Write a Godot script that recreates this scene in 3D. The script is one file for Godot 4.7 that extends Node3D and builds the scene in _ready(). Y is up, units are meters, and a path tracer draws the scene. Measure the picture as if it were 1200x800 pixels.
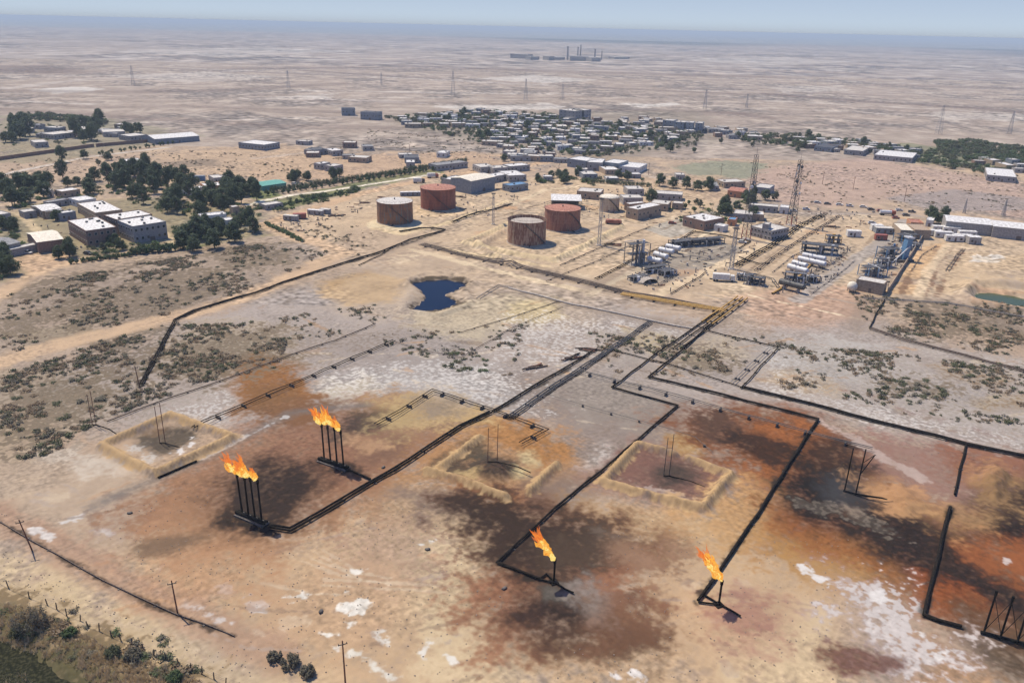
extends Node3D

# An oil field with gas flares, seen from a drone 100 m up. x is right, -z is away from the camera.

const GAIN := 1.45          # how much brighter than its albedo sunlit level ground comes out; turns seen colours into base colours
var M := {}
var taken := {}
var part_names := {}
var rng := RandomNumberGenerator.new()
var stains: Array[Stain] = []
var roads: Array[Stain] = []
var bumps: Array[Stain] = []
var swell := FastNoiseLite.new()


class Stain:                # a patch (closed outline) or a stroke (open line) on the ground
	var ax := PackedFloat32Array()
	var az := PackedFloat32Array()
	var ex := PackedFloat32Array()
	var ez := PackedFloat32Array()
	var inv := PackedFloat32Array()
	var n := 0
	var closed := true
	var half := 0.0
	var soft := 1.0
	var rag := 1.0
	var op := 1.0
	var speck := 0.0
	var rise := 0.0
	var col := Vector3.ONE
	var x0 := 1e9
	var x1 := -1e9
	var z0 := 1e9
	var z1 := -1e9

	func _init(pts: Array, is_closed: bool, half_width: float, margin: float) -> void:
		closed = is_closed
		half = half_width
		var k := pts.size()
		for i in (k if closed else k - 1):
			var a: Vector2 = pts[i]
			var b: Vector2 = pts[(i + 1) % k]
			ax.append(a.x); az.append(a.y); ex.append(b.x - a.x); ez.append(b.y - a.y)
			inv.append(1.0 / maxf((b - a).length_squared(), 1e-6))
		n = ax.size()
		for p in pts:
			x0 = minf(x0, p.x); x1 = maxf(x1, p.x); z0 = minf(z0, p.y); z1 = maxf(z1, p.y)
		var m := half_width + margin
		x0 -= m; x1 += m; z0 -= m; z1 += m

	func dist(x: float, z: float) -> float:          # metres inside the edge (negative outside)
		var best := 1e18
		var inside := false
		for i in n:
			var px := x - ax[i]
			var pz := z - az[i]
			var dx := ex[i]
			var dz := ez[i]
			var t := clampf((px * dx + pz * dz) * inv[i], 0.0, 1.0)
			var qx := px - dx * t
			var qz := pz - dz * t
			var d := qx * qx + qz * qz
			if d < best:
				best = d
			if closed and (pz < 0.0) != (pz < dz) and px < dx * pz / dz:
				inside = not inside
		best = sqrt(best)
		if closed:
			return best if inside else -best
		return half - best


class Geo:                  # collects faces, commits them as one mesh
	var v := PackedVector3Array()
	var nn := PackedVector3Array()
	var uv := PackedVector2Array()

	func tri(a: Vector3, b: Vector3, c: Vector3) -> void:
		var q := (c - a).cross(b - a).normalized()
		v.append(a); v.append(b); v.append(c)
		nn.append(q); nn.append(q); nn.append(q)
		uv.append(Vector2.ZERO); uv.append(Vector2.RIGHT); uv.append(Vector2.ONE)

	func quad(a: Vector3, b: Vector3, c: Vector3, d: Vector3) -> void:   # clockwise seen from outside
		var q := (d - a).cross(b - a).normalized()
		if q == Vector3.ZERO:
			q = (d - b).cross(c - b).normalized()
		for p in [a, b, c, a, c, d]:
			v.append(p); nn.append(q)
		for p in [Vector2(0, 1), Vector2.ZERO, Vector2.RIGHT, Vector2(0, 1), Vector2.RIGHT, Vector2.ONE]:
			uv.append(p)

	func box(t: Transform3D, s: Vector3) -> Geo:     # centred on t
		var h := s * 0.5
		var p := []
		for i in 8:
			p.append(t * Vector3(h.x if i & 1 else -h.x, h.y if i & 2 else -h.y, h.z if i & 4 else -h.z))
		quad(p[4], p[6], p[7], p[5]); quad(p[1], p[3], p[2], p[0]); quad(p[5], p[7], p[3], p[1])
		quad(p[0], p[2], p[6], p[4]); quad(p[6], p[2], p[3], p[7]); quad(p[0], p[4], p[5], p[1])
		return self

	func at(x: float, y: float, z: float, sx: float, sy: float, sz: float, yaw := 0.0) -> Geo:   # box standing at (x, y, z)
		return box(Transform3D(Basis(Vector3.UP, yaw), Vector3(x, y + sy * 0.5, z)), Vector3(sx, sy, sz))

	func tube(a: Vector3, b: Vector3, r0: float, r1 := -1.0, k := 8, caps := true) -> Geo:
		if r1 < 0.0:
			r1 = r0
		var d := (b - a).normalized()
		var u := d.cross(Vector3.UP if absf(d.y) < 0.9 else Vector3.RIGHT).normalized()
		var w := d.cross(u)
		for i in k:
			var f0 := TAU * i / k
			var f1 := TAU * (i + 1) / k
			var c0 := u * cos(f0) + w * sin(f0)
			var c1 := u * cos(f1) + w * sin(f1)
			var p := [a + c0 * r0, b + c0 * r1, b + c1 * r1, a + c0 * r0, b + c1 * r1, a + c1 * r0]
			var m0 := (c0 * (b - a).length() + d * (r0 - r1)).normalized()
			var m1 := (c1 * (b - a).length() + d * (r0 - r1)).normalized()
			var q := [m0, m0, m1, m0, m1, m1]
			var s := [Vector2(f0 / TAU, 1), Vector2(f0 / TAU, 0), Vector2(f1 / TAU, 0), Vector2(f0 / TAU, 1), Vector2(f1 / TAU, 0), Vector2(f1 / TAU, 1)]
			for j in 6:
				v.append(p[j]); nn.append(q[j]); uv.append(s[j])
			if caps:
				tri(b, b + c1 * r1, b + c0 * r1); tri(a, a + c0 * r0, a + c1 * r0)
		return self

	func ball(c: Vector3, r: Vector3, k := 8, m := 5) -> Geo:
		for j in m:
			for i in k:
				var q := []
				for e in [[i, j], [i, j + 1], [i + 1, j + 1], [i + 1, j]]:
					var f: float = TAU * e[0] / k
					var g: float = PI * e[1] / m - PI / 2
					q.append(Vector3(cos(f) * cos(g), sin(g), sin(f) * cos(g)))
				for o in [0, 2, 1, 0, 3, 2]:
					v.append(c + q[o] * r); nn.append((q[o] / r).normalized()); uv.append(Vector2.ZERO)
		return self

	func sweep(pts: PackedVector3Array, r: float, k := 6) -> Geo:   # a round pipe along a line, bends joined
		var last := []
		for i in pts.size():
			var d := Vector3.ZERO
			if i > 0: d += (pts[i] - pts[i - 1]).normalized()
			if i < pts.size() - 1: d += (pts[i + 1] - pts[i]).normalized()
			d = d.normalized()
			var side := d.cross(Vector3.UP).normalized()
			if side == Vector3.ZERO: side = Vector3.RIGHT
			var stretch := 1.0
			if i > 0 and i < pts.size() - 1:
				stretch = 1.0 / maxf(0.6, d.dot((pts[i + 1] - pts[i]).normalized()))
			var up := side.cross(d).normalized()
			var ring := []
			for j in k + 1:
				var c := side * cos(TAU * j / k) * stretch + up * sin(TAU * j / k)
				ring.append([pts[i] + c * r, c.normalized()])
			if i > 0:
				for j in k:
					var q := [last[j], ring[j + 1], ring[j], last[j], last[j + 1], ring[j + 1]]
					for e in q:
						v.append(e[0]); nn.append(e[1]); uv.append(Vector2(float(j) / k, i))
			last = ring
		return self

	func mesh() -> ArrayMesh:
		var a := []
		a.resize(Mesh.ARRAY_MAX)
		a[Mesh.ARRAY_VERTEX] = v
		a[Mesh.ARRAY_NORMAL] = nn
		a[Mesh.ARRAY_TEX_UV] = uv
		var m := ArrayMesh.new()
		m.add_surface_from_arrays(Mesh.PRIMITIVE_TRIANGLES, a)
		return m


func numbered(s: String) -> String:
	taken[s] = taken.get(s, -1) + 1
	return s if taken[s] == 0 else "%s_%03d" % [s, taken[s]]


func tag(o: Node3D, label: String, category: String, group := "") -> Node3D:
	o.set_meta("label", label)
	o.set_meta("category", category)
	if group:
		o.set_meta("group", group)
	return o


func thing(called: String, label: String, category: String, where: Vector3, turn := 0.0, group := "") -> Node3D:
	var o := Node3D.new()
	o.name = numbered(called)
	add_child(o)
	o.position = where
	o.rotation.y = turn
	return tag(o, label, category, group)


func part(parent: Node3D, called: String, g, mat: Material) -> MeshInstance3D:
	var o := MeshInstance3D.new()
	o.mesh = g.mesh() if g is Geo else g
	o.material_override = mat
	var used: Dictionary = part_names.get_or_add(parent, {})
	used[called] = used.get(called, -1) + 1
	o.name = called if used[called] == 0 else "%s_%03d" % [called, used[called]]
	parent.add_child(o, true)
	return o


func one(called: String, label: String, category: String, where: Vector3, g, mat: Material, turn := 0.0, group := "") -> MeshInstance3D:   # a thing that is one mesh
	var o := MeshInstance3D.new()
	o.mesh = g.mesh() if g is Geo else g
	o.material_override = mat
	o.name = numbered(called)
	add_child(o)
	o.position = where
	o.rotation.y = turn
	tag(o, label, category, group)
	return o


func twin(o: Node3D, where: Vector3, turn: float, size := Vector3.ONE, label := "", group := "") -> Node3D:
	var c: Node3D = o.duplicate()
	c.name = numbered(String(o.name).rstrip("0123456789").trim_suffix("_"))
	add_child(c)
	c.position = where
	c.rotation.y = turn
	c.scale = size
	if label: c.set_meta("label", label)
	if group: c.set_meta("group", group)
	return c


func setting(called: String, g, mat: Material) -> MeshInstance3D:
	var o := MeshInstance3D.new()
	o.mesh = g.mesh() if g is Geo else g
	if mat:
		o.material_override = mat
	o.name = numbered(called)
	o.set_meta("kind", "structure")
	add_child(o)
	return o


func hgt(p: Vector2) -> float:
	var y := 0.0
	if -p.y < 700.0:
		y = swell.get_noise_2d(p.x, p.y) * 0.35 * clampf((700.0 + p.y) / 300.0, 0.0, 1.0)
	for b in bumps:
		if p.x > b.x0 and p.x < b.x1 and p.y > b.z0 and p.y < b.z1:
			y += lift_of(b, p.x, p.y)
	return y


func lift_of(b: Stain, x: float, z: float) -> float:
	var t := clampf((b.dist(x, z) + (swell.get_noise_2d(x * 7.0, z * 7.0) + swell.get_noise_2d(z * 23.0, x * 23.0) * 0.5) * (minf(1.6, b.soft) if b.closed else 0.35)) / b.soft + 0.5, 0.0, 1.0)
	return b.rise * t * t * (3.0 - 2.0 * t)


func on(p: Vector2, dy := 0.0) -> Vector3:
	return Vector3(p.x, hgt(p) + dy, p.y)


func patch(pts: Array, col: Color, soft := 4.0, rag := 4.0, op := 1.0, speck := 0.0) -> void:
	add_stain(Stain.new(pts, true, 0.0, soft + rag), col, soft, rag, op, speck)


func spot(c: Vector2, r: float, col: Color, soft := 1.0, rag := 2.0, op := 1.0, speck := 0.0, long := 1.0, turn := 0.0) -> void:
	var pts := []
	for i in 8:
		pts.append(c + Vector2(cos(TAU * i / 8) * r * long, sin(TAU * i / 8) * r).rotated(turn))
	patch(pts, col, soft, rag, op, speck)


func stroke(pts: Array, width: float, col: Color, soft := 1.0, rag := 1.0, op := 1.0, speck := 0.0) -> void:
	add_stain(Stain.new(pts, false, width * 0.5, soft + rag), col, soft, rag, op, speck)


func track(pts: Array, width: float, col: Color, soft := 1.0, rag := 1.0, op := 1.0) -> void:     # a road: nothing grows on it
	stroke(pts, width, col, soft, rag, op)
	roads.append(Stain.new(pts, false, width * 0.5 + 0.5, 2.0))


func clear_of_roads(p: Vector2) -> bool:
	for r in roads:
		if p.x > r.x0 and p.x < r.x1 and p.y > r.z0 and p.y < r.z1 and r.dist(p.x, p.y) > 0.0:
			return false
	return true


func add_stain(s: Stain, col: Color, soft: float, rag: float, op: float, speck: float) -> void:
	var l := col.srgb_to_linear()
	s.col = Vector3(l.r * 0.985, l.g * 1.01, l.b * 0.965) / GAIN       # the sky's blue fill taken out
	if soft >= 2.0 and s.z1 > -330.0:                   # near the camera edges fade over metres
		s.soft = soft * 1.9; s.rag = rag * 0.75
	else:
		s.soft = soft; s.rag = rag
	s.op = op; s.speck = speck
	stains.append(s)


func berm(pts: Array, width: float, rise: float, closed := false) -> void:    # a bank of earth
	var p := pts.duplicate()
	if closed:
		p.append(pts[0])
	var b := Stain.new(p, false, width * 0.25, width * 0.5)
	b.soft = width * 0.5
	b.rise = rise
	bumps.append(b)


func mound(pts: Array, rise: float, soft := 2.0) -> void:    # a heap, or a pit where rise is below zero
	var b := Stain.new(pts, true, 0.0, soft)
	b.soft = soft
	b.rise = rise
	bumps.append(b)


func srgb(r: int, g: int, b: int) -> Color:
	return Color(r / 255.0, g / 255.0, b / 255.0)



func _ready() -> void:
	rng.seed = 7
	swell = noise(0.035, 3, 5)
	var cam := Camera3D.new()
	cam.fov = 46.41
	cam.far = 150000.0
	cam.near = 1.0
	cam.position = Vector3(0, 100, 0)
	add_child(cam)
	cam.basis = Basis(Vector3.RIGHT, -0.37655) * Basis(Vector3.BACK, 0.02339)
	cam.current = true
	var e := Environment.new()
	e.background_mode = Environment.BG_SKY
	var sm := ProceduralSkyMaterial.new()
	sm.sky_top_color = Color(0.30, 0.46, 0.74)
	sm.sky_horizon_color = Color(0.72, 0.775, 0.825)
	sm.sky_curve = 0.10
	sm.sky_energy_multiplier = 1.0
	sm.ground_bottom_color = Color(0.45, 0.40, 0.35)
	sm.ground_horizon_color = Color(0.62, 0.64, 0.68)
	sm.sun_angle_max = 80.0
	sm.sun_curve = 0.12
	e.sky = Sky.new()
	e.sky.sky_material = sm
	e.tonemap_mode = Environment.TONE_MAPPER_LINEAR
	e.tonemap_exposure = 1.17
	e.fog_enabled = true
	e.fog_density = 0.00013
	e.fog_light_color = Color(0.88, 0.945, 1.0)
	e.sdfgi_enabled = true
	e.ssao_enabled = true
	e.ssil_enabled = true
	var we := WorldEnvironment.new()
	we.environment = e
	add_child(we)
	var sun := DirectionalLight3D.new()
	sun.light_energy = 1.5
	sun.light_color = Color(1.0, 0.955, 0.88)
	sun.light_angular_distance = 0.5
	sun.shadow_enabled = true
	add_child(sun)
	sun.look_at_from_position(Vector3.ZERO, Vector3(0.383, -0.866, 0.321))
	make_stains()
	make_ground()
	make_materials()
	build_all()



func noise(freq: float, octaves: int, at_seed: int, kind := FastNoiseLite.TYPE_SIMPLEX_SMOOTH) -> FastNoiseLite:
	var n := FastNoiseLite.new()
	n.seed = at_seed
	n.noise_type = kind
	n.frequency = freq
	n.fractal_type = FastNoiseLite.FRACTAL_FBM
	n.fractal_octaves = octaves
	return n


func noise_map(freq: float, octaves: int, at_seed: int, r: Rect2, w: int, h: int, kind := FastNoiseLite.TYPE_SIMPLEX_SMOOTH) -> PackedByteArray:
	var n := noise(freq * r.size.x / w, octaves, at_seed, kind)
	n.offset = Vector3(r.position.x * w / r.size.x, r.position.y * w / r.size.x, 0)
	return n.get_image(w, h, false, false, false).get_data()


func paint(r: Rect2, w: int, h: int, level: int) -> Dictionary:
	var step := r.size.x / w
	var t := {"r": r, "w": w, "h": h, "level": level, "step": step, "stains": [], "rows": []}
	for s in stains:
		if s.x1 > r.position.x and s.x0 < r.end.x and s.z1 > r.position.y and s.z0 < r.end.y:
			t.stains.append(s)
	var k: float = [1.0, 0.6, 0.2, 0.07][level]
	t.n1 = noise_map(0.10 * k, 4, 11, r, w, h)
	t.n2 = noise_map(0.45 * k, 4, 12, r, w, h)
	t.n3 = noise_map(minf(1.6, 0.3 / step), 2, 13, r, w, h, FastNoiseLite.TYPE_VALUE_CUBIC)
	t.n4 = noise_map(0.022 * k, 5, 14, r, w, h)
	t.n5 = noise_map(0.16 * k, 4, 15, r, w, h)
	var many := 16
	t.rows.resize(many)
	var job := WorkerThreadPool.add_group_task(func(i: int) -> void: t.rows[i] = paint_rows(t, h * i / many, h * (i + 1) / many), many)
	WorkerThreadPool.wait_for_group_task_completion(job)
	var all := PackedByteArray()
	var bump := PackedByteArray()
	for a in t.rows:
		all.append_array(a[0])
		bump.append_array(a[1])
	var color := Image.create_from_data(w, h, false, Image.FORMAT_RGB8, all)
	var relief := Image.create_from_data(w, h, false, Image.FORMAT_L8, bump)
	relief.bump_map_to_normal_map(0.9 if level == 0 else 0.8)
	return {"color": ImageTexture.create_from_image(color), "normal": ImageTexture.create_from_image(relief)}


func base_tones(level: int) -> Array:
	var c := []
	for e in [[srgb(186, 161, 140), srgb(172, 152, 136), srgb(192, 167, 142)], [srgb(187, 163, 142), srgb(164, 147, 134), srgb(200, 173, 146)], [srgb(176, 158, 145), srgb(146, 134, 127), srgb(192, 175, 161)], [srgb(172, 157, 149), srgb(138, 129, 127), srgb(194, 181, 172)]][level]:
		var l: Color = e.srgb_to_linear()
		c.append(Vector3(l.r * 0.985, l.g * 1.01, l.b * 0.965) / GAIN)
	return c


func paint_rows(t: Dictionary, row0: int, row1: int) -> Array:
	var w: int = t.w
	var r: Rect2 = t.r
	var step: float = t.step
	var n1: PackedByteArray = t.n1
	var n2: PackedByteArray = t.n2
	var n3: PackedByteArray = t.n3
	var n4: PackedByteArray = t.n4
	var n5: PackedByteArray = t.n5
	var tones := base_tones(t.level)
	var tone_a: Vector3 = tones[0]
	var tone_b: Vector3 = tones[1]
	var tone_c: Vector3 = tones[2]
	var grain: float = [0.40, 0.46, 0.46, 0.5][t.level]
	var grit: float = [0.0075, 0.011, 0.012, 0.012][t.level]
	var fine: float = [0.003, 0.0055, 0.007, 0.007][t.level]
	var lut := PackedByteArray()
	lut.resize(1025)
	for i in 1025:
		lut[i] = int(clampf(Color(i / 1024.0, 0, 0).linear_to_srgb().r * 255.0 + 0.5, 0, 255))
	var out := PackedByteArray()
	out.resize(w * (row1 - row0) * 3)
	var high := PackedByteArray()
	high.resize(w * (row1 - row0))
	var cr := PackedFloat32Array()
	var cg := PackedFloat32Array()
	var cb := PackedFloat32Array()
	cr.resize(w); cg.resize(w); cb.resize(w)
	var o := 0
	var oh := 0
	for y in range(row0, row1):
		var z := r.position.y + (y + 0.5) * step
		var row := y * w
		for x in w:
			var a := clampf((n4[row + x] - 110) / 60.0, 0.0, 1.0)
			var b := clampf((n1[row + x] - 120) / 70.0, 0.0, 1.0)
			cr[x] = lerpf(lerpf(tone_a.x, tone_b.x, a), tone_c.x, b)
			cg[x] = lerpf(lerpf(tone_a.y, tone_b.y, a), tone_c.y, b)
			cb[x] = lerpf(lerpf(tone_a.z, tone_b.z, a), tone_c.z, b)
		for s: Stain in t.stains:
			if z < s.z0 or z > s.z1:
				continue
			var xa := maxi(0, int((s.x0 - r.position.x) / step))
			var xb := mini(w - 1, int((s.x1 - r.position.x) / step) + 1)
			if xa >= xb:
				continue
			var soft := maxf(s.soft, step)
			var rag := s.rag / 64.0
			var speck := s.speck
			var d0 := 0.0
			var d1 := s.dist(r.position.x + (xa + 0.5) * step, z)
			var at := 4
			for x in range(xa, xb):
				if at == 4:
					at = 0
					d0 = d1
					d1 = s.dist(r.position.x + (x + 4.5) * step, z)
				var d := d0 + (d1 - d0) * at * 0.25
				at += 1
				d += rag * (0.75 * (n1[row + x] - 128) + 0.45 * (n2[row + x] - 128))
				var q := d / soft + (0.75 if soft > 4.0 else 0.5)
				if q <= 0.0:
					continue
				if q > 1.0:
					q = 1.0
				q = q * q * (3.0 - 2.0 * q) * s.op
				q *= clampf(1.0 + (n2[row + x] - 128) * 0.0024 + (n1[row + x] - 128) * 0.0016, 0.0, 1.0)
				if speck > 0.0:
					q *= 1.0 - speck + speck * clampf(((n2[row + x] * 0.45 + n3[row + x] * 0.55 - 128) * 1.3 + 128 - 255 + 215 * q) / 24.0 + 0.5, 0.0, 1.0)
				cr[x] = cr[x] + (s.col.x - cr[x]) * q
				cg[x] = cg[x] + (s.col.y - cg[x]) * q
				cb[x] = cb[x] + (s.col.z - cb[x]) * q
		for x in w:
			var rough := clampf(0.8 + (n4[row + x] - 120) * 0.02 - (n1[row + x] - 128) * 0.006, 0.3, 1.5)
			var f := 1.0 + grain * (rough * ((n3[row + x] - 128) * grit + (n2[row + x] - 128) * fine) + (n1[row + x] - 128) * 0.003)
			var rill := absi(n5[row + x] - 128)
			if rill < 5:
				f *= 1.0 - 0.03 * rough * (5 - rill)
			elif rill < 9:
				f *= 1.0 + 0.012 * rough * (9 - rill)
			out[o] = lut[clampi(int(cr[x] * f * 1024.0), 0, 1024)]
			out[o + 1] = lut[clampi(int(cg[x] * f * 1024.0), 0, 1024)]
			out[o + 2] = lut[clampi(int(cb[x] * f * 1024.0), 0, 1024)]
			high[oh] = clampi((n2[row + x] + n3[row + x]) / 2, 0, 255)
			o += 3
			oh += 1
	return [out, high]


func ground_grid(mesh: ArrayMesh, r: Rect2, nx: int, nz: int, mat: Material) -> void:
	var hs := PackedFloat32Array()
	hs.resize((nx + 1) * (nz + 1))
	var sx := r.size.x / nx
	var sz := r.size.y / nz
	for j in nz + 1:
		var z := r.position.y + j * sz
		var fade := 0.35 * clampf((700.0 + z) / 300.0, 0.0, 1.0)
		for i in nx + 1:
			hs[j * (nx + 1) + i] = swell.get_noise_2d(r.position.x + i * sx, z) * fade if fade > 0.0 else 0.0
	for b in bumps:
		for j in range(maxi(0, ceili((b.z0 - r.position.y) / sz)), mini(nz, floori((b.z1 - r.position.y) / sz)) + 1):
			for i in range(maxi(0, ceili((b.x0 - r.position.x) / sx)), mini(nx, floori((b.x1 - r.position.x) / sx)) + 1):
				hs[j * (nx + 1) + i] += lift_of(b, r.position.x + i * sx, r.position.y + j * sz)
	var v := PackedVector3Array()
	var nn := PackedVector3Array()
	var uv := PackedVector2Array()
	var tan := PackedFloat32Array()
	var ix := PackedInt32Array()
	for j in nz + 1:
		for i in nx + 1:
			var k := j * (nx + 1) + i
			v.append(Vector3(r.position.x + i * sx, hs[k], r.position.y + j * sz))
			var gx := (hs[j * (nx + 1) + mini(i + 1, nx)] - hs[j * (nx + 1) + maxi(i - 1, 0)]) / (2.0 * sx)
			var gz := (hs[mini(j + 1, nz) * (nx + 1) + i] - hs[maxi(j - 1, 0) * (nx + 1) + i]) / (2.0 * sz)
			nn.append(Vector3(-gx, 1, -gz).normalized())
			uv.append(Vector2(float(i) / nx, float(j) / nz))
			tan.append_array([1.0, 0.0, 0.0, 1.0])
			if i < nx and j < nz:
				ix.append_array([k, k + 1, k + nx + 2, k, k + nx + 2, k + nx + 1])
	add_surface(mesh, v, nn, uv, tan, ix, mat)


func add_surface(mesh: ArrayMesh, v: PackedVector3Array, nn: PackedVector3Array, uv: PackedVector2Array, tan: PackedFloat32Array, ix: PackedInt32Array, mat: Material) -> void:
	var a := []
	a.resize(Mesh.ARRAY_MAX)
	a[Mesh.ARRAY_VERTEX] = v
	a[Mesh.ARRAY_NORMAL] = nn
	a[Mesh.ARRAY_TEX_UV] = uv
	a[Mesh.ARRAY_TANGENT] = tan
	a[Mesh.ARRAY_INDEX] = ix
	mesh.add_surface_from_arrays(Mesh.PRIMITIVE_TRIANGLES, a)
	mesh.surface_set_material(mesh.get_surface_count() - 1, mat)


func ground_sheets(mesh: ArrayMesh, rects: Array, mat: Material) -> void:     # level desert outside the detailed part
	var v := PackedVector3Array()
	var nn := PackedVector3Array()
	var uv := PackedVector2Array()
	var tan := PackedFloat32Array()
	var ix := PackedInt32Array()
	for e in rects:
		var k := v.size()
		for p in [Vector2(e[0], e[1]), Vector2(e[2], e[1]), Vector2(e[2], e[3]), Vector2(e[0], e[3])]:
			v.append(Vector3(p.x, 0, p.y))
			nn.append(Vector3.UP)
			uv.append(p / 3000.0)
			tan.append_array([1.0, 0.0, 0.0, 1.0])
		ix.append_array([k, k + 1, k + 2, k, k + 2, k + 3])
	add_surface(mesh, v, nn, uv, tan, ix, mat)


func earth(t: Dictionary, relief: float) -> StandardMaterial3D:
	var m := StandardMaterial3D.new()
	m.albedo_texture = t.color
	m.roughness = 0.95
	m.metallic_specular = 0.2
	m.texture_repeat = false
	if relief > 0.0:
		m.normal_enabled = true
		m.normal_texture = t.normal
		m.normal_scale = relief
	return m


func make_ground() -> void:
	var mesh := ArrayMesh.new()
	var a := Rect2(-215, -285, 430, 205)
	var b := Rect2(-480, -685, 960, 400)
	var c := Rect2(-1500, -2085, 3000, 1400)
	var d := Rect2(-6000, -8085, 12000, 6000)
	ground_grid(mesh, a, 614, 293, earth(paint(a, 2048, 976, 0), 0.3))
	ground_grid(mesh, b, 576, 240, earth(paint(b, 2048, 853, 1), 0.4))
	ground_grid(mesh, c, 100, 48, earth(paint(c, 2048, 956, 2), 0.0))
	ground_grid(mesh, d, 40, 20, earth(paint(d, 2048, 1024, 3), 0.0))
	var t := NoiseTexture2D.new()
	t.width = 1024; t.height = 1024; t.seamless = true; t.normalize = true
	t.noise = noise(0.012, 6, 31)
	var ramp := Gradient.new()
	ramp.offsets = PackedFloat32Array([0.2, 0.5, 0.8])
	ramp.colors = PackedColorArray([srgb(130, 116, 106), srgb(155, 139, 124), srgb(176, 157, 138)])
	t.color_ramp = ramp
	var desert := StandardMaterial3D.new()
	desert.albedo_texture = t
	desert.roughness = 0.95
	ground_sheets(mesh, [[-6000, -285, -215, -80], [215, -285, 6000, -80], [-6000, -685, -480, -285], [480, -685, 6000, -285], [-6000, -2085, -1500, -685], [1500, -2085, 6000, -685], [-6000, -80, 6000, 3000], [-60000, -8085, -6000, 3000], [6000, -8085, 60000, 3000]], desert)
	var scrub := StandardMaterial3D.new()
	var t2: NoiseTexture2D = t.duplicate()
	var ramp2 := Gradient.new()
	ramp2.offsets = PackedFloat32Array([0.3, 0.55, 0.8])
	ramp2.colors = PackedColorArray([srgb(106, 110, 104), srgb(124, 124, 116), srgb(150, 142, 132)])
	t2.color_ramp = ramp2
	scrub.albedo_texture = t2
	scrub.roughness = 0.95
	ground_sheets(mesh, [[-60000, -60000, 60000, -8085]], scrub)
	setting("ground", mesh, null)



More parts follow.
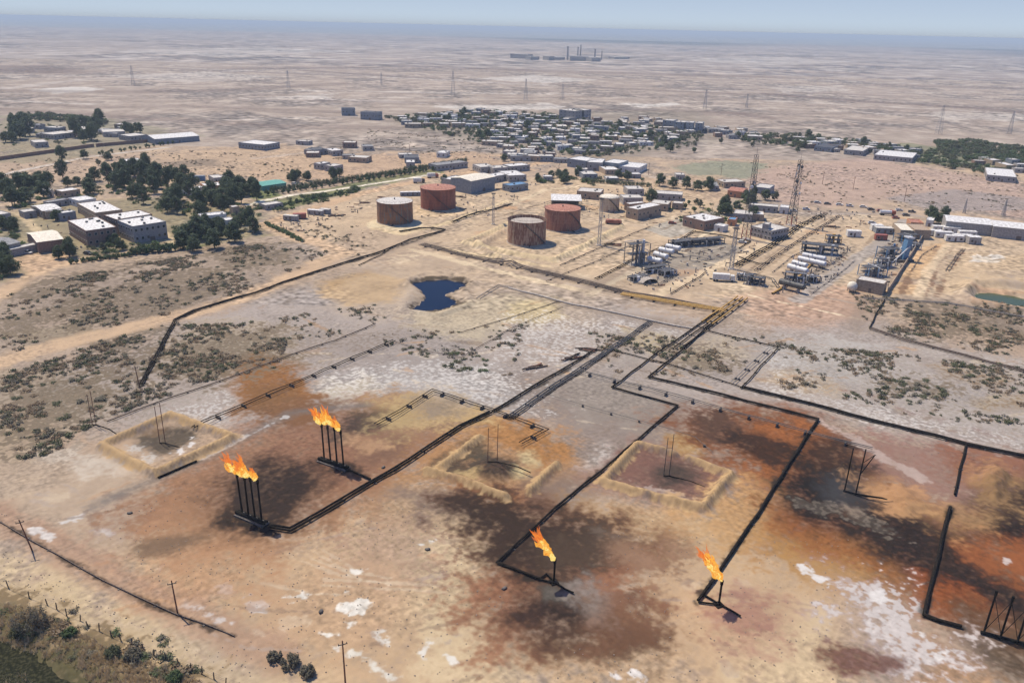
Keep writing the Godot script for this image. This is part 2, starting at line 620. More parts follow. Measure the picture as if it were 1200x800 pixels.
func make_stains() -> void:
	var sand := srgb(200, 169, 135)
	var pale := srgb(211, 187, 153)
	var rust := srgb(138, 80, 48)
	var soot := srgb(44, 39, 37)
	var crust := srgb(172, 160, 154)
	var white := srgb(222, 214, 210)
	var brown := srgb(146, 110, 88)
	var road := srgb(207, 175, 144)
	for i in 170:                # low ridges, drains and salt flats drawn out over the plain
		var far := exp(rng.randf_range(log(900.0), log(7600.0)))
		var p := Vector2(rng.randf_range(-0.75, 0.75) * far, -far)
		var long := rng.randf_range(0.06, 0.3) * far
		var d := Vector2(long, long * rng.randf_range(-0.5, 0.5))
		var wide := far * rng.randf_range(0.003, 0.012)
		stroke([p - d, p + Vector2(rng.randf_range(-0.1, 0.1), rng.randf_range(-0.1, 0.1)) * long, p + d], wide, [srgb(126, 110, 104), srgb(140, 124, 116), srgb(208, 195, 186), srgb(198, 178, 164)][i % 4], wide, wide, rng.randf_range(0.3, 0.7))
	# --- far plain
	patch([Vector2(3060, -11260), Vector2(3588, -9150), Vector2(4226, -7124), Vector2(3567, -5449), Vector2(42160, -64879), Vector2(419584, -1075470), Vector2(12908, -141635), Vector2(2067, -22625)], srgb(84, 90, 90), 900, 500, 0.95)
	patch([Vector2(-1019, -9394), Vector2(225, -7077), Vector2(1256, -6532), Vector2(2597, -8892), Vector2(2067, -22625), Vector2(-2630, -24267)], srgb(92, 97, 96), 700, 400, 0.9)
	patch([Vector2(-8422, -12599), Vector2(-8304, -17013), Vector2(-4088, -13254), Vector2(-2177, -11551), Vector2(-10646, -34569), Vector2(-28327, -42459)], srgb(108, 108, 108), 900, 600, 0.75)
	for s in [[[Vector2(-699.1, -1198.1), Vector2(-680.6, -1256.6), Vector2(-630.6, -1254.9), Vector2(-603.3, -1179.1), Vector2(-648.1, -1149.9)], 0.95], [[Vector2(-81.8, -1700.1), Vector2(24.1, -1866.1), Vector2(167.0, -1766.3), Vector2(54.3, -1616.6)], 0.7], [[Vector2(163.5, -1189.3), Vector2(230.3, -1220.4), Vector2(213.9, -1162.6), Vector2(164.3, -1150.2)], 0.9], [[Vector2(-96.8, -1085.0), Vector2(40.4, -1170.8), Vector2(61.5, -1112.3), Vector2(-49.8, -1039.3)], 0.8], [[Vector2(-323.3, -1200.0), Vector2(-275.1, -1245.8), Vector2(-267.4, -1171.3)], 0.7], [[Vector2(491.7, -1644.6), Vector2(666.1, -1752.8), Vector2(624.4, -1596.2), Vector2(483.8, -1510.7)], 0.35], [[Vector2(-766.9, -1539.9), Vector2(-642.2, -1714.7), Vector2(-455.8, -1610.2), Vector2(-555.1, -1399.6)], 0.35], [[Vector2(601, -3096), Vector2(1119, -3803), Vector2(1329, -3360), Vector2(804.7, -2721.8)], 0.35], [[Vector2(593.5, -1191.9), Vector2(709.0, -1158.7), Vector2(696.3, -1080.4), Vector2(557.7, -1071.1)], 0.35], [[Vector2(-1301.1, -2636.5), Vector2(-1065, -3429), Vector2(-607, -3200), Vector2(-868.7, -2467.1)], 0.35]]:
		patch(s[0], srgb(216, 206, 198), 14, 16, s[1])
	for s in [[[Vector2(437.4, -1457.7), Vector2(544.2, -1348.6), Vector2(652.0, -1286.2), Vector2(741.8, -1214.4), Vector2(773.3, -1185.0)], 14, 0.7], [[Vector2(106.3, -1099.3), Vector2(287.2, -1096.3), Vector2(315.8, -1038.8)], 10, 0.6], [[Vector2(-732.2, -1171.2), Vector2(-560.6, -1192.1), Vector2(-460.8, -1256.2), Vector2(-310.2, -1464.0)], 16, 0.5], [[Vector2(-586.7, -931.5), Vector2(-368.6, -871.5), Vector2(-240.4, -834.9), Vector2(-128.2, -842.4)], 12, 0.5], [[Vector2(-589.2, -1883.6), Vector2(-188.3, -2120.1), Vector2(192.4, -2045.5), Vector2(604.4, -2032.6)], 40, 0.45], [[Vector2(-264.2, -1130.4), Vector2(-125.3, -1140.7), Vector2(39.1, -1131.4)], 10, 0.4], [[Vector2(791.7, -1795.6), Vector2(1079.8, -1787.6)], 30, 0.4], [[Vector2(-672.2, -1020.2), Vector2(-500.9, -973.2), Vector2(-417.1, -1016.2), Vector2(-190.2, -985.3)], 10, 0.4], [[Vector2(-1002.9, -1617.3), Vector2(-882.3, -1608.2), Vector2(-1027.7, -1746.3)], 40, 0.7]]:
		stroke(s[0], s[1] * 2.0, srgb(122, 104, 98), s[1] * 1.2, s[1] * 1.2, s[2])
	stroke([Vector2(-749.0, -1199.0), Vector2(-736.8, -1447.8), Vector2(-568.9, -1817.4), Vector2(-17.2, -2251.8)], 18, srgb(205, 192, 184), 10, 8, 0.5)
	stroke([Vector2(240.8, -841.1), Vector2(349.4, -827.2), Vector2(447.5, -800.5), Vector2(489.6, -772.9)], 9, srgb(188, 163, 146), 3, 3, 0.8)
	stroke([Vector2(33.7, -958.2), Vector2(211.7, -1057.0), Vector2(378.0, -1032.4), Vector2(460.6, -895.6), Vector2(542.5, -861.1)], 6, srgb(150, 130, 120), 4, 4, 0.6)
	# --- middle ground: bare reddish ground and greenery
	patch([Vector2(182.1, -624.4), Vector2(301.4, -707.3), Vector2(376.7, -595.0), Vector2(309.0, -463.4), Vector2(257.7, -527.5), Vector2(190.9, -498.2), Vector2(149.6, -504.0)], srgb(188, 160, 146), 12, 10, 0.8)
	patch([Vector2(245.8, -526.1), Vector2(310.0, -563.6), Vector2(342.7, -537.4), Vector2(324.7, -497.8), Vector2(262.4, -491.0)], srgb(158, 146, 142), 6, 5, 0.8)
	patch([Vector2(125.5, -640.7), Vector2(174.2, -674.0), Vector2(206.0, -660.9), Vector2(173.7, -593.2), Vector2(134.8, -588.1)], srgb(142, 146, 126), 6, 6, 0.8)
	patch([Vector2(-203.6, -630.3), Vector2(-32.8, -689.5), Vector2(9.8, -600.4), Vector2(-39.8, -578.9), Vector2(-171.2, -525.1)], srgb(196, 165, 138), 10, 10, 0.8)
	patch([Vector2(-287.7, -639.5), Vector2(-206.5, -713.0), Vector2(-121.8, -621.3), Vector2(-163.7, -558.6), Vector2(-230.8, -533.1)], srgb(197, 168, 140), 12, 10, 0.7)
	patch([Vector2(-264.5, -600.2), Vector2(-233.8, -621.4), Vector2(-219.8, -591.0), Vector2(-249.5, -579.1)], srgb(130, 116, 104), 5, 6, 0.7)
	patch([Vector2(-375.7, -583.8), Vector2(-355.8, -615.6), Vector2(-290.3, -630.1), Vector2(-264.8, -545.0), Vector2(-302.2, -517.5), Vector2(-326.3, -502.4)], srgb(190, 163, 140), 8, 8, 0.7)
	patch([Vector2(-157.4, -463.9), Vector2(-142.0, -480.8), Vector2(-107.0, -542.8), Vector2(-54.6, -606.8), Vector2(-52.6, -584.4), Vector2(-101.4, -513.0), Vector2(-129.4, -452.8)], srgb(112, 118, 74), 3, 3, 0.8)
	patch([Vector2(-146.3, -460.4), Vector2(-104.7, -530.5), Vector2(-96.0, -513.7), Vector2(-132.9, -447.9)], srgb(134, 134, 92), 3, 3, 0.6)
	patch([Vector2(-278.4, -423.4), Vector2(-272.8, -446.2), Vector2(-206.4, -473.3), Vector2(-144.3, -437.7), Vector2(-125.6, -390.6), Vector2(-160.0, -359.5), Vector2(-203.4, -336.8), Vector2(-206.6, -305.1)], srgb(120, 118, 84), 6, 8, 0.55)
	patch([Vector2(15.1, -548.9), Vector2(150.3, -601.0), Vector2(157.7, -494.5), Vector2(114.0, -465.4), Vector2(19.4, -499.6)], srgb(196, 166, 138), 8, 6, 0.7)
	patch([Vector2(-130.7, -999.1), Vector2(244.6, -1109.1), Vector2(213.2, -836.1), Vector2(64.4, -640.2), Vector2(11.0, -706.6), Vector2(-119.6, -844.0)], srgb(140, 130, 116), 12, 16, 0.5)
	patch([Vector2(386.9, -814.7), Vector2(473.6, -759.5), Vector2(447.1, -678.2), Vector2(397.8, -654.3), Vector2(334.4, -697.9)], srgb(120, 124, 92), 8, 10, 0.7)
	patch([Vector2(-551.8, -874.0), Vector2(-426.3, -859.1), Vector2(-293.2, -743.9), Vector2(-341.2, -588.9), Vector2(-375.7, -583.8)], srgb(138, 132, 108), 8, 10, 0.6)
	# plant area: packed sand
	patch([Vector2(-130.4, -422.4), Vector2(-99.8, -504.7), Vector2(-27.4, -577.0), Vector2(92.8, -558.8), Vector2(146.9, -457.6), Vector2(230.2, -466.3), Vector2(262.2, -400.8), Vector2(218.3, -320.4), Vector2(148.0, -315.1), Vector2(90.3, -310.8), Vector2(42.3, -318.6), Vector2(-0.8, -347.1), Vector2(-42.2, -373.3), Vector2(-71.7, -355.3), Vector2(-111.1, -401.0)], srgb(210, 183, 152), 8, 6, 0.65)
	patch([Vector2(204.9, -395.6), Vector2(227.1, -409.8), Vector2(166.3, -316.5), Vector2(151.6, -315.4)], srgb(210, 172, 132), 2, 2, 0.9)
	patch([Vector2(180.3, -323.3), Vector2(220.9, -388.8), Vector2(252.0, -383.6), Vector2(218.3, -320.4)], srgb(205, 177, 145), 4, 4, 0.8)
	patch([Vector2(225.4, -381.3), Vector2(243.7, -387.6), Vector2(235.4, -372.9), Vector2(219.5, -370.1)], srgb(216, 206, 196), 2, 3, 0.9, 0.7)
	patch([Vector2(92.4, -305.5), Vector2(141.6, -326.3), Vector2(145.6, -309.4), Vector2(126.1, -269.2), Vector2(92.8, -271.4)], srgb(196, 160, 136), 6, 6, 0.7)
	patch([Vector2(-89.6, -403.2), Vector2(-60.4, -415.6), Vector2(-43.1, -381.3), Vector2(-62.8, -348.9), Vector2(-86.6, -369.2)], srgb(184, 160, 138), 5, 5, 0.7)
	patch([Vector2(55.7, -366.4), Vector2(86.8, -402.0), Vector2(124.2, -372.4), Vector2(80.9, -315.8), Vector2(55.0, -308.2), Vector2(35.6, -324.1)], srgb(190, 165, 140), 4, 4, 0.7)
	patch([Vector2(124.9, -490.8), Vector2(158.2, -535.9), Vector2(168.7, -495.7), Vector2(146.9, -457.6), Vector2(121.0, -452.7)], srgb(160, 150, 140), 4, 4, 0.6)
	patch([Vector2(68.6, -422.6), Vector2(116.1, -475.1), Vector2(123.2, -461.8), Vector2(82.3, -401.6)], srgb(176, 168, 158), 2, 2, 0.8)
	# grey process floors
	patch([Vector2(55.4, -349.1), Vector2(78.5, -380.9), Vector2(102.5, -403.5), Vector2(112.9, -384.0), Vector2(98.3, -358.3), Vector2(73.7, -333.3), Vector2(59.5, -326.0)], srgb(150, 142, 134), 3, 3, 0.75)
	patch([Vector2(119.3, -330.7), Vector2(139.0, -373.7), Vector2(154.5, -394.4), Vector2(167.6, -389.0), Vector2(152.4, -360.0), Vector2(126.2, -313.5)], srgb(160, 148, 138), 3, 3, 0.7)
	patch([Vector2(147.3, -326.8), Vector2(184.6, -393.8), Vector2(224.9, -454.7), Vector2(235.8, -451.6), Vector2(190.5, -378.2), Vector2(157.8, -321.6)], srgb(152, 142, 136), 3, 3, 0.7)
	# --- middle ground grey salt crust
	patch([Vector2(-146.6, -198.4), Vector2(-127.5, -244.7), Vector2(-90.2, -294.1), Vector2(-62.6, -326.2), Vector2(-25.5, -277.0), Vector2(13.5, -313.0), Vector2(50.8, -280.4), Vector2(84.2, -262.3), Vector2(132.8, -286.0), Vector2(140.0, -265.9), Vector2(173.6, -241.1), Vector2(133.4, -175.2), Vector2(114.4, -184.3), Vector2(95.7, -199.4), Vector2(75.1, -210.2), Vector2(46.4, -203.2), Vector2(31.6, -182.6), Vector2(10.2, -206.8), Vector2(-4.3, -200.5), Vector2(-24.5, -209.4), Vector2(-36.7, -193.6), Vector2(-60.5, -187.5), Vector2(-77.2, -177.4), Vector2(-106.9, -185.1)], crust, 12, 14, 0.85)
	patch([Vector2(-66.3, -208.3), Vector2(-46.6, -221.6), Vector2(-21.9, -236.5), Vector2(0.2, -224.3), Vector2(10.0, -201.3), Vector2(-9.2, -201.3), Vector2(-24.6, -210.6), Vector2(-35.9, -188.7), Vector2(-56.1, -187.7)], srgb(178, 170, 166), 8, 10, 0.8)
	patch([Vector2(-62.3, -245.0), Vector2(-35.7, -258.7), Vector2(-11.6, -252.1), Vector2(-15.9, -229.9), Vector2(-42.5, -228.4)], srgb(156, 144, 138), 8, 8, 0.6)
	patch([Vector2(-57.3, -211.7), Vector2(-40.8, -218.1), Vector2(-36.0, -204.3), Vector2(-49.1, -197.1)], srgb(206, 190, 168), 5, 8, 0.8)
	patch([Vector2(0.2, -224.3), Vector2(26.1, -219.4), Vector2(48.8, -203.3), Vector2(65.6, -193.8), Vector2(45.9, -187.9), Vector2(30.5, -173.8), Vector2(20.8, -161.5), Vector2(8.5, -150.4), Vector2(-1.1, -153.4), Vector2(9.2, -172.8), Vector2(14.3, -191.2), Vector2(5.2, -201.0)], srgb(142, 126, 117), 8, 10, 0.85)
	patch([Vector2(10.5, -217.3), Vector2(26.7, -225.8), Vector2(44.9, -208.6), Vector2(39.8, -192.5), Vector2(24.0, -196.7)], srgb(152, 140, 130), 6, 8, 0.7)
	patch([Vector2(99.3, -236.7), Vector2(130.9, -245.7), Vector2(149.6, -214.2), Vector2(141.1, -187.8), Vector2(118.1, -196.4), Vector2(100.5, -211.6)], srgb(182, 170, 164), 8, 10, 0.7)
	patch([Vector2(87.9, -254.5), Vector2(122.0, -259.0), Vector2(121.9, -238.0), Vector2(94.6, -223.2), Vector2(85.3, -235.9)], srgb(188, 180, 174), 8, 10, 0.8)
	patch([Vector2(82.6, -231.6), Vector2(91.4, -229.5), Vector2(100.8, -222.3), Vector2(95.9, -216.0), Vector2(85.4, -219.0), Vector2(79.3, -224.9)], srgb(186, 160, 128), 3, 4, 0.8)
	patch([Vector2(106.3, -317.7), Vector2(143.9, -322.9), Vector2(132.8, -286.0), Vector2(103.8, -276.6)], srgb(190, 156, 134), 5, 6, 0.7)
	patch([Vector2(136.8, -240.3), Vector2(149.5, -243.2), Vector2(156.0, -229.9), Vector2(149.9, -223.8), Vector2(139.1, -228.3)], srgb(150, 122, 92), 3, 4, 0.8)
	patch([Vector2(136.6, -213.5), Vector2(149.4, -218.3), Vector2(157.4, -218.7), Vector2(152.0, -209.8), Vector2(138.6, -208.0)], srgb(150, 124, 90), 3, 4, 0.8)
	for s in [[Vector2(100.1, -220.4), Vector2(104.6, -218.9), Vector2(101.1, -216.3)], [Vector2(106.8, -217.8), Vector2(110.5, -217.4), Vector2(106.9, -213.7)], [Vector2(113.1, -206.1), Vector2(119.6, -207.0), Vector2(116.8, -203.6), Vector2(112.8, -203.4)], [Vector2(120.2, -202.7), Vector2(123.6, -201.8), Vector2(119.4, -199.0)], [Vector2(111.8, -208.8), Vector2(113.8, -207.8), Vector2(110.8, -205.4)], [Vector2(125.3, -196.8), Vector2(129.6, -196.0), Vector2(133.4, -190.3), Vector2(129.3, -191.1)]]:
		patch(s, srgb(140, 104, 92), 2, 2, 0.75)
	stroke([Vector2(109.9, -216.2), Vector2(108.5, -209.2), Vector2(110.8, -204.4), Vector2(114.5, -198.8), Vector2(121.6, -194.1), Vector2(133.7, -182.9)], 1.6, srgb(150, 132, 120), 1.2, 1.5, 0.7)
	patch([Vector2(-78.3, -315.2), Vector2(-63.5, -331.2), Vector2(-46.9, -317.6), Vector2(-48.4, -293.0), Vector2(-62.5, -288.9), Vector2(-72.9, -298.6)], srgb(190, 152, 100), 4, 4, 0.8)
	patch([Vector2(-71.4, -315.7), Vector2(-40.5, -358.0), Vector2(34.8, -314.6), Vector2(27.7, -271.5), Vector2(-12.6, -273.2), Vector2(-40.8, -274.1), Vector2(-64.7, -283.8)], srgb(196, 172, 146), 8, 8, 0.5)
	patch([Vector2(-37.7, -274.3), Vector2(-23.1, -286.8), Vector2(-0.4, -304.0), Vector2(13.1, -299.7), Vector2(-11.6, -252.1), Vector2(-30.3, -263.2)], srgb(196, 178, 150), 5, 5, 0.7)
	patch([Vector2(-0.3, -293.4), Vector2(16.5, -299.9), Vector2(17.3, -279.9), Vector2(6.0, -270.0), Vector2(-0.2, -274.1)], srgb(208, 186, 142), 4, 4, 0.7)
	patch([Vector2(41.3, -268.0), Vector2(56.8, -260.5), Vector2(51.1, -244.5), Vector2(40.6, -251.5)], srgb(208, 186, 142), 3, 4, 0.7)
	patch([Vector2(59.3, -258.2), Vector2(75.0, -261.7), Vector2(77.0, -246.1), Vector2(60.2, -234.4), Vector2(53.2, -241.0)], srgb(196, 176, 146), 4, 5, 0.7)
	for s in [[Vector2(-66.3, -208.3), Vector2(-46.6, -221.6), Vector2(-21.9, -236.5), Vector2(0.2, -224.3), Vector2(10.0, -201.3), Vector2(-9.2, -201.3), Vector2(-24.6, -210.6), Vector2(-36.7, -193.6)], [Vector2(-0.2, -278.7), Vector2(49.7, -272.9), Vector2(83.1, -258.1), Vector2(72.3, -228.4), Vector2(27.3, -232.5), Vector2(-2.6, -237.6)], [Vector2(87.9, -254.5), Vector2(172.9, -244.6), Vector2(136.0, -183.0), Vector2(98.6, -200.5), Vector2(76.8, -216.1)], [Vector2(-100.2, -200.9), Vector2(-83.7, -215.7), Vector2(-71.4, -226.7), Vector2(-64.8, -202.7), Vector2(-80.5, -186.5), Vector2(-93.8, -185.8)]]:
		patch(s, srgb(214, 206, 200), 8, 12, 0.6, 1.0)
	# left: hummocky scrub
	patch([Vector2(-203.3, -288.9), Vector2(-172.5, -319.8), Vector2(-124.7, -373.8), Vector2(-86.6, -369.2), Vector2(-97.3, -319.7), Vector2(-122.9, -268.4), Vector2(-151.3, -241.7), Vector2(-165.1, -227.8)], srgb(176, 157, 142), 8, 8, 0.7)
	patch([Vector2(-187.4, -295.4), Vector2(-162.2, -320.6), Vector2(-117.2, -295.3), Vector2(-122.9, -268.4), Vector2(-152.6, -266.4)], srgb(160, 142, 130), 8, 10, 0.6)
	patch([Vector2(-170.7, -245.9), Vector2(-152.9, -261.0), Vector2(-140.9, -251.8), Vector2(-156.7, -241.4)], srgb(150, 136, 112), 4, 5, 0.6)
	patch([Vector2(-153.5, -209.3), Vector2(-140.9, -222.6), Vector2(-122.1, -211.1), Vector2(-109.6, -200.4), Vector2(-113.7, -189.7), Vector2(-121.0, -171.0), Vector2(-126.7, -166.6)], srgb(166, 148, 124), 8, 10, 0.6)
	patch([Vector2(-113.4, -238.1), Vector2(-108.4, -262.3), Vector2(-80.7, -259.9), Vector2(-70.6, -233.5), Vector2(-82.4, -219.5), Vector2(-102.6, -218.4)], srgb(182, 162, 136), 6, 8, 0.7)
	patch([Vector2(-126.7, -166.6), Vector2(-100.5, -171.9), Vector2(-83.9, -162.6), Vector2(-79.4, -143.6), Vector2(-94.8, -138.3), Vector2(-113.4, -145.4)], srgb(186, 164, 142), 8, 8, 0.7)
	patch([Vector2(-113.9, -171.3), Vector2(-99.3, -169.5), Vector2(-91.0, -165.0), Vector2(-98.6, -163.9), Vector2(-110.6, -167.3)], srgb(206, 192, 178), 4, 5, 0.7)
	# --- foreground sands
	patch([Vector2(-85.6, -134.3), Vector2(-78.5, -150.1), Vector2(-62.5, -147.5), Vector2(-44.5, -135.9), Vector2(-23.0, -159.6), Vector2(-6.7, -149.8), Vector2(-0.5, -124.1), Vector2(-2.2, -100.7), Vector2(-29.3, -99.8), Vector2(-51.3, -110.9), Vector2(-71.2, -121.6)], sand, 10, 10, 0.9)
	patch([Vector2(-20.9, -142.8), Vector2(-9.5, -149.7), Vector2(-4.5, -134.6), Vector2(-3.2, -116.9), Vector2(-7.6, -108.2), Vector2(-13.9, -112.1), Vector2(-18.4, -123.5)], pale, 6, 8, 0.9)
	patch([Vector2(-5.1, -116.9), Vector2(2.7, -108.5), Vector2(6.9, -99.1), Vector2(-6.9, -98.7), Vector2(-10.5, -108.1)], pale, 6, 8, 0.7)
	patch([Vector2(6.9, -100.9), Vector2(7.2, -108.7), Vector2(22.5, -113.4), Vector2(25.1, -132.9), Vector2(18.0, -150.8), Vector2(24.1, -154.5), Vector2(50.6, -152.1), Vector2(65.5, -140.1), Vector2(69.0, -126.6), Vector2(61.1, -114.6), Vector2(51.6, -100.5)], sand, 8, 10, 0.9)
	patch([Vector2(47.2, -114.2), Vector2(58.1, -119.0), Vector2(58.0, -110.3), Vector2(50.2, -100.4), Vector2(40.3, -100.1)], pale, 6, 8, 0.7)
	patch([Vector2(-34.1, -136.3), Vector2(-27.3, -148.9), Vector2(-13.8, -145.6), Vector2(-15.4, -126.1), Vector2(-26.5, -123.2)], srgb(168, 140, 122), 5, 8, 0.7, 0.5)
	patch([Vector2(-47.3, -122.5), Vector2(-29.5, -130.9), Vector2(-18.1, -121.1), Vector2(-25.2, -107.6), Vector2(-38.8, -109.2)], srgb(186, 152, 122), 6, 8, 0.6)
	patch([Vector2(-89.9, -146.3), Vector2(-85.7, -153.3), Vector2(-75.3, -146.9), Vector2(-75.9, -131.9), Vector2(-85.6, -134.3)], srgb(176, 158, 144), 6, 6, 0.7, 0.4)
	patch([Vector2(-102.6, -128.1), Vector2(-86.7, -123.5), Vector2(-59.1, -111.7), Vector2(-40.8, -101.3), Vector2(-35.7, -97.9), Vector2(-72.0, -96.8), Vector2(-93.6, -113.8)], srgb(206, 182, 148), 6, 8, 0.9)
	patch([Vector2(-58.7, -110.7), Vector2(-49.4, -109.9), Vector2(-40.8, -101.3), Vector2(-45.8, -99.3)], srgb(188, 168, 146), 4, 5, 0.7, 0.4)
	# dirt track along the lower left
	track([Vector2(-119.1, -148.4), Vector2(-100.8, -139.6), Vector2(-85.6, -130.9), Vector2(-69.6, -121.7), Vector2(-53.9, -113.9), Vector2(-37.6, -104.8)], 8, srgb(174, 141, 119), 2, 2, 0.8)
	stroke([Vector2(-116.4, -150.3), Vector2(-97.3, -139.7), Vector2(-79.6, -129.0), Vector2(-70.7, -124.1), Vector2(-56.3, -116.2)], 1.2, srgb(168, 138, 118), 0.8, 0.8, 0.7)
	for s in [[Vector2(-99.1, -139.7), Vector2(-94.3, -137.5), Vector2(-94.0, -136.3), Vector2(-98.8, -138.5)], [Vector2(-86.7, -139.9), Vector2(-83.8, -140.6), Vector2(-81.4, -138.6), Vector2(-83.3, -137.3)], [Vector2(-95.8, -142.3), Vector2(-91.7, -145.6), Vector2(-91.1, -143.7), Vector2(-94.3, -141.4)], [Vector2(-59.1, -118.0), Vector2(-55.0, -117.0), Vector2(-48.7, -113.1), Vector2(-51.4, -113.5)], [Vector2(-54.4, -123.2), Vector2(-52.1, -123.3), Vector2(-52.0, -120.8), Vector2(-53.9, -121.7)], [Vector2(-47.6, -118.2), Vector2(-45.1, -117.8), Vector2(-43.5, -116.0), Vector2(-45.1, -115.0)], [Vector2(-49.4, -120.9), Vector2(-48.3, -120.5), Vector2(-48.7, -119.5)], [Vector2(-69.9, -128.3), Vector2(-68.2, -128.3), Vector2(-68.0, -127.0)]]:
		patch(s, srgb(214, 206, 202), 1.2, 1.6, 0.85)
	# small patches, scrapes and ruts all over the worked ground
	for i in 520:
		var p := inside([[Vector2(-228.8, -341.6), Vector2(-88.4, -443.7), Vector2(150.3, -469.3), Vector2(252.0, -383.6), Vector2(172.2, -248.2), Vector2(-159.9, -228.2)], [Vector2(-168.4, -242.1), Vector2(181.7, -264.4), Vector2(126.1, -170.0), Vector2(-118.1, -159.2)], [Vector2(-118.1, -159.2), Vector2(126.1, -170.0), Vector2(86.8, -103.4), Vector2(-81.1, -98.3)]][i % 3])
		var col: Color = [srgb(150, 130, 114), srgb(212, 192, 168), srgb(132, 112, 98), srgb(172, 156, 146), srgb(188, 150, 116)][i % 5]
		var big := rng.randf_range(0.4, 1.0) * (2.2 if p.y < -230.0 else 1.4)
		if i % 2:
			spot(p, big, col, 0.9, 1.6, rng.randf_range(0.3, 0.65), 0.3, rng.randf_range(1.0, 3.0), rng.randf_range(-0.5, 0.5))
		else:
			var f := rng.randf_range(-0.9, 0.9)
			var q := p + Vector2(cos(f), sin(f)) * rng.randf_range(4, 26)
			stroke([p, (p + q) * 0.5 + Vector2(rng.randf_range(-1.5, 1.5), rng.randf_range(-1.5, 1.5)), q], big * 0.6, col, 0.6, 0.8, rng.randf_range(0.3, 0.65))
	# ruts, trenches and kerbs squared with the plant
	for i in 90:
		var p := inside([Vector2(-64.0, -356.0), Vector2(-43.1, -381.3), Vector2(-22.4, -474.3), Vector2(88.1, -527.4), Vector2(162.3, -459.2), Vector2(235.6, -478.5), Vector2(225.3, -406.1), Vector2(160.0, -310.5), Vector2(88.9, -305.2), Vector2(41.6, -312.8), Vector2(-0.8, -344.4)])
		var d: Vector2 = [(Vector2(103.6, -418.3) - Vector2(30.6, -306.4)).normalized(), (Vector2(46.4, -308.7) - Vector2(-42.7, -378.0)).normalized()][i % 2]
		var q := p + d * rng.randf_range(10, 60)
		stroke([p, (p + q) * 0.5 + Vector2(rng.randf_range(-0.7, 0.7), rng.randf_range(-0.7, 0.7)), q], rng.randf_range(0.7, 1.8), [srgb(118, 98, 82), srgb(226, 204, 174), srgb(140, 118, 98), srgb(164, 150, 138)][i % 4], 0.6, 0.8, rng.randf_range(0.5, 0.9))
	for i in 60:
		var p := inside([Vector2(-66.6, -348.6), Vector2(-43.1, -381.3), Vector2(-22.4, -474.3), Vector2(89.4, -536.5), Vector2(166.1, -471.0), Vector2(241.4, -491.2), Vector2(262.2, -400.8), Vector2(211.1, -314.2), Vector2(88.9, -305.2), Vector2(41.0, -307.1), Vector2(-0.8, -344.4)])
		spot(p, rng.randf_range(2.0, 6.0), [srgb(176, 152, 130), srgb(222, 198, 168), srgb(158, 142, 130), srgb(196, 154, 118)][i % 4], 3, 4, rng.randf_range(0.4, 0.8), 0.2, rng.randf_range(1.0, 2.2), rng.randf_range(-0.6, 0.6))
	spot(Vector2(-64.4, -421.1), 15, srgb(226, 206, 172), 2, 2, 0.85)
	spot(Vector2(-44.2, -455.3), 15, srgb(216, 186, 150), 3, 3, 0.6)
	for s in [[Vector2(221.7, -397.2), Vector2(193.7, -352.3), Vector2(170.9, -315.7)], [Vector2(225.8, -390.9), Vector2(199.4, -352.7), Vector2(175.1, -314.9)], [Vector2(181.5, -351.3), Vector2(160.6, -315.0)], [Vector2(217.0, -400.1), Vector2(204.4, -379.4)]]:
		stroke(s, 1.8, srgb(132, 102, 82), 0.8, 1.6, 0.85)
	patch([Vector2(-161.6, -382.0), Vector2(-159.0, -400.0), Vector2(-145.5, -376.8), Vector2(-148.5, -360.5)], srgb(98, 114, 62), 3, 4, 0.8)
	patch([Vector2(-167.9, -493.7), Vector2(-155.7, -506.4), Vector2(-144.9, -491.0), Vector2(-154.0, -469.2)], srgb(102, 118, 64), 3, 3, 0.8)
	# wheel tracks
	for i in 26:
		var p: Vector2 = [Vector2(-30.6, -136.4), Vector2(-12.6, -131.5), Vector2(30.3, -144.8), Vector2(-79.1, -160.9), Vector2(82.5, -235.7), Vector2(0.1, -237.8), Vector2(123.9, -218.7), Vector2(41.5, -116.2), Vector2(-31.5, -163.0)][i % 9] + Vector2(rng.randf_range(-22, 22), rng.randf_range(-12, 12))
		var f := rng.randf_range(-0.7, 0.7)
		var q := p + Vector2(cos(f), sin(f)) * rng.randf_range(15, 45)
		var m := (p + q) * 0.5 + Vector2(rng.randf_range(-4, 4), rng.randf_range(-4, 4))
		for o in [0.0, 1.8]:
			stroke([p + Vector2(0, o), m + Vector2(0, o), q + Vector2(0, o)], 0.5, srgb(150, 130, 116) if i % 3 else srgb(214, 196, 172), 0.5, 0.5, 0.35)
	# --- left flares: burnt ground
	patch([Vector2(-81.2, -143.5), Vector2(-79.1, -160.9), Vector2(-67.2, -187.1), Vector2(-51.9, -199.1), Vector2(-31.4, -205.7), Vector2(-18.5, -198.7), Vector2(-8.9, -195.0), Vector2(-16.9, -180.3), Vector2(-30.3, -155.7), Vector2(-45.3, -142.4), Vector2(-51.4, -135.6), Vector2(-65.1, -135.1)], srgb(148, 107, 80), 8, 8, 0.88)
	patch([Vector2(-72.0, -134.8), Vector2(-66.6, -143.4), Vector2(-51.4, -135.6), Vector2(-50.5, -122.4), Vector2(-60.1, -122.0)], srgb(178, 138, 106), 8, 8, 0.7)
	patch([Vector2(-56.1, -187.7), Vector2(-39.0, -193.5), Vector2(-26.8, -189.1), Vector2(-33.5, -162.9), Vector2(-45.5, -162.4), Vector2(-55.6, -169.8)], srgb(140, 102, 82), 6, 8, 0.7)
	patch([Vector2(-87.6, -229.1), Vector2(-83.0, -238.5), Vector2(-71.0, -230.1), Vector2(-54.8, -203.3), Vector2(-50.2, -191.9), Vector2(-61.9, -192.3), Vector2(-72.7, -195.9), Vector2(-80.9, -213.4)], srgb(146, 96, 48), 4, 5, 0.95)
